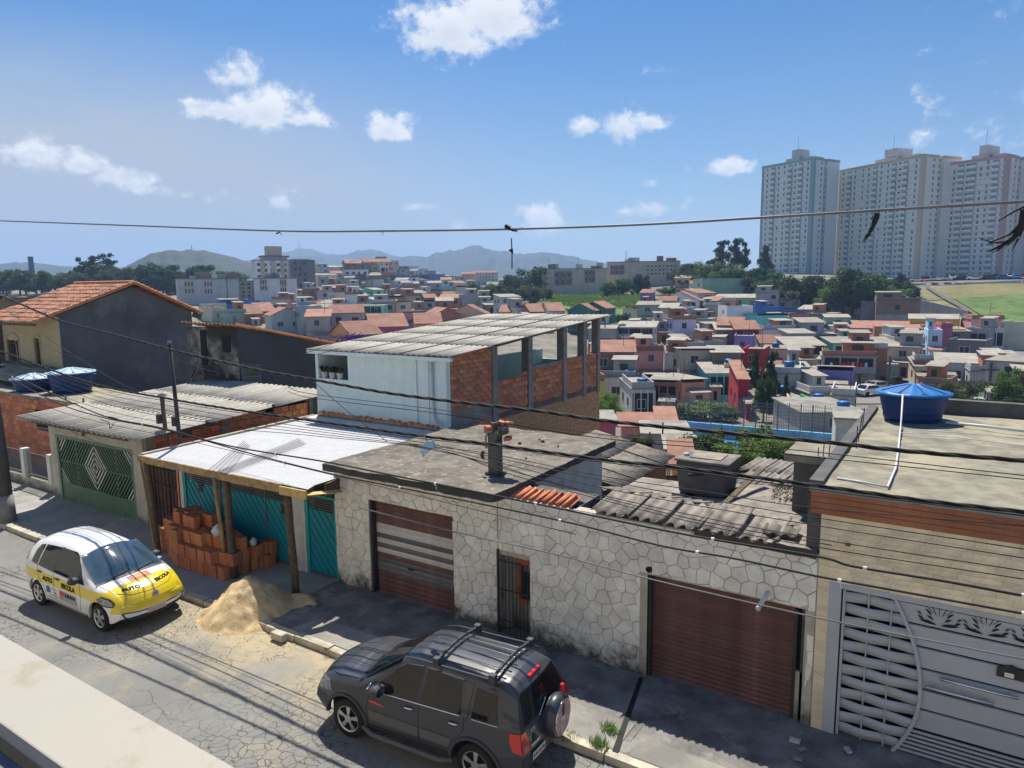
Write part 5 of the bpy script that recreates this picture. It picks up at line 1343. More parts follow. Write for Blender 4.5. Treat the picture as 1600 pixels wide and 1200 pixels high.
class Car:
    """body: side profile swept across, coordinates: x forward, y left, z up"""
    def __init__(s, top, sill, wheels, ra, W, Wroof, belt, leanr, leanf, bulgef, bulger, crown=.05, rnd=.09, tuck=.05, frontW=.86, rearW=.9, cr_hood=.04):
        s.top = top; s.sill = sill; s.wh = wheels; s.ra = ra; s.W = W; s.Wr = Wroof; s.belt = belt; s.leanr = leanr; s.leanf = leanf
        s.bf = bulgef; s.br = bulger; s.crown = crown; s.rnd = rnd; s.tuck = tuck; s.fW = frontW; s.rW = rearW
        s.L = top[-1][0]; s.zmax = max(p[1] for p in top)
    def zt(s, x): return float(np.interp(x, [p[0] for p in s.top], [p[1] for p in s.top]))
    def zb(s, x):
        z = float(np.interp(x, [p[0] for p in s.sill], [p[1] for p in s.sill]))
        for xw, zw in s.wh:
            if abs(x-xw) < s.ra: z = max(z, zw+sqrt(s.ra**2-(x-xw)**2))
        return z
    def zbelt(s, x): return float(np.interp(x, [p[0] for p in s.belt], [p[1] for p in s.belt]))
    def plan(s, x):
        f = 1.0; l = .75
        if x > s.L-l: f = s.fW+(1-s.fW)*(1-((x-(s.L-l))/l)**2.6)
        if x < .6: f = s.rW+(1-s.rW)*(1-((.6-x)/.6)**2.4)
        return f
    def wy(s, x, z):
        x = min(max(x, 0), s.L); b = s.zbelt(x); t = s.zt(x)
        w = s.W*s.plan(x)
        zm = .45*(b+.3)
        w *= 1-s.tuck*min(1.5, max(0, (zm-z)/.45))**2-.035*max(0, (z-zm)/max(.1, b-zm))**2
        if z > b:
            k = (z-b)/(s.zmax-b); w -= (s.W*.965-s.Wr)*min(1.0, k)**1.15
        d = t-z; r = s.rnd
        if d < r: w -= r*(1-sqrt(max(0, 1-(1-max(d, 0)/r)**2)))*.85
        # flared arches
        for xw, zw in s.wh:
            q = hypot(x-xw, z-zw); w += .018*math.exp(-((q-s.ra-.02)/.06)**2)
        return w
    def sh(s, x, z):
        kr = max(0, 1-x/.7)**1.5; kf = max(0, 1-(s.L-x)/.7)**1.5
        return kr*float(np.interp(z, [p[0] for p in s.leanr], [p[1] for p in s.leanr]))+kf*float(np.interp(z, [p[0] for p in s.leanf], [p[1] for p in s.leanf]))
    def side(s, x, z, sg, off=0.0): return (x+s.sh(x, z), sg*(s.wy(x, z)+off), z)
    def topp(s, x, y, off=0.0):
        t = s.zt(x); w = s.wy(x, t); f = min(1, abs(y)/w)
        bul = s.bf*(1-f*f)*max(0, (x-s.L*.55)/(s.L*.45))**2
        # windshield bows forward too
        return (x+s.sh(x, t)+bul+(off*1.1 if x > 3.22 and off > 0 else 0)+.10*(1-f*f)*math.exp(-((x-s.L*.70)/.3)**2), y, t+s.crown*(1-f**2.2)*(1 if t > s.zbelt(x)+.12 else .8)+off)
    def frontp(s, y, z, off=0.0):
        w = s.wy(s.L, z); f = min(1, abs(y)/w); return (s.L+s.sh(s.L, z)+s.bf*(1-f**2.2)+off, y, z)
    def rearp(s, y, z, off=0.0):
        w = s.wy(0, z); f = min(1, abs(y)/w); return (s.sh(0, z)-s.br*(1-f**2.6)-off, y, z)
    def body(s, mat, parent, name='body'):
        mb = MB(); nx = 110; xs = [s.L*i/nx for i in range(nx+1)]
        for xw, zw in s.wh: xs += [xw-s.ra, xw+s.ra, xw-s.ra+.01, xw+s.ra-.01]
        xs = sorted(set(xs)); nl, nu = 10, 14
        def col(x):
            b = s.zb(x); t = s.zt(x); m = min(max(s.zbelt(x), b+.01), t-.02) if t > b+.06 else (b+t)/2
            return [b+(m-b)*i/nl for i in range(nl)]+[m+(t-m)*(1-(1-i/nu)**2) for i in range(nu+1)]
        C = [col(x) for x in xs]; R_ = len(C[0])
        for sg in (1, -1):
            vs = [s.side(x, z, sg) for x, c in zip(xs, C) for z in c]; fs = []
            for i in range(len(xs)-1):
                for j in range(R_-1): a = i*R_+j; fs.append((a, a+R_, a+R_+1, a+1) if sg < 0 else (a, a+1, a+R_+1, a+R_))
            mb.add(vs, fs)
            # return lip of sills and arches
            vs = []; fs = []
            for x, c in zip(xs, C):
                p = s.side(x, c[0], sg); vs += [p, (p[0], p[1]-sg*.06, p[2]+.0)]
            for i in range(len(xs)-1): fs.append((2*i, 2*i+1, 2*i+3, 2*i+2))
            mb.add(vs, fs)
        ny = 16; vs = []; fs = []
        for x in xs:
            w = s.wy(x, s.zt(x))
            for k in range(ny+1): vs.append(s.topp(x, w*(2*k/ny-1)))
        for i in range(len(xs)-1):
            for k in range(ny): a = i*(ny+1)+k; fs.append((a, a+1, a+ny+2, a+ny+1))
        mb.add(vs, fs)
        for fn, x in ((s.frontp, s.L), (s.rearp, 0.0)):
            c = col(x); vs = []; fs = []
            for z in c:
                w = s.wy(x, z)
                for k in range(ny+1): vs.append(fn(w*(2*k/ny-1), z))
            for i in range(len(c)-1):
                for k in range(ny): a = i*(ny+1)+k; fs.append((a, a+1, a+ny+2, a+ny+1))
            # stitch crown gap
            vs2 = [fn(s.wy(x, c[-1])*(2*k/ny-1), c[-1]) for k in range(ny+1)]+[s.topp(x, s.wy(x, c[-1])*(2*k/ny-1)) for k in range(ny+1)]
            mb.add(vs, fs); mb.add(vs2, [(k, k+1, ny+2+k, ny+1+k) for k in range(ny)])
        o = mb.build(name, mat, parent, smooth=True)
        k = MB(); k.box(.25, s.L-.25, -s.W+.22, s.W-.22, .2, .70).build('underbody', 'rim_gap', parent)
        return o
    def patch(s, fn, poly, mat, name, parent, cell=.05, off=.004, sg=1, smooth=True):
        x0 = min(p[0] for p in poly); x1 = max(p[0] for p in poly); y0 = min(p[1] for p in poly); y1 = max(p[1] for p in poly)
        a = sum(poly[i][0]*poly[(i+1) % len(poly)][1]-poly[(i+1) % len(poly)][0]*poly[i][1] for i in range(len(poly)))
        P = poly if a > 0 else poly[::-1]
        mb = MB(); idx = {}; vs = []; fs = []
        nx = max(1, int(math.ceil((x1-x0)/cell))); ny = max(1, int(math.ceil((y1-y0)/cell)))
        for i in range(nx):
            for j in range(ny):
                c = [(x0+(x1-x0)*i/nx, y0+(y1-y0)*j/ny), (x0+(x1-x0)*(i+1)/nx, y0+(y1-y0)*j/ny), (x0+(x1-x0)*(i+1)/nx, y0+(y1-y0)*(j+1)/ny), (x0+(x1-x0)*i/nx, y0+(y1-y0)*(j+1)/ny)]
                for k in range(len(P)):
                    p, q = P[k], P[(k+1) % len(P)]; n = (q[1]-p[1], -(q[0]-p[0]))
                    c = clip_half(c, n, n[0]*p[0]+n[1]*p[1]+1e-9)
                    if len(c) < 3: break
                if len(c) < 3 or area(c) < 1e-7: continue
                f = []
                for u, v in c:
                    key = (round(u, 5), round(v, 5))
                    if key not in idx: idx[key] = len(vs); vs.append(fn(u, v))
                    if not f or f[-1] != idx[key]: f.append(idx[key])
                if len(set(f)) >= 3: fs.append(tuple(dict.fromkeys(f)))
        return mb.add(vs, fs).build(name, mat, parent, smooth=smooth)
    def line(s, fn, pts, r, mat, name, parent, n=6, sub=14):
        P = []
        for a, b in zip(pts[:-1], pts[1:]):
            for k in range(sub): P.append(fn(a[0]+(b[0]-a[0])*k/sub, a[1]+(b[1]-a[1])*k/sub))
        P.append(fn(*pts[-1])); return MB().tube(P, r, n).build(name, mat, parent, smooth=True)
    def text(s, fn, body, size, mat, name, parent, u0, v0, rot=0.0, sx=1.0, shear=0, bold=.004):
        me = text_obj(name, body, size, mat, None, None, ext=0.0, bold=bold, sx=sx)
        bm = bmesh.new(); bm.from_mesh(me); bmesh.ops.triangulate(bm, faces=bm.faces); bmesh.ops.subdivide_edges(bm, edges=[e for e in bm.edges if e.calc_length() > .05], cuts=1); bm.to_mesh(me); bm.free()
        c, s_ = cos(rot), sin(rot)
        for v in me.vertices:
            x, y = v.co.x, v.co.y; v.co = fn(u0+x*c-y*s_, v0+x*s_+y*c)
        return link(me, name, parent)
import bmesh
def wheel(parent, x, y, r, w, sg, spokes=5, style='alloy'):
    wt = MB(); prof = [(r*.68, -w/2), (r*.93, -w/2), (r, -w*.36), (r, w*.36), (r*.93, w/2), (r*.68, w/2)]
    n = 36; vs = []; fs = []
    for (q, h) in prof:
        for k in range(n): a = 2*pi*k/n; vs.append((x+q*cos(a), y+h*sg, r+q*sin(a)))
    for i in range(len(prof)-1):
        for k in range(n): fs.append((i*n+k, i*n+(k+1) % n, (i+1)*n+(k+1) % n, (i+1)*n+k))
    wh = wt.add(vs, fs).build('wheel', 'tyre', parent, smooth=True)
    d = MB(); vs = []; fs = []
    for (q, h) in ((r*.69, w*.48), (r*.66, w*.50), (r*.62, w*.40), (r*.60, w*.22), (.001, w*.20)):
        for k in range(n): a = 2*pi*k/n; vs.append((x+q*cos(a), y+h*sg, r+q*sin(a)))
    for i in range(4):
        d.cur = 0 if i < 2 else 1
        d.add([], []); 
    d.cur = 0; d.add(vs, [(i*n+k, i*n+(k+1) % n, (i+1)*n+(k+1) % n, (i+1)*n+k) for i in range(2) for k in range(n)])
    d.cur = 1; d.add(vs, [(i*n+k, i*n+(k+1) % n, (i+1)*n+(k+1) % n, (i+1)*n+k) for i in range(2, 4) for k in range(n)])
    rim = d.build('rim', ['rim_silver', 'rim_gap'], wh, smooth=True)
    mb = MB()
    for k in range(spokes):
        a = 2*pi*(k+.3)/spokes; hw = .30 if style == 'cover' else .20
        ps = []
        for (q, da) in ((r*.12, -hw*2.2), (r*.63, -hw), (r*.63, hw), (r*.12, hw*2.2)): ps.append((x+q*cos(a+da), y+sg*w*.44, r+q*sin(a+da)))
        mb.prism(ps, (0, -sg*.02, 0))
    mb.tube([(x, y+sg*w*.36, r), (x, y+sg*w*.47, r)], r*.20, 16)
    mb.build('spoke', 'rim_silver', wh)
    return wh
def mirror(parent, c, s, mat, sg):
    n = 12; vs = []; fs = []
    m = MB()
    for i, (dx, f) in enumerate([(-.06, .75), (-.02, 1), (.05, .85), (.09, .35)]):
        for k in range(n): a = 2*pi*k/n; vs.append((c[0]+dx*s, c[1]+.11*s*f*cos(a), c[2]+.075*s*f*sin(a)))
    for i in range(3):
        for k in range(n): fs.append((i*n+k, i*n+(k+1) % n, (i+1)*n+(k+1) % n, (i+1)*n+k))
    fs += [tuple(range(n)), tuple(3*n+k for k in range(n))]
    o = m.add(vs, fs).build('mirror', mat, parent, smooth=True)
    MB().bar((c[0], c[1]-sg*.08*s, c[2]-.03), (c[0]-.0, c[1]-sg*.22*s, c[2]-.05), .04, .03).build('mirror_arm', 'trim_dark', o)
    return o

# --- white driving school car
up = thing('driving_school_car', (0, 0, 0), 'white and yellow driving school hatchback parked at left with AUTO ESCOLA lettering', 'car', local=True)
c = Car(top=[(0, .78), (.02, .98), (.08, 1.18), (.20, 1.34), (.42, 1.41), (.9, 1.44), (1.4, 1.44), (1.85, 1.40), (2.08, 1.34), (2.35, 1.18), (2.62, 1.02), (2.84, .905), (3.0, .875), (3.2, .83), (3.38, .76), (3.48, .68), (3.54, .58)],
        sill=[(0, .42), (.12, .30), (.5, .22), (3.1, .22), (3.4, .25), (3.54, .34)], wheels=[(.56, .29), (2.98, .29)], ra=.345, W=.82, Wroof=.60,
        belt=[(0, .96), (1.0, .93), (2.3, .88), (2.84, .86), (3.54, .56)], leanr=[(.3, -.02), (.6, -.03), (.95, 0), (1.4, .0)], leanf=[(.25, -.02), (.42, .02), (.58, 0)],
        bulgef=.15, bulger=.07, crown=.055, rnd=.10, tuck=.06, frontW=.86, rearW=.92)
def two_tone():
    m = MAT['paint_white'].copy(); m.name = 'paint_white_yellow'; nt = m.node_tree; N = nt.nodes; L = nt.links; bs = N['Principled BSDF']
    tc = N.new('ShaderNodeTexCoord'); sp = N.new('ShaderNodeSeparateXYZ'); L.new(tc.outputs['Object'], sp.inputs[0])
    def q(op, a_, b_):
        n = N.new('ShaderNodeMath'); n.operation = op
        for i, v in enumerate((a_, b_)):
            if isinstance(v, (int, float)): n.inputs[i].default_value = v
            else: L.new(v, n.inputs[i])
        return n.outputs[0]
    X, Z = sp.outputs['X'], sp.outputs['Z']
    low = q('GREATER_THAN', Z, .60); band = q('MULTIPLY', low, q('LESS_THAN', Z, .825)); hood = q('MULTIPLY', q('GREATER_THAN', X, 3.14), low); nose = q('MULTIPLY', q('GREATER_THAN', X, 3.36), q('GREATER_THAN', Z, .455))
    f = q('MULTIPLY', q('MAXIMUM', q('MAXIMUM', band, hood), nose), q('GREATER_THAN', X, .03))
    mx = N.new('ShaderNodeMixRGB'); L.new(f, mx.inputs[0]); mx.inputs[1].default_value = (.80, .81, .80, 1); mx.inputs[2].default_value = (.78, .60, .02, 1)
    L.new(mx.outputs[0], bs.inputs['Base Color']); MAT['paint_white_yellow'] = m
two_tone()
c.body('paint_white_yellow', up)
S = lambda sg, off=.004: (lambda u, v: c.side(u, v, sg, off))
T = lambda off=.004: (lambda u, v: c.topp(u, v, off))
Fp = lambda off=.004: (lambda u, v: c.frontp(u, v, off))
for sg in (-1, 1):
    # yellow band
    # side glass: rear quarter, rear door, front door
    c.patch(S(sg, .005), [(.36, .985), (.62, .965), (.62, 1.335), (.46, 1.31), (.38, 1.20)], 'window_glass', 'side_window', up)
    c.patch(S(sg, .005), [(.66, .96), (1.26, .93), (1.26, 1.365), (.66, 1.34)], 'window_glass', 'side_window', up)
    c.patch(S(sg, .005), [(1.33, .925), (2.34, .885), (2.46, .90), (2.20, 1.13), (1.95, 1.31), (1.80, 1.355), (1.33, 1.365)], 'window_glass', 'side_window', up)
    c.line(S(sg, .003), [(.34, .97), (1.3, .915), (2.48, .872)], .008, 'trim_dark', 'window_trim', up)
    c.patch(S(sg, .0045), [(1.26, .925), (1.33, .92), (1.33, 1.37), (1.26, 1.37)], 'trim_dark', 'door_pillar', up)
    c.patch(S(sg, .0052), [(2.20, .89), (2.50, .875), (2.44, .93), (2.20, 1.10)], 'trim_dark', 'mirror_base', up)
    # door seams
    for pts in ([(1.30, .92), (1.30, .40), (1.34, .30)], [(2.30, .88), (2.36, .60), (2.30, .30), (1.34, .30)], [(.62, .95), (.66, .72), (.92, .50), (.96, .32), (1.3, .30)]):
        c.line(S(sg, .0), pts, .004, 'trim_dark', 'door_seam', up)
    for x, z in ((1.46, .80), (.74, .83)):
        MB().tube([c.side(x-.08, z, sg, .02), c.side(x+.09, z-.004, sg, .025)], .014, 8).build('door_handle', 'trim_dark', up, smooth=True)
    m_ = c.side(2.28, .95, sg, .13); mirror(up, m_, 1.05, 'trim_dark', sg)
    # headlamp
    hl = c.patch(S(sg, .014), [(2.98, .70), (3.08, .62), (3.30, .575), (3.42, .585), (3.43, .66), (3.30, .735), (3.10, .765)], 'trim_dark', 'headlight', up, cell=.03)
    c.patch(S(sg, .018), [(3.02, .70), (3.10, .64), (3.30, .60), (3.40, .605), (3.41, .65), (3.28, .715), (3.10, .745)], 'lamp_clear', 'lens', hl, cell=.03)
    c.patch(S(sg, .006), [(.02, .96), (.12, .95), (.12, 1.14), (.07, 1.20), (.04, 1.05)], 'lamp_red', 'tail_light', up, cell=.04)
    c.text(S(sg, .007), 'AUTO', .135, 'black_ink', 'lettering', up, 1.06 if sg < 0 else 1.9, .70, rot=-.02, sx=1.05 if sg < 0 else -1.05, bold=.006)
    c.text(S(sg, .007), 'ESCOLA', .135, 'black_ink', 'lettering', up, 1.88 if sg < 0 else 1.08, .685, rot=-.02, sx=1.05 if sg < 0 else -1.05, bold=.006)
    # decals on the doors
    c.patch(S(sg, .006), [(.98, .42), (1.13, .42), (1.15, .50), (1.10, .57), (.99, .56)], 'decal_blue', 'sticker', up)
    for k, (a_, b_, z_) in enumerate(((1.19, 1.42, .535), (1.28, 1.38, .47), (1.30, 1.38, .445), (1.12, 1.46, .385))): c.line(S(sg, .006), [(a_, z_), (b_, z_-.004)], .009 if k in (1, 2) else .005, 'decal_grey', 'sticker_mark', up, sub=5)
    c.patch(S(sg, .006), [(1.52, .35), (2.18, .34), (2.18, .56), (1.52, .57)], 'decal_grey', 'sticker', up)
    c.patch(S(sg, .008), [(1.54, .46), (1.70, .46), (1.70, .55), (1.54, .55)], 'decal_red', 'sticker', up)
    for k in range(6): c.line(S(sg, .009), [(1.765+.065*k, .475), (1.78+.065*k+.012*(k % 2), .54), (1.80+.065*k, .475)], .007, 'black_ink', 'sticker_mark', up, sub=3)
    for k in range(4): c.line(S(sg, .009), [(1.57, .44-.026*k), (2.14, .435-.026*k)], .003, 'paint_white', 'sticker_line', up, sub=6)
    c.line(S(sg, -.002), [(.95, .245), (2.6, .245)], .012, 'trim_dark', 'sill_trim', up)
# windshield, rear glass
c.patch(T(.006), [(2.06, -.60), (2.30, -.655), (2.80, -.72), (2.84, -.5), (2.845, 0), (2.84, .5), (2.80, .72), (2.30, .655), (2.06, .60), (2.04, .3), (2.035, 0), (2.04, -.3)], 'windshield_glass', 'windshield', up)
c.patch(T(.008), [(2.79, -.74), (2.86, -.74), (2.875, 0), (2.86, .74), (2.79, .74), (2.805, 0)], 'trim_dark', 'cowl', up)
for ya, yb in ((-.55, -.02), (.05, .55)): c.line(T(.025), [(2.83, ya), (2.74, yb)], .008, 'trim_dark', 'wiper', up)
c.patch(T(.006), [(.055, -.52), (.055, .52), (.19, .50), (.19, -.50)], 'window_glass', 'rear_window', up)
# hood yellow band, seams, lettering, emblem
c.line(T(.002), [(2.88, -.70), (3.30, -.62), (3.43, -.4), (3.46, 0), (3.43, .4), (3.30, .62), (2.88, .70)], .004, 'trim_dark', 'hood_seam', up)
# seen from the front, the reader's right is the car's left (+y)
c.text(lambda u, v: c.topp(3.33-v*1.0-.10*(u/.6)**2, u, .006), 'AUTO', .115, 'black_ink', 'lettering', up, -.33, 0, bold=.005)
c.text(lambda u, v: c.topp(3.33-v*1.0-.10*(u/.6)**2, u, .006), 'ESCOLA', .115, 'black_ink', 'lettering', up, .36, 0, bold=.005)
e = c.topp(3.50, 0, .0); em = MB()
em.tube([(e[0]-.0, 0, e[2]-.03), (e[0]+.03, 0, e[2]-.02)], .068, 24); emb = em.build('emblem', 'chrome', up, smooth=False)
EX = e[0]+.033
for pts in ([(-.035, .03), (-.012, -.01+.005)], [(.035, .03), (.012, -.005)], [(-.012, -.005), (0, .02)], [(.012, -.005), (0, .02)], [(-.045, .015), (-.02, -.045)], [(.045, .015), (.02, -.045)], [(-.02, -.045), (0, -.01)], [(.02, -.045), (0, -.01)]):
    MB().tube([(EX, pts[0][0], e[2]-.025+pts[0][1]), (EX, pts[1][0], e[2]-.025+pts[1][1])], .005, 5).build('emblem_line', 'decal_blue', emb)
c.patch(T(.006), [(2.93, -.16), (3.10, -.16), (3.10, .22), (2.93, .22)], 'decal_red', 'hood_sticker', up)
c.patch(T(.008), [(2.96, -.12), (3.06, -.12), (3.06, .17), (2.96, .17)], 'decal_orange', 'hood_sticker', up)
c.patch(T(.0045), [(2.92, -.20), (3.12, -.20), (3.12, .25), (2.92, .25)], 'decal_grey', 'hood_sticker', up)
# bumper mouth outline and plate
c.line(Fp(.002), [(-.66, .46), (-.62, .36), (-.5, .30), (0, .28), (.5, .30), (.62, .36), (.66, .46)], .016, 'trim_dark', 'grille_outline', up)
c.line(Fp(.002), [(-.66, .46), (-.4, .425), (0, .415), (.4, .425), (.66, .46)], .011, 'trim_dark', 'grille_outline', up)
c.line(Fp(.002), [(-.30, .325), (.34, .325)], .010, 'trim_dark', 'intake_line', up)
pl = c.patch(Fp(.016), [(-.20, .325), (.20, .325), (.20, .43), (-.20, .43)], 'plate_grey', 'number_plate', up)
for k in range(7): c.line(Fp(.020), [(-.165+.046*k+(.02 if k > 2 else 0), .352), (-.155+.046*k+(.02 if k > 2 else 0), .398), (-.14+.046*k+(.02 if k > 2 else 0), .355+.02*(k % 2))], .005, 'decal_red', 'plate_mark', pl, sub=3)
for x in (.56, 2.98):
    for sg in (-1, 1): wheel(up, x, sg*.72, .288, .18, sg, 5, 'cover')
# seats seen through the glass are dark forms only
s_ = .948
hub_r, hub_f = np.array([-15.9, 6.36]), np.array([-13.61, 6.42])
yaw_ = atan2(hub_f[1]-hub_r[1], hub_f[0]-hub_r[0]); ux = np.array((cos(yaw_), sin(yaw_))); uy = np.array((-sin(yaw_), cos(yaw_)))
o_ = hub_r-ux*.56*s_+uy*.80*s_
up.location = (o_[0], o_[1], .004); up.rotation_euler = (0, 0, yaw_); up.scale = (s_, s_, s_)

# --- dark SUV
suv = thing('dark_car', (0, 0, 0), 'dark metallic sport utility car with roof bars and spare wheel on its tailgate', 'car', local=True)
c2 = Car(top=[(0, 1.52), (.05, 1.56), (.25, 1.605), (.8, 1.63), (1.5, 1.63), (2.0, 1.60), (2.25, 1.54), (2.5, 1.38), (2.75, 1.21), (2.93, 1.09), (3.05, 1.065), (3.5, 1.03), (3.75, .97), (3.92, .86), (3.98, .72)],
         sill=[(0, .48), (.2, .40), (.6, .34), (3.4, .34), (3.8, .38), (3.98, .50)], wheels=[(.74, .345), (3.23, .345)], ra=.41, W=.865, Wroof=.66,
         belt=[(0, 1.08), (1.2, 1.06), (2.6, 1.00), (2.95, .98), (3.7, .86), (3.98, .70)], leanr=[(.4, -.05), (.75, -.06), (1.05, -.01), (1.55, .16)], leanf=[(.3, -.02), (.5, .03), (.72, 0)],
         bulgef=.12, bulger=.06, crown=.045, rnd=.10, tuck=.05, frontW=.86, rearW=.93)
c2.body('paint_dark', suv)
S = lambda sg, off=.004: (lambda u, v: c2.side(u, v, sg, off))
T = lambda off=.004: (lambda u, v: c2.topp(u, v, off))
Fp = lambda off=.004: (lambda u, v: c2.frontp(u, v, off))
Rp = lambda off=.004: (lambda u, v: c2.rearp(u, v, off))
for sg in (-1, 1):
    c2.patch(S(sg, .005), [(.34, 1.10), (.80, 1.09), (.80, 1.47), (.40, 1.45)], 'window_glass', 'side_window', suv)
    c2.patch(S(sg, .005), [(.98, 1.085), (1.72, 1.055), (1.72, 1.50), (1.06, 1.49)], 'window_glass', 'side_window', suv)
    c2.patch(S(sg, .005), [(1.80, 1.05), (2.62, 1.01), (2.70, 1.03), (2.52, 1.18), (2.28, 1.38), (2.14, 1.46), (1.80, 1.50)], 'window_glass', 'side_window', suv)
    c2.patch(S(sg, .0045), [(1.72, 1.05), (1.80, 1.045), (1.80, 1.51), (1.72, 1.51)], 'trim_dark', 'door_pillar', suv)
    c2.line(S(sg, .006), [(1.0, 1.065), (1.75, 1.035), (2.70, 1.00)], .010, 'chrome', 'window_trim', suv)
    c2.line(S(sg, .006), [(.34, 1.08), (.80, 1.07)], .007, 'chrome', 'window_trim', suv)
    c2.line(S(sg, .012), [(1.02, 1.515), (1.72, 1.525)], .012, 'trim_dark', 'rain_deflector', suv)
    c2.line(S(sg, .012), [(1.80, 1.525), (2.12, 1.49), (2.32, 1.36)], .012, 'trim_dark', 'rain_deflector', suv)
    c2.patch(S(sg, .007), [(1.23, .50), (1.74, .50), (1.74, .66), (1.16, .66), (1.18, .56)], 'trim_grey', 'door_cladding', suv)
    c2.patch(S(sg, .007), [(1.77, .50), (2.74, .50), (2.76, .66), (1.77, .66)], 'trim_grey', 'door_cladding', suv)
    for pts in ([(1.76, 1.05), (1.76, .40)], [(2.72, 1.0), (2.80, .7), (2.76, .40), (1.2, .40)], [(.93, 1.07), (.93, .85), (1.14, .62), (1.2, .40)], [(.86, 1.5), (.86, 1.1), (.90, 1.0)]):
        c2.line(S(sg, .0), pts, .005, 'rim_gap', 'door_seam', suv)
    for x in (1.86, 1.02):
        MB().tube([c2.side(x-.0, .93, sg, .015), c2.side(x+.04, .93, sg, .035), c2.side(x+.13, .925, sg, .035), c2.side(x+.17, .925, sg, .015)], .014, 8).build('door_handle', 'chrome', suv, smooth=True)
    # arch flares
    for xw in (.74, 3.23):
        pts = [(xw+.435*cos(a), .345+.435*sin(a)) for a in np.linspace(.08, pi-.08, 15)]
        c2.line(S(sg, .0), pts, .032, 'trim_dark', 'arch_flare', suv, sub=3)
    m_ = c2.side(2.50, 1.10, sg, .14); mirror(suv, m_, 1.35, 'trim_dark', sg)
    MB().tube([(m_[0]+.10, m_[1]-.12, m_[2]+.06), (m_[0]+.11, m_[1], m_[2]+.10), (m_[0]+.10, m_[1]+.12, m_[2]+.06)], .014, 6).build('mirror_rim', 'chrome', suv, smooth=True)
    tl = c2.patch(S(sg, .010), [(.005, .74), (.13, .76), (.17, .90), (.16, 1.03), (.005, 1.04)], 'lamp_red', 'tail_light', suv, cell=.03)
    c2.patch(Rp(.010), [(sg*.62, .75), (sg*.80, .75), (sg*.80, 1.04), (sg*.68, 1.04)], 'lamp_red', 'tail_light', suv, cell=.03)
    c2.patch(Rp(.014), [(sg*.68, .79), (sg*.76, .79), (sg*.76, .86), (sg*.68, .86)], 'lamp_clear', 'reverse_lens', tl, cell=.03)
    c2.patch(S(sg, .008), [(3.55, .76), (3.90, .70), (3.93, .80), (3.80, .92), (3.62, .93)], 'lamp_clear', 'headlight', suv, cell=.04)
    # running board with brackets
    MB().tube([(1.12, sg*.87, .33), (1.3, sg*.94, .30), (2.62, sg*.94, .30), (2.86, sg*.87, .33)], .042, 10).build('running_board', 'trim_grey', suv, smooth=True)
    for x in (1.5, 2.0, 2.5): MB().bar((x, sg*.7, .36), (x, sg*.93, .30), .1, .02).build('step_plate', 'trim_dark', suv)
    c2.patch(S(sg, .004), [(.0, .50), (.30, .46), (.34, .62), (.0, .68)], 'trim_dark', 'bumper_corner', suv)
    c2.patch(S(sg, .004), [(3.66, .44), (3.97, .52), (3.97, .64), (3.64, .62)], 'trim_dark', 'bumper_corner', suv)
    c2.patch(S(sg, .008), [(2.45, .79), (2.74, .80), (2.74, .835), (2.60, .84), (2.45, .815)], 'lamp_red', 'badge', suv)
    # roof rails
    pts = [(.28, .60), (.6, .615), (1.9, .61), (2.15, .585)]
    MB().tube([np.array(c2.topp(x, sg*y, .02)) for x, y in pts], .018, 8).build('roof_rail', 'trim_dark', suv, smooth=True)
for k, y in enumerate((-.44, -.27, -.09, .09, .27, .44)):
    MB().tube([np.array(c2.topp(x, y, -.012)) for x in np.linspace(.35, 1.95, 9)], .022, 8).build('roof_rib', 'paint_dark', suv, smooth=True)
for x in (.52, 1.55):
    P = [np.array(c2.topp(x, y, .085)) for y in np.linspace(-.64, .64, 9)]
    b_ = MB(); b_.tube(P, .026, 8); rb = b_.build('roof_bar', 'trim_dark', suv, smooth=True)
    for sg in (-1, 1): p = c2.topp(x, sg*.61, .05); MB().box(p[0]-.055, p[0]+.055, p[1]-.05, p[1]+.05, p[2]-.06, p[2]+.075).build('bar_clamp', 'trim_dark', rb, bevel=.012)
c2.patch(T(.006), [(2.27, -.62), (2.6, -.69), (2.90, -.745), (2.93, -.5), (2.93, 0), (2.93, .5), (2.90, .745), (2.6, .69), (2.27, .62), (2.25, .3), (2.245, 0), (2.25, -.3)], 'window_glass', 'windshield', suv)
c2.patch(T(.009), [(2.88, -.76), (3.0, -.77), (3.01, 0), (3.0, .77), (2.88, .76), (2.915, 0)], 'rim_gap', 'cowl', suv)
for ya, yb in ((-.6, -.02), (.08, .62)): c2.line(T(.03), [(2.93, ya), (2.80, yb)], .010, 'rim_gap', 'wiper', suv)
c2.line(T(.001), [(3.04, -.74), (3.5, -.74), (3.78, -.62), (3.86, 0), (3.78, .62), (3.5, .74), (3.04, .74)], .005, 'rim_gap', 'hood_seam', suv)
for sg in (-1, 1): c2.line(T(-.012), [(3.06, sg*.36), (3.72, sg*.30)], .022, 'paint_dark', 'hood_crease', suv)
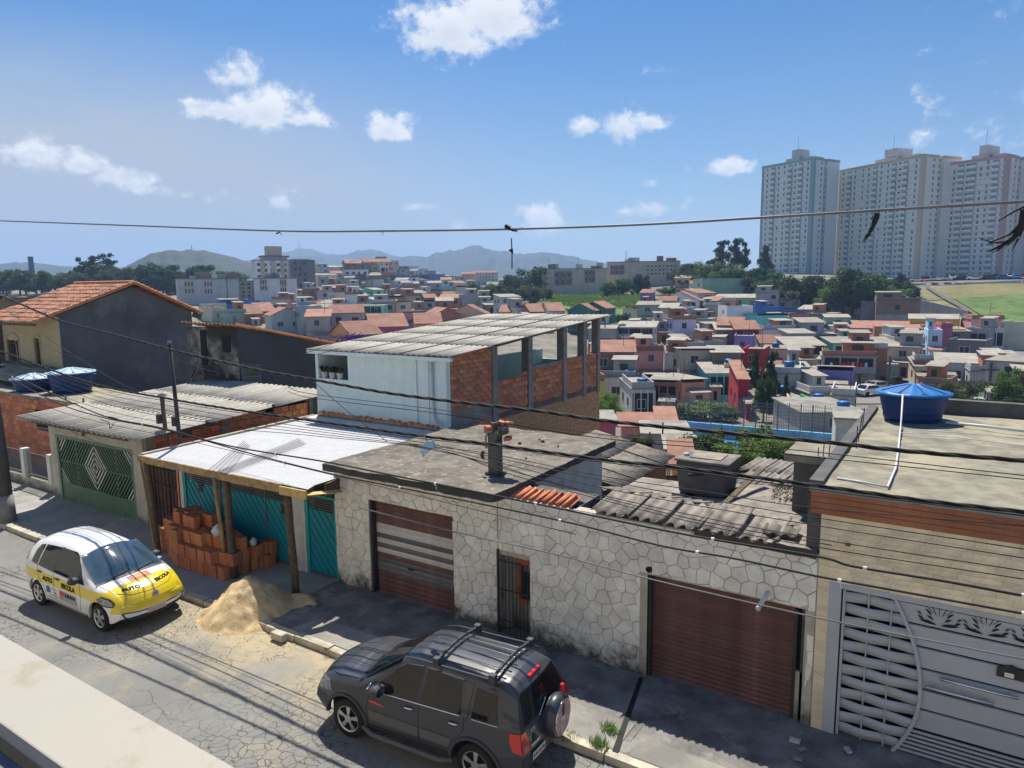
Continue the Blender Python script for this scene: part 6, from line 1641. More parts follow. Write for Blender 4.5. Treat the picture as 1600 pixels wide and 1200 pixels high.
# tailgate: glass, high brake lamp, spare wheel with printed cover, badges, plate, wiper
c2.patch(Rp(.006), [(-.66, 1.10), (.66, 1.10), (.60, 1.30), (.53, 1.50), (-.53, 1.50), (-.60, 1.30)], 'window_glass', 'rear_window', suv)
for y in (-.12, 0, .12):
    p = c2.topp(.03, y, .0); MB().box(p[0]-.04, p[0]+.03, y-.05, y+.05, p[2]-.035, p[2]+.012).build('brake_light', 'lamp_red', suv, bevel=.008)
c2.line(Rp(.03), [(.30, 1.10), (.02, 1.22)], .010, 'chrome', 'rear_wiper', suv)
c2.patch(Rp(.006), [(-.80, .48), (.80, .48), (.80, .68), (-.80, .68)], 'trim_dark', 'rear_bumper', suv)
c2.patch(Rp(.030), [(.24, .55), (.60, .55), (.60, .68), (.24, .68)], 'plate_grey', 'number_plate', suv)
for k in range(7): c2.line(Rp(.034), [(.28+.045*k, .59), (.29+.045*k, .64), (.30+.045*k, .595+.02*(k % 2))], .004, 'black_ink', 'plate_mark', suv, sub=3)
bd_ = c2.rearp(.50, .99, .012)
em = MB(); 
for k in range(24): pass
em.tube([(bd_[0]+.005, bd_[1]+.055*cos(a), bd_[2]+.025*sin(a)) for a in np.linspace(0, 2*pi, 17)], .006, 6).build('badge', 'chrome', suv, smooth=True)
c2.patch(Rp(.008), [(.36, .76), (.60, .76), (.60, .80), (.36, .80)], 'plate_grey', 'badge', suv)
c2.patch(Rp(.008), [(.42, .82), (.56, .82), (.52, .92), (.46, .90)], 'leaf_olive', 'sticker', suv)
SX, SY, SZ = -.17, -.10, .90
sp = thing('spare_wheel', (0, 0, 0), local=True); 
bpy.data.objects.remove(sp)
n = 40; vs = []; fs = []; prof = [(.30, .09), (.325, .06), (.335, 0), (.325, -.07), (.30, -.10), (.27, -.115)]
for (q, h) in prof:
    for k in range(n): a = 2*pi*k/n; vs.append((SX+h, SY+q*cos(a), SZ+q*sin(a)))
for i in range(len(prof)-1):
    for k in range(n): fs.append((i*n+k, i*n+(k+1) % n, (i+1)*n+(k+1) % n, (i+1)*n+k))
fs.append(tuple(range(n)))
spare = MB().add(vs, fs).build('spare_wheel', 'paint_dark', suv, smooth=True)
M('cover_pink', (.50, .30, .30), rough=.5, var=.25, scale=9, bump=0, fine=0)
vs = [(SX-.117, SY+.268*cos(2*pi*k/n), SZ+.268*sin(2*pi*k/n)) for k in range(n)]
cov = MB().add(vs, [tuple(range(n))]).build('wheel_cover', 'cover_pink', spare)
MB().tube([(SX-.117, SY+.268*cos(2*pi*k/n), SZ+.268*sin(2*pi*k/n)) for k in range(n+1)], .008, 6).build('cover_rim', 'chrome', spare, smooth=True)
MB().prism([(SX-.118, SY+y, SZ+z) for y, z in ((-.045, -.25), (.06, -.25), (.075, -.05), (.05, .10), (0, .20), (-.04, .12), (-.06, -.05))], (-.002, 0, 0)).build('cover_figure', 'plate_grey', cov)
MB().prism([(SX-.1205, SY+y, SZ+z) for y, z in ((-.04, .02), (.045, .02), (.055, .12), (.02, .23), (-.03, .21), (-.05, .12))], (-.002, 0, 0)).build('cover_figure', 'trim_dark', cov)
MB().prism([(SX-.1205, SY+y, SZ+z) for y, z in ((-.02, -.22), (.03, -.22), (.035, -.06), (-.015, -.06))], (-.002, 0, 0)).build('cover_figure', 'cover_pink', cov)
MB().box(SX-.06, SX-.0, SY-.15-.04, SY-.15+.03, SZ+.32, SZ+.44).build('high_lamp', 'lamp_red', suv, bevel=.01)
MB().box(-.09, .02, SY-.1, SY+.1, .8, 1.0).build('wheel_mount', 'trim_dark', suv)
c2.patch(Fp(.006), [(-.5, .50), (.5, .50), (.55, .66), (-.55, .66)], 'rim_gap', 'grille', suv)
for x in (.74, 3.23):
    for sg in (-1, 1): wheel(suv, x, sg*.745, .335, .21, sg, 5)
hub_f, hub_r = np.array([-7.24, 6.64]), np.array([-5.02, 6.80])
sx_ = hypot(*(hub_f-hub_r))/2.49
yaw_ = atan2(hub_f[1]-hub_r[1], hub_f[0]-hub_r[0]); ux = np.array((cos(yaw_), sin(yaw_))); uy = np.array((-sin(yaw_), cos(yaw_)))
s_ = .87
o_ = hub_r-ux*.74*s_-uy*.84*s_
suv.location = (o_[0], o_[1], .004); suv.rotation_euler = (0, 0, yaw_); suv.scale = (s_, s_, s_)
bpy.context.view_layer.update()
MAT['leaf_dark'].use_fake_user = True

# ---------------------------------------------------------------- overhead cables
def sag(pts, Y, n=10):
    P = [gy(x, y, Y) for x, y in pts]; return P
def smooth_path(P, n=6):
    P = [np.array(p, float) for p in P]
    if len(P) < 3: return [P[0]+(P[-1]-P[0])*k/12 for k in range(13)]
    out = []; Q = [2*P[0]-P[1]]+P+[2*P[-1]-P[-2]]
    for i in range(1, len(Q)-2):
        for k in range(n):
            t = k/n; a, b, c_, d = Q[i-1], Q[i], Q[i+1], Q[i+2]
            out.append(.5*((2*b)+(-a+c_)*t+(2*a-5*b+4*c_-d)*t*t+(-a+3*b-3*c_+d)*t**3))
    out.append(P[-1]); return out
def cable(pts, Y, r, label, mat='cable', twist=0, ties=0, group=None):
    P = smooth_path([gy(x, y, Y if not hasattr(Y, '__len__') else Y[i]) for i, (x, y) in enumerate(pts)])
    t = thing('overhead_cable', P[len(P)//2], label, 'cable', group)
    if twist:
        for q in range(3):
            L_ = 0; R_ = []
            for i, p in enumerate(P):
                if i: L_ += np.linalg.norm(p-P[i-1])
                R_.append((p, L_))
            out = []
            for s in np.arange(0, L_, .11):
                i = max(j for j in range(len(R_)) if R_[j][1] <= s); i = min(i, len(P)-2); f = (s-R_[i][1])/(R_[i+1][1]-R_[i][1]+1e-9)
                p = P[i]+(P[i+1]-P[i])*f; a = s*7+q*2.09; out.append(p+np.array((0, cos(a), sin(a)))*r*1.1)
            MB().tube(out, r, 5).build('strand', mat, t, smooth=True)
    else: MB().tube(P, r, 6).build('strand', mat, t, smooth=True)
    for k in range(ties):
        p = P[int((k+.5)/ties*(len(P)-1))]; MB().tube([p+(-.02, 0, 0), p+(.02, 0, 0)], r*1.5+.004, 7).build('tie', 'cable_tie', t); MB().bar(p+(0, 0, -.0), p+(.02, 0, -.09), .006, .006).build('tie_end', 'cable_tie', t)
    return t
cable([(-60, 343), (0, 345), (220, 353), (440, 361), (600, 361), (800, 358), (1000, 351), (1190, 340), (1400, 327), (1600, 315), (1700, 308)], 4.0, .0075, 'thin cable crossing the open sky above the hills and the towers', 'cable_grey')
cable([(-60, 445), (0, 462), (60, 487), (100, 503), (180, 523), (270, 547), (400, 577), (500, 595), (606, 614), (731, 630), (840, 642), (950, 658), (1120, 675), (1300, 692), (1407, 704), (1600, 720), (1680, 727)], 8.3, .013, 'thick twisted power cable passing the mint house roof and the blue tank', twist=1)
cable([(-40, 575), (30, 592), (70, 610), (137, 640), (180, 655), (250, 668), (360, 697), (505, 721), (620, 744), (737, 767), (812, 782), (900, 800), (1081, 837), (1275, 869), (1333, 885), (1475, 908), (1600, 931), (1680, 946)], 8.3, .014, 'upper of two thick lashed cables running along the stone wall tops', ties=9)
cable([(-40, 560), (80, 625), (160, 652), (260, 672), (400, 711), (525, 742), (625, 762), (750, 787), (900, 819), (1034, 853), (1144, 872), (1275, 900), (1390, 921), (1600, 959), (1680, 973)], 8.45, .013, 'lower of two thick lashed cables running along the stone wall tops', ties=8)
cable([(-40, 535), (0, 548), (137, 597), (275, 625), (400, 645), (450, 652), (650, 680), (765, 694), (950, 719), (1065, 731), (1300, 762), (1433, 781), (1600, 800), (1680, 810)], 8.3, .012, 'thick lashed cable passing the post stub and ending above the brick band', twist=1)
cable([(-40, 540), (137, 601), (275, 629), (450, 656), (650, 684), (765, 697), (950, 723), (1065, 735), (1300, 768), (1600, 806)], 8.25, .007, 'thin wire hanging just under the thick lashed cable')
rc = random.Random(31)
spec = [
    ([(450, 605), (490, 616), (700, 642), (950, 680), (1220, 701), (1600, 743)], 'higher wire of a close pair just below the twisted power cable'),
    ([(450, 612), (490, 622), (700, 648), (950, 686), (1220, 709), (1600, 749)], 'lower wire of a close pair just below the twisted power cable'),
    ([(0, 548), (137, 608), (300, 640), (480, 668), (650, 690), (760, 712), (950, 752), (1220, 800), (1600, 858)], 'long thin wire fanning out below the post stub, first from the top'),
    ([(0, 556), (137, 615), (300, 648), (480, 672), (650, 694), (760, 718), (950, 764), (1220, 812), (1600, 872)], 'long thin wire fanning out below the post stub, second from the top'),
    ([(0, 570), (200, 640), (480, 676), (660, 698), (800, 736), (950, 776), (1220, 832), (1600, 892)], 'long thin wire fanning out below the post stub, third from the top'),
    ([(0, 585), (200, 650), (480, 680), (680, 702), (800, 742), (1000, 796), (1220, 845), (1600, 905)], 'long thin wire fanning out below the post stub, fourth from the top'),
    ([(640, 696), (760, 722), (900, 766), (1100, 815), (1300, 852)], 'short thin wire from the post stub over the wavy sheets to the tiled wall'),
    ([(640, 694), (760, 708), (930, 742), (1100, 768), (1260, 792), (1600, 822)], 'thin wire crossing the grey square tank below the thick lashed cable'),
    ([(560, 793), (711, 831), (860, 864), (985, 897), (1100, 925), (1300, 970), (1600, 1030), (1680, 1046)], 'bright thin wire hanging lowest, across both roller shutters'),
    ([(0, 600), (100, 645), (300, 690), (560, 752), (900, 835)], 'thin wire drooping from the far left pole towards the tile coping'),
    ([(0, 478), (100, 545), (200, 605), (262, 617)], 'thin wire slanting from the left edge down to the old rusty pole'),
    ([(267, 548), (330, 560), (420, 570), (530, 545)], 'thin service wire from the slim steel pole over the black wall'),
    ([(267, 560), (350, 582), (450, 560), (540, 530)], 'lower thin service wire sagging in front of the black wall'),
    ([(0, 500), (120, 560), (262, 560)], 'thin wire from the left edge to the top of the slim steel pole'),
    ([(490, 596), (540, 640), (605, 690)], 'loose black wire drooping across the mint wall to the cable bundle'),
    ([(0, 640), (60, 652), (150, 690), (230, 716)], 'thin wire falling across the wavy roof above the green gate'),
]
for i, (pts, lab) in enumerate(spec):
    Y = 10.4 if i in (11, 12, 13) else 8.3+rc.uniform(-.12, .15)
    cable(pts, Y, .009 if i in (8,) else .0055, lab, 'cable_grey' if i in (8,) else 'cable')
# things caught on the cables
def rag(name, pts, Y, w, label, cat, mat='cable', n=40, seed=1):
    r = random.Random(seed); mb = MB(); P = [gy(x, y, Y) for x, y in pts]
    for k in range(n):
        i = r.randrange(len(P)-1); f = r.random(); p = P[i]+(P[i+1]-P[i])*f; taper = 1-(i+f)/(len(P)-1)*.7
        a = r.uniform(0, 6.28); q = p+np.array((cos(a), .4*sin(a), sin(a)))*w*taper*r.uniform(.3, 1); d = (P[i+1]-P[i]); d = d/np.linalg.norm(d)*w*r.uniform(.6, 2.2)
        s = np.array((cos(a+1.5), .3, sin(a+1.5)))*w*.35*taper; mb.add([q-s, q+s, q+d], [(0, 1, 2)])
    mb.tube(P, [w*.7*(1-.8*k/(len(P)-1)) for k in range(len(P))], 6)
    return tag(mb.build(name, mat), label, cat)
rag('hanging_rag', [(1371, 334), (1367, 348), (1360, 362), (1352, 373)], 3.98, .022, 'dark torn strip hanging from the sky cable in front of the pale towers', 'rag')
rag('dry_branch', [(1602, 328), (1597, 350), (1588, 368), (1574, 380), (1558, 388)], 3.9, .030, 'dark tangled twig or rag hanging at the right edge before the towers', 'branch', seed=2)
mb = MB()
for pts in ([(1594, 350), (1578, 366), (1548, 378), (1530, 372)], [(1586, 370), (1570, 378), (1545, 380)], [(1576, 378), (1562, 386), (1560, 392)], [(1602, 322), (1585, 330), (1560, 345)]): mb.tube([gy(x, y, 3.9) for x, y in pts], [.006, .005, .003][:len(pts)] if len(pts) == 3 else [.007, .006, .004, .002], 5)
tag(mb.build('thin_twig', 'cable'), 'thin forked twigs beside the dark tangle at the right edge', 'twig')
rag('shredded_kite', [(790, 353), (797, 358), (804, 360), (812, 357)], 4.0, .020, 'shredded dark kite scrap caught on the sky cable above the middle', 'kite scrap', seed=3)
mb = MB(); mb.tube([gy(799, 372, 4.0), gy(800, 392, 4.0), gy(800, 420, 4.0)], .004, 5)
k_ = mb.build('kite_tail', 'cable'); tag(k_, 'thin dark kite tail hanging below the kite scrap', 'kite tail')
mb = MB(); mb.prism([gy(794, 391, 4.0), gy(800, 388, 4.0), gy(801, 396, 4.0), (gy(798, 394, 4.0))], (0, .01, 0)); mb.build('knot', 'cable', k_)
rag('kite_scrap', [(432, 365), (437, 363), (441, 368)], 4.0, .010, 'tiny dark scrap on the sky cable above the clay roof', 'kite scrap', n=14, seed=4)
rag('kite_scrap', [(594, 362), (600, 360), (597, 368)], 4.0, .009, 'tiny dark scrap on the sky cable left of the middle', 'kite scrap', n=14, seed=5)
mb = MB(); P = [gy(x, y, 8.28) for x, y in [(663, 691), (676, 689), (679, 698), (668, 706), (660, 714), (657, 703)]]
mb.prism(P, (0, .03, .0)); mb.prism([gy(x, y, 8.27) for x, y in [(668, 690), (662, 681), (666, 690)]], (0, .02, 0)); tag(mb.build('snagged_bag', 'bag_blue'), 'pale blue plastic bag snagged on the cables above the dark slab', 'plastic bag')
mb = MB()
for pts in ([(157, 655), (170, 660), (172, 670), (178, 662)], [(160, 650), (176, 652), (184, 655)]): mb.tube([gy(x, y, 8.3) for x, y in pts], .010, 5)
tag(mb.build('wire_tangle', 'cable'), 'small knot of loose wire hanging over the wavy roof at left', 'wire tangle')
# ---------------------------------------------------------------- houses in the valley
PAL = {'grey': (.33, .33, .32), 'pale grey': (.45, .45, .43), 'white': (.66, .66, .63), 'cream': (.58, .52, .38), 'beige': (.48, .40, .30), 'brown': (.22, .15, .12),
       'brick red': (.36, .16, .10), 'pink': (.55, .27, .25), 'red': (.42, .03, .04), 'yellow': (.66, .46, .08), 'orange': (.65, .30, .12), 'teal': (.14, .50, .50),
       'mint green': (.20, .52, .36), 'lime green': (.30, .55, .22), 'dark green': (.05, .17, .13), 'blue': (.06, .16, .42), 'pale blue': (.38, .52, .66), 'light blue': (.20, .45, .65),
       'purple': (.25, .18, .42), 'peach': (.66, .42, .30), 'magenta': (.45, .12, .20), 'dark grey': (.15, .15, .16), 'bright green': (.10, .42, .12), 'sage green': (.28, .36, .28), 'ochre': (.50, .33, .16), 'lilac': (.50, .46, .62)}
for k, v in PAL.items():
    M('wall_'+k.replace(' ', '_'), tuple(min(.8, q*1.25) for q in v), var=.14, scale=.5, streak=.5, streakcol=tuple(x*.4 for x in v), bump=.05, fine=4, rnd=.06)
M('roof_fibre_far', (.33, .30, .25), var=.22, scale=.35, bump=.0, fine=3, rnd=.14, col2=(.24, .22, .19), patch=.3, pscale=.5)
M('roof_clay_far', (.31, .155, .105), var=.25, scale=.6, bump=.0, fine=5, rnd=.14)
M('roof_slab_far', (.31, .29, .24), var=.22, scale=.3, bump=0, fine=3, rnd=.12, col2=(.20, .19, .17), patch=.4, pscale=.3)
M('far_glass', (.05, .055, .06), rough=.3, var=.2, bump=0, fine=0, rnd=.3)
M('far_frame', (.55, .55, .53), var=.1, bump=0, fine=0)
M('far_dark', (.035, .035, .038), var=.2, bump=0, fine=0)
M('far_door', (.30, .30, .30), var=.2, bump=0, fine=3, rnd=.35)
def win_mesh(frame='far_frame', mull=True):
    mb = MB(); f = .06
    mb.box(0, 1, -.04, 0, 0, f).box(0, 1, -.04, 0, 1-f, 1).box(0, f, -.04, 0, f, 1-f).box(1-f, 1, -.04, 0, f, 1-f)
    if mull: mb.box(.5-f*.4, .5+f*.4, -.035, 0, f, 1-f)
    mb.cur = 1; mb.add([(f, -.012, f), (1-f, -.012, f), (1-f, -.012, 1-f), (f, -.012, 1-f)], [(0, 1, 2, 3)])
    return mb.mesh('window', [frame, 'far_glass'])
WIN = win_mesh(); WIN2 = win_mesh('far_dark', False)
DOOR = MB().box(0, 1, -.03, 0, 0, 1).mesh('door', 'far_door')
HOLE = MB().box(0, 1, -.02, 0, 0, 1).mesh('opening', 'far_dark')
ROOF_M = {'fibre': 'roof_fibre_far', 'clay': 'roof_clay_far', 'slab': 'roof_slab_far', 'gable': 'roof_clay_far', 'gableside': 'roof_clay_far', 'flat': 'roof_slab_far', 'grey gable': 'roof_fibre_far'}
ROOF_T = {'fibre': 'sheet roof', 'clay': 'orange lean-to', 'slab': 'slab roof', 'gable': 'orange gable', 'gableside': 'tiled roof', 'flat': 'bare top', 'grey gable': 'grey gable'}
HOUSES = []
rh = random.Random(99)
def house(x0, x1, yt, yb, col, roof='slab', yaw=None, depth=None, feat='', label=None, win=None, group=None, r=None, name='house', storeys=None, cat='house', slope=1.2):
    xc = (x0+x1)/2
    r_given = r is not None
    if r is None: base, r = drop(xc, yb)
    else: base = at_r(xc, yb, r)
    sc_ = r/FPX/ (1/np.linalg.norm(ray(xc, yb)[:2])) / 1.0
    d = ray(xc, yb); k = r/hypot(d[0], d[1])           # metres per unit of the ray
    W = (x1-x0)/FPX*k; H = (yb-yt)/FPX*k*1.0
    if H < 2.2 and r_given: base[2] -= 2.2-H
    H = max(H, 2.2); dep = depth or rh.uniform(6, 10)
    if yaw is None: yaw = rh.uniform(-14, 26)
    yw = radians(yaw); W = W/max(.5, (cos(yw)*1.0+abs(sin(yw))*.35))
    a = atan2(d[0], d[1])
    ang = -a+yw*1.0
    o = thing(name, base, label, cat, group or 'houses of the valley town', local=True); o.rotation_euler = (0, 0, ang)
    hw = W/2; mat = 'wall_'+col.replace(' ', '_')
    zt = H-(.0 if roof in ('flat',) else .12)
    mb = MB(); mb.box(-hw, hw, 0, dep, -7, zt)
    up_ = []
    wl = mb.build('wall', mat, o)
    rm = ROOF_M[roof]; ovh = rh.uniform(.15, .45)
    if roof == 'slab': MB().box(-hw-ovh*.6, hw+ovh*.6, -ovh, dep+.2, zt, zt+.13).build('roof', rm, o)
    elif roof in ('fibre', 'clay'):
        s = rh.choice([.5, .8, 1.0]) if roof == 'fibre' else slope
        sgn = rh.choice([1, 1, -1]) if roof == 'fibre' else 1
        za, zb = (zt, zt+s) if sgn > 0 else (zt+s*.5, zt)
        MB().box(-hw, hw, .02, dep, zt, min(za, zb)+.01 if min(za, zb) > zt else zt+.01).build('wall_top', mat, o) if min(za, zb) > zt+.02 else None
        MB().hexa([(-hw-ovh, -ovh, za), (hw+ovh, -ovh, za), (hw+ovh, dep+ovh, zb), (-hw-ovh, dep+ovh, zb), (-hw-ovh, -ovh, za+.09), (hw+ovh, -ovh, za+.09), (hw+ovh, dep+ovh, zb+.09), (-hw-ovh, dep+ovh, zb+.09)]).build('roof', rm, o)
        MB().prism([(-hw+.02, .02, zt), (-hw+.02, dep, zt), (-hw+.02, dep, zb), (-hw+.02, .02, za)], (.15, 0, 0)).prism([(hw-.17, .02, zt), (hw-.17, dep, zt), (hw-.17, dep, zb), (hw-.17, .02, za)], (.15, 0, 0)).build('parapet', mat, o)
    elif roof == 'flat':
        MB().box(-hw+.15, hw-.15, .15, dep-.15, zt-.01, zt+.03).build('roof', rm, o)
        mb = MB(); mb.box(-hw, hw, 0, .15, zt, zt+.35).box(-hw, -hw+.15, .15, dep, zt, zt+.35).box(hw-.15, hw, .15, dep, zt, zt+.35); mb.build('parapet', mat, o)
    elif roof in ('gable', 'grey gable'):  # gable faces the viewer
        s = W*.24; e = ovh
        MB().prism([(-hw, 0, zt), (hw, 0, zt), (0, 0, zt+s)], (0, dep, 0)).build('gable', mat, o)
        rf = MB(); 
        for sg in (-1, 1):
            rf.hexa([(0, -e, zt+s+.02), (sg*(hw+e), -e, zt-.24*2*e+.02), (sg*(hw+e), dep+e, zt-.24*2*e+.02), (0, dep+e, zt+s+.02), (0, -e, zt+s+.16), (sg*(hw+e), -e, zt-.24*2*e+.14), (sg*(hw+e), dep+e, zt-.24*2*e+.14), (0, dep+e, zt+s+.16)])
        rf.build('roof', rm, o)
    elif roof == 'gableside':
        s = dep*.22; e = ovh
        MB().prism([(-hw, 0, zt), (-hw, dep, zt), (-hw, dep/2, zt+s)], (2*hw, 0, 0)).build('gable', mat, o)
        rf = MB()
        for ya, sg in ((-e, 1), (dep+e, -1)):
            rf.hexa([(-hw-e, ya, zt-.1), (hw+e, ya, zt-.1), (hw+e, dep/2, zt+s+.02), (-hw-e, dep/2, zt+s+.02), (-hw-e, ya, zt+.03), (hw+e, ya, zt+.03), (hw+e, dep/2, zt+s+.15), (-hw-e, dep/2, zt+s+.15)])
        rf.build('roof', rm, o)
    # openings
    st = storeys or max(1, int(round(H/3.0))); sh_ = H/st
    n = max(1, int(W/2.7)) if win is None else win
    for f in range(st):
        z = f*sh_+sh_*.34
        for i in range(n):
            cx = -hw+W*(i+.5)/n+rh.uniform(-.25, .25); q = rh.random()
            if 'plain' in feat and q < .7: continue
            if f == 0 and q < .35:
                link(DOOR if q < .25 else HOLE, 'door' if q < .25 else 'opening', o, Matrix.Translation((cx-.5, -.005, .05)) @ Matrix.Diagonal((rh.choice([.9, 2.2]) if W > 5 else .9, 1, 2.1, 1)))
            elif q < .85:
                w_ = rh.uniform(.9, 1.5); link(WIN if rh.random() < .55 else WIN2, 'window', o, Matrix.Translation((cx-w_/2, -.005, z)) @ Matrix.Diagonal((w_, 1, min(1.15, sh_*.42), 1)))
        for sg in (1, -1):
            if dep > 5 and rh.random() < .75:
                for y in ((dep*.35,), (dep*.25, dep*.65))[rh.randrange(2)]:
                    link(WIN2, 'window', o, Matrix.Translation((sg*(hw+.005), y if sg > 0 else y+.9, z)) @ Matrix.Rotation(sg*pi/2, 4, 'Z') @ Matrix.Diagonal((.9, 1, .9, 1)))
    if r < 330 and 'plain' not in feat:
        q = rh.random(); q2 = rh.random()
        if roof in ('slab', 'flat') and q < .6:      # half built upper room on the terrace
            w_ = W*rh.uniform(.35, .62); x_ = rh.choice([-hw+.1, hw-w_-.1]); h_ = rh.uniform(1.7, 2.5); m_ = rh.choice([mat, mat, 'wall_brick_red', 'wall_grey', 'wall_brick_red', 'wall_pale_grey'])
            u_ = MB().box(x_, x_+w_, dep*.3, dep*.85, zt+.05, zt+h_).build('upper_room', m_, o)
            MB().hexa([(x_-.25, dep*.3-.5, zt+h_), (x_+w_+.25, dep*.3-.5, zt+h_), (x_+w_+.25, dep*.85+.2, zt+h_+.25), (x_-.25, dep*.85+.2, zt+h_+.25), (x_-.25, dep*.3-.5, zt+h_+.08), (x_+w_+.25, dep*.3-.5, zt+h_+.08), (x_+w_+.25, dep*.85+.2, zt+h_+.33), (x_-.25, dep*.85+.2, zt+h_+.33)]).build('upper_roof', 'roof_fibre_far', u_)
            link(WIN2, 'window', u_, Matrix.Translation((x_+w_*.3, dep*.3-.01, zt+.8)) @ Matrix.Diagonal((w_*.35, 1, .8, 1)))
        if roof in ('slab', 'flat') and q2 < .6:
            mb = MB(); mb.box(-hw, hw, 0.0, .12, zt+.1, zt+.85).box(-hw, -hw+.12, .12, dep*.8, zt+.1, zt+.85).box(hw-.12, hw, .12, dep*.8, zt+.1, zt+.85); mb.build('terrace_wall', rh.choice([mat, 'wall_grey', 'wall_brick_red', 'wall_pale_grey']), o)
        if q2 > .45:                                  # lean-to in front, often raw brick
            w_ = W*rh.uniform(.4, .8); x_ = rh.uniform(-hw, hw-w_); h_ = min(H*.55, rh.uniform(1.9, 2.6)); d_ = rh.uniform(1.2, 2.6)
            l_ = MB().box(x_, x_+w_, -d_, -.02, -4, h_).build('lean_to', rh.choice(['wall_brick_red', 'wall_grey', 'wall_brown', 'wall_pale_grey', mat]), o)
            MB().hexa([(x_-.2, -d_-.3, h_), (x_+w_+.2, -d_-.3, h_), (x_+w_+.2, -.02, h_+.35), (x_-.2, -.02, h_+.35), (x_-.2, -d_-.3, h_+.07), (x_+w_+.2, -d_-.3, h_+.07), (x_+w_+.2, -.02, h_+.42), (x_-.2, -.02, h_+.42)]).build('lean_to_roof', rh.choice(['roof_fibre_far', 'roof_fibre_far', 'roof_slab_far', 'roof_clay_far']), l_)
            link(HOLE, 'opening', l_, Matrix.Translation((x_+w_*.25, -d_-.01, .3)) @ Matrix.Diagonal((w_*.35, 1, h_*.6, 1)))
        if st >= 2 and q > .5:
            MB().box(-hw-.01, hw+.01, -.03, .0, sh_-.12, sh_+.06).build('floor_band', 'roof_slab_far', o)
        if q > .75: MB().tube([(hw*.5, dep*.5, H), (hw*.5, dep*.5, H+rh.uniform(2, 3.4))], .035, 4).build('antenna', 'iron_dark', o)
        if q < .3 and st >= 2: MB().box(-hw-.012, hw+.012, -.02, -.001, -2, sh_-.12).build('lower_facade', rh.choice(['wall_brick_red', 'wall_grey', 'wall_brown', 'wall_cream']), o)
    if 'balcony' in feat:
        z = (st-1)*sh_
        MB().box(-hw*.9, hw*.9, -.03, -.01, z+.2, z+sh_*.85).build('opening', 'far_dark', o)
        MB().box(-hw, hw, -1.1, 0, z-.1, z+.02).build('balcony', mat, o)
        b_ = MB().box(-hw, hw, -1.1, -1.02, z+.02, z+.9).build('balcony_wall', 'wall_pale_grey' if 'rail' in feat else mat, o)
        for x in np.linspace(-hw+.1, hw-.1, 4): MB().box(x-.06, x+.06, -1.08, -.98, z+.9, z+sh_-.1).build('column', mat, o)
    if 'line' in feat:
        for i in range(9):
            x = -hw*.7+i*hw*.16; l_ = link(MB().box(0, .35, -1.2, -1.18, 0, rh.uniform(.4, .8)).mesh('laundry', rh.choice(['wall_white', 'wall_red', 'wall_pale_blue', 'far_dark', 'wall_pink'])), 'laundry', o, Matrix.Translation((x, 0, (st-1)*sh_+.9)))
    HOUSES.append((o, col, roof, xc, yb, st, W, H, dep, r, feat, label is not None))
    return o

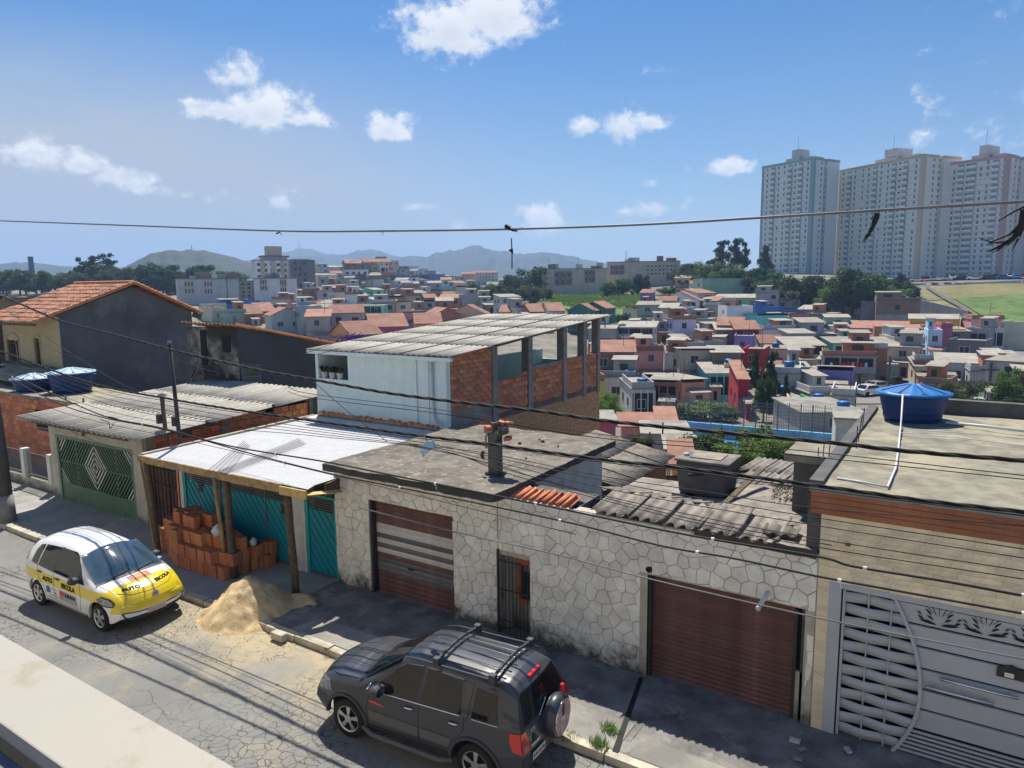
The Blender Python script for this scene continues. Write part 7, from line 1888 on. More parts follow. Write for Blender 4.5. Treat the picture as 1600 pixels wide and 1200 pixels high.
HL = [ # x0, x1, ytop, ybase, colour, roof, features
 (918, 962, 513, 546, 'grey', 'fibre', ''), (963, 1022, 511, 546, 'pale grey', 'fibre', 'balcony'), (1022, 1048, 503, 536, 'grey', 'slab', ''), (1046, 1080, 498, 530, 'cream', 'slab', ''),
 (1078, 1112, 499, 523, 'beige', 'slab', ''), (986, 1050, 482, 501, 'cream', 'slab', ''), (1030, 1092, 470, 497, 'white', 'gable', ''), (1088, 1118, 458, 488, 'pale grey', 'clay', ''),
 (1094, 1180, 437, 466, 'sage green', 'flat', 'plain'), (1112, 1182, 466, 481, 'lime green', 'fibre', ''), (1134, 1176, 481, 513, 'white', 'flat', 'plain'), (1178, 1266, 492, 520, 'teal', 'fibre', ''),
 (1264, 1302, 491, 522, 'brown', 'slab', ''), (1146, 1186, 514, 558, 'red', 'gableside', 'balcony'), (1119, 1147, 515, 556, 'brown', 'fibre', ''), (1190, 1244, 514, 543, 'white', 'slab', ''),
 (1158, 1192, 549, 602, 'red', 'flat', ''), (1192, 1228, 545, 595, 'peach', 'slab', 'plain'), (1228, 1286, 540, 584, 'brown', 'fibre', 'balcony rail'), (1285, 1362, 556, 606, 'grey', 'slab', 'balcony line'),
 (1300, 1400, 536, 575, 'mint green', 'fibre', 'balcony'), (1335, 1442, 514, 540, 'pink', 'clay', 'balcony'), (1298, 1342, 510, 533, 'white', 'fibre', ''), (1395, 1452, 530, 565, 'beige', 'flat', ''),
 (1424, 1492, 499, 530, 'yellow', 'fibre', 'plain'), (1448, 1468, 519, 568, 'pale blue', 'flat', ''), (1468, 1484, 513, 562, 'magenta', 'flat', ''), (1482, 1504, 517, 556, 'yellow', 'flat', 'plain'),
 (1503, 1540, 516, 552, 'grey', 'flat', 'balcony'), (1518, 1564, 498, 532, 'pink', 'slab', ''), (1536, 1564, 516, 548, 'white', 'flat', 'balcony'), (1562, 1600, 506, 548, 'cream', 'flat', 'plain'),
 (1370, 1432, 471, 512, 'brown', 'flat', ''), (1345, 1378, 474, 508, 'dark grey', 'flat', 'plain'), (1300, 1345, 468, 492, 'grey', 'slab', ''),
 (918, 958, 566, 600, 'mint green', 'slab', ''), (940, 992, 560, 604, 'yellow', 'flat', 'plain'), (974, 993, 543, 566, 'yellow', 'slab', ''), (926, 974, 546, 572, 'brick red', 'fibre', ''),
 (966, 993, 560, 585, 'orange', 'clay', 'plain'), (993, 1036, 547, 603, 'pink', 'slab', ''), (1036, 1084, 556, 606, 'pale grey', 'flat', ''), (1040, 1070, 534, 556, 'white', 'flat', 'plain'),
 (930, 992, 588, 632, 'white', 'slab', ''), (918, 945, 596, 640, 'yellow', 'flat', ''), (986, 1022, 607, 656, 'pale grey', 'slab', 'balcony'), (1016, 1058, 596, 648, 'brick red', 'fibre', 'balcony line'),
 (1058, 1104, 596, 630, 'peach', 'fibre', ''), (1104, 1140, 582, 626, 'teal', 'fibre', 'balcony'), (1130, 1156, 572, 622, 'peach', 'flat', 'plain'), (1008, 1040, 588, 612, 'brick red', 'fibre', ''),
 (1085, 1125, 567, 592, 'beige', 'fibre', ''), (1152, 1168, 592, 652, 'red', 'clay', ''), (1196, 1246, 583, 640, 'pale grey', 'slab', ''), (1232, 1262, 573, 625, 'grey', 'slab', ''), (1256, 1286, 582, 606, 'grey', 'slab', ''),
 (1275, 1312, 590, 618, 'brown', 'fibre', 'balcony'), (1262, 1300, 614, 650, 'pale grey', 'slab', ''), (1298, 1332, 618, 654, 'pale grey', 'slab', ''), (1236, 1266, 627, 656, 'grey', 'slab', ''), (1250, 1350, 655, 682, 'grey', 'slab', 'plain'),
 (1430, 1466, 572, 602, 'beige', 'fibre', ''), (1464, 1520, 566, 606, 'pale grey', 'fibre', ''), (1516, 1556, 580, 612, 'grey', 'slab', ''), (1552, 1610, 577, 606, 'beige', 'slab', ''), (1505, 1560, 563, 585, 'yellow', 'flat', 'plain'), (1560, 1640, 600, 640, 'orange', 'slab', ''),
 (1440, 1480, 600, 630, 'brown', 'slab', ''), (1550, 1610, 624, 650, 'dark grey', 'slab', ''), (1290, 1320, 655, 674, 'bright green', 'flat', 'plain'), (1235, 1290, 648, 672, 'ochre', 'flat', 'plain'),
 (1050, 1100, 548, 570, 'dark grey', 'fibre', ''), (1080, 1120, 530, 552, 'grey', 'fibre', ''), (1095, 1120, 470, 495, 'grey', 'clay', ''), (1122, 1165, 583, 606, 'ochre', 'slab', ''), (1090, 1150, 546, 566, 'grey', 'slab', ''),
 (1246, 1300, 520, 540, 'dark grey', 'slab', ''), (1196, 1232, 560, 590, 'dark grey', 'fibre', ''), (1355, 1400, 573, 600, 'grey', 'flat', 'plain'), (958, 1000, 555, 580, 'ochre', 'flat', ''),
 # middle distance: roofs right behind the mint house
 (545, 600, 478, 512, 'mint green', 'slab', 'balcony'), (780, 806, 487, 512, 'yellow', 'gableside', ''), (806, 832, 484, 512, 'cream', 'flat', ''), (828, 856, 487, 514, 'magenta', 'gableside', ''), (856, 884, 486, 516, 'cream', 'gableside', ''), (884, 930, 485, 522, 'dark green', 'gable', 'plain'), (905, 948, 482, 520, 'dark green', 'gable', 'plain'),
 (628, 678, 488, 515, 'pink', 'fibre', ''), (700, 760, 490, 515, 'peach', 'gable', ''), (676, 722, 492, 520, 'brick red', 'gable', ''), (580, 640, 510, 546, 'magenta', 'gableside', ''), (650, 690, 505, 530, 'orange', 'gableside', ''), (548, 600, 522, 552, 'orange', 'gableside', ''),
 (505, 545, 505, 535, 'pale blue', 'fibre', ''), (482, 510, 473, 487, 'lilac', 'slab', ''), (480, 502, 492, 510, 'mint green', 'flat', ''), (553, 578, 484, 502, 'cream', 'slab', ''), (540, 565, 498, 512, 'pink', 'slab', ''), (560, 620, 498, 516, 'cream', 'fibre', ''), (610, 628, 474, 492, 'light blue', 'slab', ''),
 (425, 475, 492, 520, 'pale grey', 'gable', ''), (468, 490, 495, 515, 'white', 'slab', ''), (330, 378, 480, 500, 'blue', 'flat', ''), (372, 408, 472, 498, 'blue', 'flat', ''), (332, 352, 482, 505, 'cream', 'flat', 'plain'), (352, 386, 488, 508, 'sage green', 'slab', ''), (385, 410, 490, 508, 'brick red', 'gableside', ''), (405, 432, 486, 505, 'pink', 'gableside', ''),
 (722, 742, 428, 440, 'orange', 'gableside', ''), (738, 778, 426, 440, 'beige', 'gableside', ''), (670, 698, 430, 450, 'blue', 'flat', ''), (648, 720, 466, 486, 'grey', 'flat', 'plain'), (706, 740, 466, 490, 'dark grey', 'flat', 'plain'), (736, 766, 466, 486, 'cream', 'slab', 'balcony'), (758, 795, 476, 492, 'brown', 'fibre', ''),
 (484, 528, 430, 450, 'cream', 'fibre', ''), (520, 576, 422, 444, 'white', 'slab', ''), (540, 576, 412, 425, 'brick red', 'gableside', ''), (568, 612, 410, 424, 'orange', 'gableside', ''), (480, 500, 416, 434, 'beige', 'slab', ''), (590, 612, 434, 448, 'teal', 'slab', ''), (606, 640, 438, 450, 'sage green', 'slab', ''),
]
for h in HL:
    x0, x1, yt, yb, c_, rf, ft = h
    house(x0, x1, yt, yb, c_, rf, feat=ft, yaw=(-20 if c_ == 'dark green' else None))
# filling rows, denser far away
cols_ = ['grey']*9+['pale grey']*5+['white']*3+['cream']*3+['beige']*3+['brown']*4+['brick red']*6+['dark grey']*4+['pink', 'yellow', 'orange', 'teal', 'mint green', 'pale blue', 'light blue', 'purple', 'peach', 'sage green', 'ochre', 'blue', 'lilac']
roofs_ = ['slab']*5+['fibre']*6+['gableside', 'flat', 'clay', 'flat', 'flat', 'fibre', 'slab', 'flat', 'slab']
def rowfill(pts, skip=(), wm=(4.2, 7.2)):
    x = pts[0][0]
    while x < pts[-1][0]:
        yb = np.interp(x, [p[0] for p in pts], [p[1] for p in pts])+rh.uniform(-2, 2)
        base, r = drop(x, yb); mpp = r/FPX
        w = rh.uniform(*wm)/mpp
        xc = x+w/2
        if not any(a < xc < b for a, b in skip) and not (560 < xc < 700 and yb > 508) and not (700 < xc < 905 and yb > 520):
            house(x, x+w, yb-rh.choice([3.2, 4, 5.5, 6.2])/mpp, yb, rh.choice(cols_), rh.choice(roofs_), depth=rh.uniform(5, 7))
        x += w*rh.uniform(.92, 1.15)
rowfill([(560, 416), (650, 422)]); rowfill([(484, 428), (600, 424), (680, 436), (720, 442)])
rowfill([(290, 452), (300, 450)]); rowfill([(470, 446), (640, 446), (745, 446)])
rowfill([(500, 456), (600, 455), (720, 456)]); rowfill([(470, 465), (600, 464), (690, 463)]); rowfill([(300, 474), (330, 474), (640, 473)])
rowfill([(320, 486), (480, 484), (655, 482)], [(325, 412), (545, 600), (480, 512)]); rowfill([(410, 498), (560, 494), (720, 492), (790, 494)], [(425, 475), (545, 580)])
rowfill([(320, 502), (340, 502)]); rowfill([(440, 512), (620, 506)], [(500, 548)]); rowfill([(470, 525), (560, 520)], [(505, 545)]); rowfill([(480, 540), (520, 538)])
rowfill([(780, 512), (920, 530)]); rowfill([(1000, 474), (1100, 474)], [(1028, 1120)]); rowfill([(1054, 462), (1096, 458)]); rowfill([(1180, 486), (1215, 486)])
rowfill([(1050, 545), (1130, 545)]); rowfill([(1185, 532), (1300, 530)], [(1188, 1246)]); rowfill([(1240, 560), (1300, 562)], [(1228, 1290)])
for pts in ([(935, 540), (990, 536)], [(1030, 522), (1060, 516)], [(1146, 574), (1190, 610)], [(1060, 612), (1150, 620)], [(1190, 498), (1260, 504)], [(1240, 590), (1300, 640)], [(1400, 545), (1500, 560)], [(1480, 590), (1560, 596)], [(500, 488), (640, 489)], [(600, 475), (760, 476)], [(1050, 556), (1135, 552)], [(1050, 575), (1120, 572)], [(1186, 566), (1235, 570)], [(1250, 548), (1300, 550)], [(1290, 598), (1350, 604)], [(995, 512), (1030, 508)], [(1060, 538), (1118, 534)], [(470, 470), (680, 470)], [(480, 478), (545, 478)], [(610, 500), (740, 500)], [(560, 449), (700, 450)], [(615, 430), (700, 446)], [(1100, 498), (1135, 500)], [(1366, 560), (1400, 566)], [(925, 620), (985, 622)]): rowfill(pts, wm=(3.5, 6))
rowfill([(1540, 640), (1640, 640)]); rowfill([(1380, 590), (1430, 600)])

# automatic, individual labels: look first, then where it stands
def region(x, y):
    v = 'far ridge' if y < 440 else 'far slope' if y < 472 else 'middle slope' if y < 520 else 'lower slope' if y < 590 else 'valley floor'
    h = ('above black roof' if x < 480 else 'over mint house' if x < 780 else 'behind open columns' if x < 925 else 'near red tower' if x < 1150 else
         'below dark trees' if x < 1340 else 'over blue tank' if x < 1500 else 'at right edge')
    return v+' '+h
from collections import defaultdict
G = defaultdict(list)
def odd(n): return ['', 'first', 'second', 'third', 'fourth', 'fifth', 'sixth', 'seventh', 'eighth', 'ninth', 'tenth', 'eleventh', 'twelfth'][n] if n < 13 else str(n)+'th'
for H_ in HOUSES:
    o, col, rf, xc, yb, st, W, H, dep, r, feat, has = H_
    if has: continue
    ex = 'balconied ' if 'balcony' in feat else ''
    G[f"{ex}{'single' if st == 1 else 'two' if st == 2 else 'three' if st == 3 else 'four'}-storey {col} house, {ROOF_T[rf]}, {region(xc, yb)}"].append((xc, o))
for k, L_ in G.items():
    L_.sort(key=lambda t: t[0])
    for i, (x, o) in enumerate(L_): o['label'] = k if len(L_) == 1 else f"{k}, {odd(i+1)} from left"

# some roof tanks
rk = random.Random(5); nt_ = 0; tl_ = []
TB = MB().lathe([(.001, 0), (.55, 0), (.65, .6), (.7, .62), (.35, .78), (.001, .82)], (0, 0, 0), 14).mesh('roof_tank', ['tank_lid'], True)
for H_ in HOUSES:
    o, col, rf, xc, yb, st, W, H, dep, r, feat, has = H_
    if rf in ('slab', 'flat') and r < 240 and rk.random() < .32 and nt_ < 26:
        t_ = link(TB, 'roof_tank', None); t_.matrix_world = Matrix.Translation(o.location) @ o.rotation_euler.to_matrix().to_4x4() @ Matrix.Translation((rk.uniform(-W*.3, W*.3), rk.uniform(1, dep*.7), H+.02)) @ Matrix.Scale(rk.uniform(.8, 1.1), 4)
        tag(t_, "small blue tank on the "+o['label'].split('-storey ')[-1].split(',')[0]+" "+o['label'].split(', ')[2]+(', '+o['label'].split(', ')[3] if o['label'].count(', ') > 2 else ''), 'water tank', 'small blue tanks on the valley roofs'); nt_ += 1

# long flat roofed complexes on the far slope
def block(px0, px1, yt, yb, r, col, dep, yaw, label, wins=(), name='apartment_block', step=None, extra=None):
    b = at_r((px0+px1)/2, yb, r); d = ray((px0+px1)/2, yb); k = r/hypot(d[0], d[1]); W = (px1-px0)/FPX*k/max(.4, cos(radians(yaw))); H = (yb-yt)/FPX*k
    o = thing(name, b, label, 'building', None, local=True); o.rotation_euler = (0, 0, -atan2(d[0], d[1])+radians(yaw)); hw = W/2
    MB().box(-hw, hw, 0, dep, -12, H).build('wall', 'wall_'+col, o)
    MB().box(-hw-.2, hw+.2, -.2, dep+.2, H, H+.35).build('roof', 'roof_slab_far', o)
    for (u0, u1, v0, v1, kind) in wins:   # fractions of width and height
        if kind == 'recess':
            MB().box(-hw+u0*W, -hw+u1*W, -.06, .0, v0*H, v1*H).build('recess', 'wall_beige' if col != 'beige' else 'wall_brown', o)
            n = 3; 
            for i in range(n):
                for j in range(2):
                    link(WIN, 'window', o, Matrix.Translation((-hw+(u0+(u1-u0)*(i+.15)/n)*W, -.07, (v0+(v1-v0)*(j+.15)/2)*H)) @ Matrix.Diagonal(((u1-u0)*W/n*.6, 1, (v1-v0)*H*.35, 1)))
        elif kind == 'grid':
            nx_, nz_ = step or (4, 4)
            for i in range(nx_):
                for j in range(nz_):
                    link(WIN2 if (i+j) % 3 else WIN, 'window', o, Matrix.Translation((-hw+(u0+(u1-u0)*(i+.3)/nx_)*W, -.01, (v0+(v1-v0)*(j+.3)/nz_)*H)) @ Matrix.Diagonal((min(1.4, (u1-u0)*W/nx_*.5), 1, min(1.4, (v1-v0)*H/nz_*.45), 1)))
        elif kind == 'band': MB().box(-hw+u0*W, -hw+u1*W, -.05, 0, v0*H, v1*H).build('band', 'wall_brown', o)
    if extra: extra(o, W, H, dep)
    return o
def roofbits(o, W, H, dep):
    for i in range(5):
        x = rh.uniform(-W*.4, W*.35); MB().box(x, x+rh.uniform(2, 5), 2, 5, H+.3, H+rh.uniform(1.2, 2.8)).build('roof_room', rh.choice(['wall_grey', 'wall_brown', 'wall_pale_grey']), o)
    for i in range(2):
        x = rh.uniform(-W*.4, W*.4); MB().tube([(x, 3, H), (x, 3, H+5)], .06, 5).build('antenna', 'iron_dark', o)
block(846, 948, 421, 459, 285, 'beige', 12, 4, 'long windowless beige apartment side above the green field, left one of two', [(.20, .47, .35, .92, 'recess'), (.66, .82, .45, .95, 'recess')], extra=roofbits)
block(948, 1058, 410, 452, 305, 'beige', 12, -6, 'long beige apartment row reaching to the trees, right one of two', [(.05, .25, .55, .9, 'recess'), (.55, .98, .5, .9, 'grid')], step=(8, 3), extra=roofbits)
block(285, 372, 437, 478, 275, 'pale_grey', 10, 6, 'white apartment row with deep window recesses above the grey gable, leftmost', [(.10, .26, .45, .95, 'recess'), (.42, .56, .42, .95, 'recess')], extra=roofbits)
block(366, 404, 440, 470, 282, 'beige', 10, 4, 'narrow brown and beige apartment row with white framed windows beside the white ones', [(.05, .95, .15, .95, 'grid')], step=(4, 4))
block(400, 462, 436, 473, 276, 'white', 10, -4, 'white apartment row in front of the tall beige apartment building', [(.15, .32, .5, 1, 'recess'), (.62, .78, .35, 1, 'recess')], extra=roofbits)
def crown_blocks(o, W, H, dep):
    MB().box(-W*.18, W*.22, 3, 9, H, H+6.2).build('stair_tower', 'wall_beige', o)
    MB().box(-W*.34, W*.40, 2, 10, H+1.6, H+2.2).build('penthouse_roof', 'wall_brown', o); MB().box(-W*.30, W*.34, 2.5, 9.5, H, H+1.6).build('penthouse', 'wall_pale_grey', o)
    for x in (-.32, -.05, .18, .40): MB().box(W*x-.9, W*x+.9, -.15, 0, 0, H).build('facade_strip', 'wall_beige', o)
block(404, 462, 408, 470, 322, 'white', 14, 8, 'tall beige and white apartment building with stair tower, left part', [(.0, .98, .1, .97, 'grid')], step=(6, 6), extra=crown_blocks)
block(458, 482, 407, 462, 318, 'dark_grey', 14, -14, 'tall dark grey apartment side with rows of white windows, right part', [(.1, .95, .05, .98, 'grid')], step=(3, 6))

# chimney and hill masts
def pole_far(px, yt, yb, r, rad, mat, name, label, cat):
    b = at_r(px, yb, r); t_ = at_r(px, yt, r); return tag(MB().tube([(b[0], b[1], b[2]-5), (b[0], b[1], t_[2])], [rad*1.1, rad], 12).build(name, mat), label, cat)
pole_far(50.5, 401, 432, 620, 1.7, 'tank_blue', 'chimney', 'tall dark blue chimney on the horizon at far left', 'chimney')
for i, (px, yt, yb, r) in enumerate([(300, 383, 394, 1140), (468, 377, 391, 3380)]):
    o = pole_far(px, yt, yb, r, .5 if r < 2000 else 1.4, 'iron_grey', 'radio_mast', ['thin radio mast on the near wooded hill at left', 'thin radio mast on the blue hill left of centre'][i], 'mast')
# utility poles in the valley
for i, (px, yt, yb, lab) in enumerate([(1387, 556, 622, 'tall dark pole in front of the mint green house'), (1486, 540, 570, 'small street pole beside the yellow box house'), (1543, 566, 640, 'dark pole beside the light green tree at right'), (1035, 660, 700, 'dark pole among the low roofs below the pale grey house'), (1015, 675, 698, 'short dark post left of the taller pole among the low roofs'), (945, 500, 545, 'pole in front of the long grey houses'), (358, 430, 498, 'thin pole rising in front of the white apartment rows')]):
    b, r = drop(px, yb) if i not in (3, 4) else (at_r(px, yb, 40), 40); t_ = at_r(px, yt, r); o = thing('street_pole', b, lab, 'pole', 'poles in the valley')
    MB().tube([b, (b[0], b[1], t_[2])], .12 if r > 60 else .05, 8).build('shaft', 'concrete_dark', o)
    if r > 60: MB().bar((b[0]-.9, b[1], t_[2]-.8), (b[0]+.9, b[1], t_[2]-.8), .12, .12).build('crossarm', 'iron_dark', o)
# valley street on the right and the path on the left
def ribbon(name, pts, w, mat, label=None, lift=.12):
    P = [drop(x, y)[0] for x, y in pts]; Q = []
    for a, b in zip(P[:-1], P[1:]):
        for k in range(6): q = a+(b-a)*k/6; q[2] = terr(q[0], q[1])+lift; Q.append(q)
    Q.append(P[-1]+np.array((0, 0, lift))); vs = []; fs = []
    for i, q in enumerate(Q):
        t_ = Q[min(i+1, len(Q)-1)]-Q[max(i-1, 0)]; n = np.array((-t_[1], t_[0], 0)); n /= np.linalg.norm(n)
        for f in (-1, 1): e = q+n*w/2*f; vs.append((e[0], e[1], terr(e[0], e[1])+lift))
    for i in range(len(Q)-1): fs.append((2*i, 2*i+1, 2*i+3, 2*i+2))
    MB().add(vs, fs).build(name, mat, kind='structure')
ribbon('valley_road', [(1345, 632), (1390, 612), (1440, 590), (1500, 566), (1560, 556), (1640, 552)], 8, 'far_road')
ribbon('valley_road', [(1045, 552), (1075, 535), (1110, 522), (1140, 515)], 6, 'far_road')
ribbon('valley_road', [(1490, 648), (1560, 652), (1680, 656)], 9, 'far_road')
# green field, embankment below the towers
def patch_px(name, poly, mat, kind='structure', lift=.35, n=14, **k):
    """terrain-hugging patch, polygon given by four viewing directions: near-left, near-right, far-right, far-left"""
    vs = []; fs = []; P = [drop(x, y)[0] for x, y in poly]
    for j in range(n+1):
        for i in range(n+1):
            u, v = i/n, j/n; q = (P[0]*(1-u)+P[1]*u)*(1-v)+(P[3]*(1-u)+P[2]*u)*v
            vs.append((q[0], q[1], terr(q[0], q[1])+lift))
    for j in range(n):
        for i in range(n): a = j*(n+1)+i; fs.append((a, a+1, a+n+2, a+n+1))
    return MB().add(vs, fs).build(name, mat, kind=kind, smooth=True, **k)
patch_px('field', [(850, 478), (960, 502), (1010, 462), (852, 462)], 'grass_far')
patch_px('field', [(920, 500), (985, 500), (1000, 470), (940, 474)], 'grass_far', lift=.5)
patch_px('embankment', [(1408, 486), (1700, 520), (1700, 446), (1410, 457)], 'grass_dry', lift=.3)
patch_px('embankment', [(1535, 498), (1720, 560), (1720, 466), (1490, 470)], 'grass_far', lift=.6)
for pts in ([(1448, 452), (1475, 470), (1515, 492)], [(1418, 455), (1445, 472), (1490, 470)]):
    ribbon('drain_channel', pts, 1.1, 'concrete_dark', lift=.8)
mb = MB(); rg_ = random.Random(3)
for k in range(5200):
    px, py = rg_.uniform(858, 1008), rg_.uniform(463, 482); p, _ = drop(px, py) if k % 20 == 0 else (p+np.array((rg_.gauss(0, 1.3), rg_.gauss(0, 1.3), 0)), 0); a = rg_.uniform(0, 6.28); z = terr(p[0], p[1])+.4; s_ = rg_.uniform(.2, .6)
    mb.add([(p[0]-s_*cos(a), p[1]-s_*sin(a), z), (p[0]+s_*cos(a), p[1]+s_*sin(a), z), (p[0], p[1], z+s_*1.3)], [(0, 1, 2)])
mb.build('field_weeds', 'leaf_light', kind='stuff', label='tall weeds covering the green field on the far slope', cat='weeds')
# car park terrace with its wall
def wall_px(name, a, b, h, th, mat, label, ra, rb, cat='wall', base=-6):
    A = at_r(*a, ra); B = at_r(*b, rb); d = B-A; d[2] = 0; d /= np.linalg.norm(d); n = np.array((-d[1], d[0], 0))*th
    t_ = thing(name, (A+B)/2, label, cat); L_ = np.linalg.norm((B-A)[:2]); k = max(1, int(L_/12))
    for i in range(k):
        p = A+(B-A)*i/k; q = A+(B-A)*((i+.985)/k)
        MB().hexa([p+(0, 0, base), q+(0, 0, base), q+n+(0, 0, base), p+n+(0, 0, base), p+(0, 0, h), q+(0, 0, h), q+n+(0, 0, h), p+n+(0, 0, h)]).build('panel', mat, t_)
    return t_
wall_px('retaining_wall', (1418, 454), (1700, 438), 1.2, .4, 'wall_pale_grey', 'pale retaining wall along the car park above the grass bank', 256, 252)
wall_px('stepped_wall', (1424, 478), (1512, 500), 2.2, .3, 'wall_grey', 'stepped grey wall descending below the dry grass bank', 215, 200)
patch_px('car_park', [(1300, 452), (1720, 441), (1720, 434), (1300, 436)], 'far_road', lift=.5)
# sports court: blue wall with mesh fence
t_ = thing('court_wall', at_r(1190, 690, 62), 'long light blue wall of the sports court with mesh fence on top', 'wall')
for i, (xa, xb) in enumerate([(1040, 1110), (1110, 1180), (1180, 1250), (1250, 1326)]):
    A, B = at_r(xa, 656+ (xa-1040)*.085, 62), at_r(xb-.6, 656+(xb-1040)*.085, 62); n = np.array((0, .25, 0)); h = np.array((0, 0, -1.45))
    MB().hexa([A+h, B+h, B+h+n, A+h+n, A, B, B+n, A+n]).build('panel', 'wall_light_blue' if i % 2 == 0 else 'wall_light_blue', t_)
    for k in range(4):
        p = A+(B-A)*k/4; MB().tube([p, p+np.array((0, 0, 2.3))], .04, 5).build('fence_post', 'iron_grey', t_)
mb = MB()
A, B = at_r(1040, 656, 62), at_r(1326, 680, 62)
for k in range(110): p = A+(B-A)*k/109; mb.bar(p, p+np.array((0, 0, 2.2)), .022, .022)
for k in range(8): mb.bar(A+np.array((0, 0, .28*k+.1)), B+np.array((0, 0, .28*k+.1)), .022, .022)
mb.build('fence_mesh', 'iron_grey', t_, kind='stuff')
q = [at_r(1040, 702, 54), at_r(1330, 716, 52), at_r(1326, 702, 60), at_r(1040, 680, 60)]
zc = q[2][2]-.4
for v in q: v[2] = q[2][2]*.5+q[0][2]*.5
MB().add([tuple(v) for v in q], [(0, 1, 2, 3)]).build('sports_court', 'tank_lid', kind='structure')
# low roofs between our row and the valley
LOW = [(918, 962, 655, 692, 'magenta', 'slab', 40, 3), (1004, 1078, 676, 702, 'grey', 'slab', 44, 4), (972, 1020, 664, 682, 'pink', 'clay', 56, 3), (1030, 1052, 655, 676, 'light blue', 'clay', 54, 3), (1042, 1090, 700, 725, 'beige', 'slab', 34, 3),
       (1052, 1080, 722, 745, 'orange', 'clay', 27, 2), (1306, 1345, 652, 690, 'pale grey', 'slab', 48, 4), (884, 925, 652, 700, 'brown', 'slab', 44, 4)]
LL = ['maroon flat house just right of the brick flank', 'low brick house with pale slab among poles below the bushes', 'pinkish low roofed shed right of the maroon house', 'small blue house with orange roof at the court fence', 'beige low house behind the small sheet roofed house',
      'little orange tiled roof just left of the grey square tank', 'pale low house left of the blue tank, beside rusty rods', 'brown low house hidden by the brick flank']
for (x0, x1, yt, yb, c_, rf, r, dp_), lb in zip(LOW, LL): house(x0, x1, yt, yb, c_, rf, feat='plain', r=r, label=lb, depth=dp_, yaw=4, slope=.5)
t = thing('old_sheet_roof_house', gz(1200, 780, 1.2), 'wide weathered grey wavy sheet roof behind the leaning plank and debris', 'house')
A_, B_, C_, D_ = gz(1130, 778, 1.5), gz(1262, 800, 1.5), gz(1258, 722, 1.35), gz(1168, 714, 1.35)
corr_roof(t, A_, B_, C_, D_, 4, 3, pitch=.17, amp=.022, mat='fibre_old', seed=14)
MB().hexa([A_+(.2, .2, -4), B_+(-.2, .2, -4), C_+(-.2, -.2, -4), D_+(.2, -.2, -4), A_+(.2, .2, -.06), B_+(-.2, .2, -.06), C_+(-.2, -.2, -.06), D_+(.2, -.2, -.06)]).build('wall', 'concrete_dark', t)

# ---------------------------------------------------------------- residential towers
for k_, v_ in {'grey': (.80, .82, .76), 'rose': (.85, .79, .71), 'cream': (.85, .81, .70)}.items(): M('tower_'+k_, v_, var=.05, scale=.1, bump=0, fine=1.5, streak=.12, streakcol=(.40, .40, .38))
M('tower_teal', (.32, .46, .43), var=.1, bump=0, fine=0); M('tower_orange', (.66, .53, .36), var=.1, bump=0, fine=0); M('tower_red', (.56, .38, .34), var=.1, bump=0, fine=0)
M('tower_joint', (.36, .36, .34), bump=0, fine=0)
M('tower_glass', (.22, .23, .24), rough=.3, bump=0, fine=0, rnd=.35); M('tower_void', (.36, .36, .35), bump=0, fine=0, rnd=.15)
WT = MB().box(0, 1, -.05, .0, 0, 1).mesh('window', 'tower_glass'); 
WB = MB().box(0, 1, -.05, .0, 0, 1).mesh('balcony_opening', 'tower_void'); 
BR = MB().box(0, 1, -.9, -.8, 0, .38).box(0, 1, -.9, 0, -.05, 0).mesh('balcony', 'tower_grey')
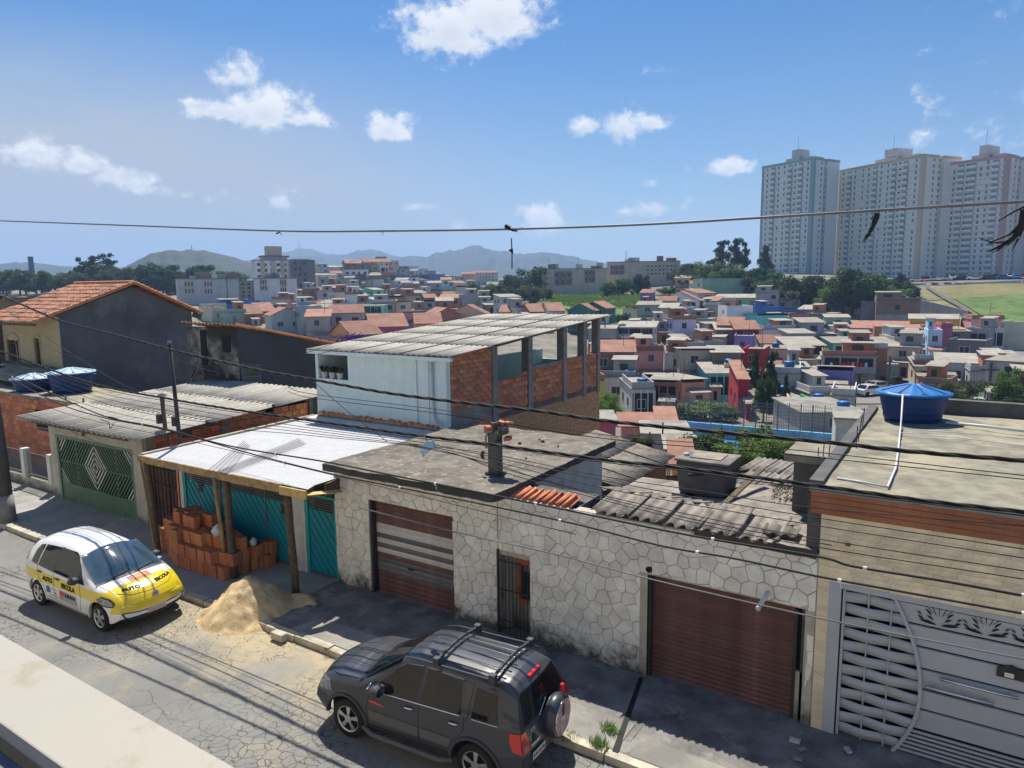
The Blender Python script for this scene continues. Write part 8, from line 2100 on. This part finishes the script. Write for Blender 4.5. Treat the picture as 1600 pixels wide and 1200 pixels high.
def tower(px, py_top, py_base, r, px_left, top_left, depth_side, main, trim, label, cols, side_cols, floors=20, wing=True):
    b = at_r(px, py_base, r); z_top = at_r(px, py_top, r)[2]; H = z_top-b[2]
    # far left corner lies where its top edge, at the same height, is seen
    d = ray(px_left, top_left); rl = (z_top-CH)/(d[2]/hypot(d[0], d[1])); L = at_r(px_left, top_left, rl)
    u = L-b; u[2] = 0; W = np.linalg.norm(u); u /= W
    o = thing('residential_tower', b, label, 'tower', 'pale residential towers', local=True)
    # local frame: x from far corner to near corner, y into the building
    o.rotation_euler = (0, 0, atan2(-u[1], -u[0])); base = b
    m0, tr = 'tower_'+main, 'tower_'+trim
    D = depth_side
    MB().box(-W, 0, 0, D*.45, -6, H).box(-W+2, -3, D*.45, D*1.3, -6, H-.5).box(-5.5, -1.8, D*.45, D*.62, -6, H-.2).box(-W*.5, 0, D*.62, D*1.15, -6, H).build('wall', m0, o)
    mb = MB(); mb.box(-W-.1, .12, -.12, D*.45+.1, H, H+1.1).box(-W*.5-.1, .12, D*.62-.1, D*1.15+.1, H, H+1.1); mb.build('parapet', tr, o)
    MB().box(-1.6, -.0, -.10, -.0, 0, H).box(.0, .10, 0, 1.2, 0, H).box(-W, -W+1.3, -.08, 0, 0, H).build('corner_stripe', tr, o)
    MB().box(-W*.62, -W*.36, 3, D*.9, H, H+2.8).build('roof_house', 'wall_grey', o); MB().box(-W*.52, -W*.38, 3.5, D*.7, H+2.8, H+6.3).build('tank_house', 'wall_pale_grey', o); MB().box(-W*.3, -W*.12, 3, D*.7, H, H+2.3).build('roof_house', 'wall_grey', o)
    MB().tube([(-W*.45, 5, H+6), (-W*.45, 5, H+12)], .05, 5).build('antenna', 'iron_dark', o)
    fh = H/floors
    mbj = MB()
    for f in range(1, floors): mbj.box(-W+.02, -.02, -.03, 0, f*fh-.06, f*fh+.04)
    mbj.build('floor_joints', 'tower_joint', o)
    rr_ = random.Random(int(px))
    for f in range(floors):
        for (fx, kind) in cols:
            x = -W*(1-fx); z = f*fh+.9
            if kind == 'w' and rr_.random() < .92: link(WT, 'window', o, Matrix.Translation((x, 0, z)) @ Matrix.Diagonal((.75, 1, 1.15, 1)))
            if kind == 's': link(WT, 'window', o, Matrix.Translation((x, 0, z+.2)) @ Matrix.Diagonal((1.1, 1, .8, 1)))
            if kind == 'b':
                link(WB, 'balcony_opening', o, Matrix.Translation((x-.9, -.01, f*fh+.3)) @ Matrix.Diagonal((2.4, 1, fh-.55, 1)))
                link(BR, 'balcony', o, Matrix.Translation((x-1.0, 0, f*fh+.15)) @ Matrix.Diagonal((2.6, 1, 2.2, 1)))
        for y in side_cols: link(WT, 'window', o, Matrix.Translation((.01, y, f*fh+.9)) @ Matrix.Rotation(pi/2, 4, 'Z') @ Matrix.Diagonal((.8, 1, 1.1, 1)))
    return o
tc1 = [(.10, 'w'), (.22, 'b'), (.33, 'w'), (.44, 'w'), (.55, 'b'), (.64, 's'), (.75, 'b'), (.88, 'w')]
tower(1264, 250, 428, 330, 1191, 264, 15, 'grey', 'teal', 'leftmost residential tower, pale grey with teal top edge and corner stripe', tc1, (4.6, 7.6))
tower(1432, 246, 433, 322, 1312, 270, 18, 'cream', 'orange', 'middle residential tower, cream with ochre top edge, the widest', [(.05, 'w'), (.13, 'b'), (.2, 'w'), (.30, 'w'), (.37, 'w'), (.45, 'b'), (.52, 'w'), (.60, 'w'), (.67, 'b'), (.73, 's'), (.80, 'b'), (.91, 'w')], (5.0, 8.0))
tower(1562, 247, 434, 325, 1474, 260, 18, 'rose', 'red', 'residential tower with reddish top edge and corner stripe, third from left', [(.06, 'w'), (.17, 'w'), (.28, 'b'), (.37, 's'), (.46, 'b'), (.58, 'w'), (.68, 'w'), (.8, 'b'), (.92, 'w')], (4.8, 8.2))
tower(1720, 243, 434, 330, 1602, 262, 18, 'cream', 'red', 'residential tower cut off by the right edge of the picture', [(.1, 'w'), (.2, 'b'), (.4, 'w'), (.5, 'w'), (.6, 'b'), (.8, 'w')], (5.0,))
b_ = at_r(1305, 428, 420)
MB().box(b_[0]-6, b_[0]+8, b_[1], b_[1]+10, b_[2]-3, b_[2]+16).build('distant_block', 'tower_cream', label='low beige block seen in the gap right of the leftmost tower', cat='building')

# ---------------------------------------------------------------- parked cars (small in the picture)
def small_car_mesh(paint):
    mb = MB(); X = [(-2.1, .35), (-2.1, .85), (-1.7, .95), (-1.25, 1.42), (.3, 1.45), (.95, .98), (1.9, .85), (2.1, .6), (2.1, .35)]
    mb.prism([(x, -.82, z) for x, z in X], (0, 1.64, 0)); mb.cur = 1
    for y, d in ((-.835, .01), (.825, .01)): mb.prism([(-1.5, y, 1.0), (-1.15, y, 1.36), (.25, y, 1.38), (.75, y, 1.0)], (0, d, 0))
    mb.prism([(.93, -.7, 1.02), (.93, .7, 1.02), (.36, .65, 1.43), (.36, -.65, 1.43)], (.02, 0, .02)); mb.prism([(-1.68, -.7, .98), (-1.68, .7, .98), (-1.28, .65, 1.4), (-1.28, -.65, 1.4)], (-.02, 0, .02))
    mb.cur = 2
    for x in (-1.35, 1.35):
        for y in (-.84, .66): mb.tube([(x, y, .32), (x, y+.18, .32)], .32, 12)
    return mb.mesh('parked_car', [paint, 'window_glass', 'tyre'])
M('paint_red', (.45, .02, .02), rough=.3, coat=.6, bump=0, fine=0); M('paint_silver', (.45, .46, .48), rough=.3, coat=.6, metal=.5, bump=0, fine=0); M('paint_black', (.02, .02, .025), rough=.3, coat=.6, bump=0, fine=0)
CM = {k: small_car_mesh(k) for k in ('paint_white', 'paint_red', 'paint_silver', 'paint_black', 'decal_blue')}
names = {'paint_white': 'white', 'paint_red': 'red', 'paint_silver': 'silver', 'paint_black': 'black', 'decal_blue': 'blue'}
lots = defaultdict(list)
def pcar(px, py, paint, where, ang=0, r=None, lift=.65):
    p, r_ = drop(px, py); 
    o = link(CM[paint], 'parked_car', None); o.location = (p[0], p[1], p[2]+lift); o.rotation_euler = (0, 0, ang)
    lots[(paint, where)].append((px, o)); tag(o, 'x', 'car', 'cars parked in the valley and by the towers')
rk = random.Random(11)
for i in range(26):
    px = 1335+i*11+rk.uniform(-2, 2); pcar(px, np.interp(px, [1335, 1400, 1500, 1620], [447, 444, 440, 438])+(i % 2)*2.2, rk.choice(['paint_white', 'paint_white', 'paint_silver', 'paint_black', 'paint_red', 'decal_blue']), 'in the car park at the foot of the towers', rk.choice([.2, 1.7, 3.3]), lift=.7)
for px, py, pt in [(1372, 614, 'paint_silver'), (1360, 620, 'paint_white'), (1395, 606, 'paint_black'), (1448, 588, 'paint_white')]: pcar(px, py, pt, 'on the valley street left of the blue tank', .9, lift=.2)
for px, py, pt in [(1575, 648, 'decal_blue'), (1530, 648, 'paint_white')]: pcar(px, py, pt, 'on the road near the right edge behind the trees', .1, lift=.2)
for (pt, wh), L_ in lots.items():
    L_.sort(key=lambda t: t[0])
    for i, (x, o) in enumerate(L_): o['label'] = f"{'only' if len(L_) == 1 else odd(i+1)+' from left'} {names[pt]} parked car {wh}"

# ---------------------------------------------------------------- trees
def crown_mesh(kind, n, leafs, seed, lobes, mat, size=.13, flat=1.0, shell=.55, droop=0.0, name='crown'):
    rg = np.random.default_rng(seed); vs = np.zeros((n*4, 3)); k = 0
    L_ = np.array(lobes); w = L_[:, 3]**2; w = w/w.sum(); idx = rg.choice(len(L_), n, p=w)
    d = rg.normal(size=(n, 3)); d /= np.linalg.norm(d, axis=1)[:, None]
    rad = shell+(1-shell)*rg.random(n)**.6; bumpy = 1+.22*np.sin(d[:, 0]*7+seed)+.14*np.sin(d[:, 1]*9+d[:, 2]*6+seed)
    c = L_[idx, :3]+d*(L_[idx, 3]*rad*bumpy)[:, None]*np.array([1, 1, flat])
    a = rg.normal(size=(n, 3)); a /= np.linalg.norm(a, axis=1)[:, None]
    b = np.cross(a, d+rg.normal(size=(n, 3))*.6); b /= np.linalg.norm(b, axis=1)[:, None]+1e-9
    s = size*rg.uniform(.5, 1.25, n)[:, None]
    vs[0::4] = c-a*s; vs[1::4] = c-b*s*.55; vs[2::4] = c+a*s; vs[3::4] = c+b*s*.55
    vs[0::4, 2] -= droop*rg.random(n)
    me = bpy.data.meshes.new(name); me.from_pydata(vs.tolist(), [], np.arange(n*4).reshape(n, 4).tolist()); me.materials.append(MAT[mat]); me.update(); return me
def lobes_round(seed, n=7, R=.33):
    n = n*3
    r = random.Random(seed); out = [(0, 0, .52, R*.95)]
    for k in range(n): a = r.uniform(0, 6.28); q = r.uniform(.12, .40); out.append((q*cos(a), q*sin(a), r.uniform(.28, .86), R*r.uniform(.25, .58)))
    return out
def lobes_gum(seed):
    r = random.Random(seed); out = []
    for k in range(22): a = r.uniform(0, 6.28); z = r.uniform(.38, .96); q = r.uniform(.02, .36)*(1.15-z*.7); out.append((q*cos(a), q*sin(a), z, r.uniform(.05, .11)))
    out += [(.04, 0, .45, .16), (-.1, .05, .6, .13)]
    return out
PROTO = {}
for i in range(4): PROTO['dark%d' % i] = crown_mesh('r', 7000, 0, 10+i, lobes_round(10+i, 8), 'leaf_dark', .030, .85, .5)
for i in range(4): PROTO['mid%d' % i] = crown_mesh('r', 7000, 0, 20+i, lobes_round(20+i, 7), 'leaf_mid', .030, .85, .5)
for i in range(2): PROTO['light%d' % i] = crown_mesh('r', 9000, 0, 30+i, lobes_round(30+i, 8, .30), 'leaf_light', .026, .9, .45)
for i in range(3): PROTO['gum%d' % i] = crown_mesh('g', 3600, 0, 40+i, lobes_gum(40+i), 'leaf_dark', .026, .75, .1)
for i in range(2): PROTO['olive%d' % i] = crown_mesh('r', 9000, 0, 50+i, lobes_round(50+i, 12, .28), 'leaf_olive', .022, .8, .3)
def trunk_mesh(seed, slim=False, h=.62):
    r = random.Random(seed); mb = MB(); lean = r.uniform(-.05, .05); w = .018 if slim else .030
    mb.tube([(0, 0, -.1), (lean*.4, 0, h*.35), (lean, .01, h*.75), (lean*1.3, .02, h)], [w*1.3, w, w*.7, w*.35], 8)
    for k in range(6):
        a = r.uniform(0, 6.28); z = h*r.uniform(.38, .8); l = r.uniform(.15, .3); mb.tube([(lean*z, 0, z), (lean*z+l*.5*cos(a), l*.5*sin(a), z+l*.45), (lean*z+l*cos(a), l*sin(a), z+l*.75)], [w*.5, w*.33, w*.12], 6)
    return mb.mesh('trunk', 'bark', True)
TR = [trunk_mesh(i) for i in range(3)]+[trunk_mesh(9, True, .9)]
trees = defaultdict(list)
def tree(px, ytop, ybase, wpx, kind, desc, r=None, sink=0):
    if r is None: b, r = drop(px, ybase)
    else: b = at_r(px, ybase, r)
    d = ray(px, ybase); k = r/hypot(d[0], d[1]); H = (ybase-ytop)/FPX*k; W = wpx/FPX*k
    sink = sink or (.13*H if kind != 'gum' and r > 120 else 0); o = thing('tree', (b[0], b[1], b[2]-sink), None, 'tree', 'trees of the valley', local=True); o.rotation_euler = (0, 0, rk.uniform(0, 6.28)); o.scale = (W/.95, W/.95, H/.98)
    me = PROTO[kind+str(rk.randrange({'dark': 4, 'mid': 4, 'light': 2, 'gum': 3, 'olive': 2}[kind]))]
    link(me, 'crown', o); link(TR[3] if kind == 'gum' else TR[rk.randrange(3)], 'trunk', o)
    trees[desc].append((px, o)); return o
# by the towers
for a in [(1330, 398, 492, 88, 'dark', 'tall dense dark tree in front of the middle tower'), (1225, 424, 480, 66, 'dark', 'bushy dark green tree below the leftmost tower'), (1270, 420, 484, 60, 'dark', 'bushy dark green tree below the leftmost tower'),
          (1296, 446, 492, 56, 'light', 'rounded light green tree beside the tall dense dark tree'), (1392, 442, 484, 62, 'light', 'rounded light green tree at the left end of the car park'), (1355, 430, 488, 66, 'dark', 'dense dark tree beside the dry grass bank'),
          (1125, 376, 440, 62, 'gum', 'tall airy eucalyptus left of the towers'), (1150, 373, 440, 60, 'gum', 'tall airy eucalyptus left of the towers'), (1162, 380, 442, 36, 'gum', 'tall airy eucalyptus left of the towers'), (1196, 384, 444, 50, 'gum', 'airy eucalyptus in front of the leftmost tower'),
          (1108, 408, 446, 46, 'dark', 'low dark tree in the grove left of the towers'), (1076, 406, 444, 50, 'dark', 'low dark tree in the grove left of the towers'), (1142, 410, 448, 44, 'light', 'low light green tree in the grove left of the towers'), (1172, 416, 450, 46, 'mid', 'low mid green tree in the grove left of the towers'),
          (1190, 425, 456, 40, 'dark', 'low dark tree in the grove left of the towers'), (1210, 432, 462, 40, 'mid', 'low mid green tree in the grove left of the towers'), (1335, 386, 420, 30, 'gum', 'thin eucalyptus top against the middle tower'), (1408, 424, 452, 13, 'dark', 'slim conical tree beside the parked cars'),
          (1004, 424, 462, 30, 'dark', 'round dark tree before the long beige apartments'), (975, 432, 462, 44, 'mid', 'bushy tree before the long beige apartments'), (950, 438, 464, 30, 'mid', 'bushy tree before the long beige apartments'), (1075, 428, 458, 44, 'mid', 'bushy tree right of the long beige apartments'), (1045, 446, 462, 40, 'mid', 'low shrub right of the field')]:
    tree(*a)
rq_ = random.Random(23)
for i in range(34):
    px = 1062+i*10.6+rq_.uniform(-5, 5); yb = np.interp(px, [1062, 1180, 1250, 1340, 1420], [456, 466, 484, 492, 484])+rq_.uniform(-14, 2)
    tree(px, yb-rq_.uniform(30, 46)-(16 if 1290 < px < 1380 else 0), yb, rq_.uniform(38, 56), rq_.choice(['dark', 'mid', 'dark', 'mid', 'olive', 'light']), 'tree in the green belt below the towers')
# middle: tree clump left of the beige block
for a in [(832, 411, 462, 60, 'dark', 'big dark tree against the hills, left of the beige block'), (806, 418, 466, 48, 'dark', 'big dark tree against the hills, left of the beige block'), (828, 440, 476, 50, 'olive', 'olive coloured round tree left of the field'), (792, 436, 476, 50, 'dark', 'dark round tree in the clump left of the field'), (768, 440, 474, 40, 'mid', 'mid green tree in the clump left of the field'),
          (745, 436, 470, 44, 'dark', 'palm like dark tree in the clump above the mint house roof'), (712, 444, 466, 40, 'mid', 'palm like mid green tree above the mint house roof'), (804, 456, 480, 26, 'dark', 'small dark tree in the clump left of the field'), (848, 445, 470, 34, 'olive', 'olive coloured round tree left of the field'),
          (970, 486, 512, 30, 'dark', 'dark tree below the field beside the dark green gables'), (950, 500, 520, 40, 'light', 'light bush below the field beside the dark green gables'), (520, 484, 500, 22, 'olive', 'small bush between houses on the far slope')]:
    tree(*a)
# wooded ridge at the left
rl_ = random.Random(17)
for i in range(34):
    px = -30+i*12.0+rl_.uniform(-5, 5); tree(px, rl_.uniform(412, 430)-(5 if 120 < px < 240 else 0), rl_.uniform(452, 462), rl_.uniform(34, 52), rl_.choice(['dark', 'mid', 'dark', 'olive']), 'tree of the wooded ridge at left, lower row', r=rl_.uniform(330, 380))
for a in [(150, 400, 450, 70, 'gum'), (172, 398, 450, 60, 'gum'), (130, 404, 450, 50, 'gum')]: tree(*a, 'slender eucalyptus on the left ridge', r=360)
for a in [(160, 408, 450, 56, 'dark'), (208, 410, 452, 44, 'dark'), (230, 404, 452, 40, 'dark'), (262, 406, 450, 50, 'dark'), (290, 424, 450, 40, 'mid'), (315, 407, 448, 46, 'dark'), (246, 418, 456, 56, 'dark'), (196, 420, 456, 60, 'mid'), (275, 430, 460, 34, 'mid')]: tree(*a, 'large dark tree standing out of the left ridge', r=350)
# valley bottom and nearer bushes
for a in [(950, 613, 662, 50, 'light', 'light green bushy tree right of the brick flank'), (945, 645, 665, 30, 'light', 'small light bush at the foot of the light green tree'), (1180, 545, 640, 40, 'gum', 'tall airy tree before the red tower house'), (1204, 548, 645, 46, 'gum', 'tall airy tree before the red tower house'), (1192, 590, 660, 40, 'dark', 'dark undergrowth tree before the red tower house'), (1225, 585, 650, 30, 'gum', 'slender tree right of the red tower house'),
          (1100, 628, 656, 90, 'light', 'broad light green bush above the blue court wall'), (1072, 634, 656, 50, 'olive', 'olive bush above the blue court wall'), (1135, 636, 660, 50, 'mid', 'mid green bush above the blue court wall'),
          (1570, 575, 650, 46, 'light', 'round light green tree at the right edge'), (1500, 592, 650, 70, 'olive', 'grey green bush right of the blue tank'), (1478, 610, 652, 50, 'olive', 'grey green bush right of the blue tank'), (1540, 625, 655, 46, 'dark', 'dark bush right of the blue tank'), (1590, 620, 660, 50, 'dark', 'dark bush at the right edge'), (1515, 626, 662, 50, 'mid', 'mid green bush right of the blue tank'), (1600, 505, 530, 30, 'light', 'light green bush beside the steep lawn at the right edge')]:
    tree(*a)
for a in [(1108, 672, 738, 84, 'mid', 34), (1185, 666, 742, 84, 'mid', 36), (1155, 690, 745, 90, 'light', 30), (1222, 690, 738, 60, 'light', 38), (1078, 694, 740, 50, 'olive', 32), (1000, 678, 705, 44, 'olive', 36), (1205, 682, 736, 80, 'light', 33)]:
    tree(*a[:5], 'leafy bush rising behind the grey square tank and old roofs', r=a[5])
mb = MB()
for k in range(700):
    px, py = rk.gauss(560, 16), rk.gauss(530, 3); p = at_r(px, py, 95); a = rk.uniform(0, 6.28); s = .22
    mb.add([p, p+np.array((cos(a)*s, sin(a)*s, s*.4)), p+np.array((0, 0, s))], [(0, 1, 2)])
tag(mb.build('flowering_bush', 'flower_purple'), 'purple flowering bush peeking over the mint house roof', 'bush')
for desc, L_ in trees.items():
    L_.sort(key=lambda t: t[0])
    for i, (x, o) in enumerate(L_): o['label'] = desc if len(L_) == 1 else f"{desc}, {odd(i+1)} from left"
# distant city in the valley before the blue hills: one mass of tiny blocks
mb = MB()
for k in range(1600):
    px = rk.uniform(560, 930) if k % 3 else rk.uniform(-100, 560); r = rk.uniform(900, 2100); d = ray(px, 447); h = hypot(d[0], d[1]); x, y = d[0]/h*r, d[1]/h*r; z = -24 if r > 1500 else terr(x, y)
    z = np.interp(r, [900, 1500, 2100], [-8, -2, 8])+rk.uniform(-3, 3); w = rk.uniform(4, 11); mb.cur = rk.randrange(4); mb.box(x-w, x+w, y-w*.7, y+w*.7, z-30, z+rk.uniform(3, 9))
mb.build('distant_town', ['wall_pale_grey', 'wall_brick_red', 'wall_beige', 'roof_clay_far'], kind='stuff', label='hazy mass of tiny houses in the distant valley before the blue hills', cat='distant town')

# ---------------------------------------------------------------- haze
hm = bpy.data.materials.new('haze'); hm.use_nodes = True; nt = hm.node_tree; nt.nodes.clear()
o_ = nt.nodes.new('ShaderNodeOutputMaterial'); pv_ = nt.nodes.new('ShaderNodeVolumePrincipled'); pv_.inputs['Density'].default_value = HAZE
pv_.inputs['Color'].default_value = (.40, .62, .98, 1); pv_.inputs['Anisotropy'].default_value = .2
nt.links.new(pv_.outputs[0], o_.inputs['Volume']); MAT['haze'] = hm
MB().box(-4350, 4350, -4350, 4350, -70, 260).build('haze', 'haze', kind='stuff')
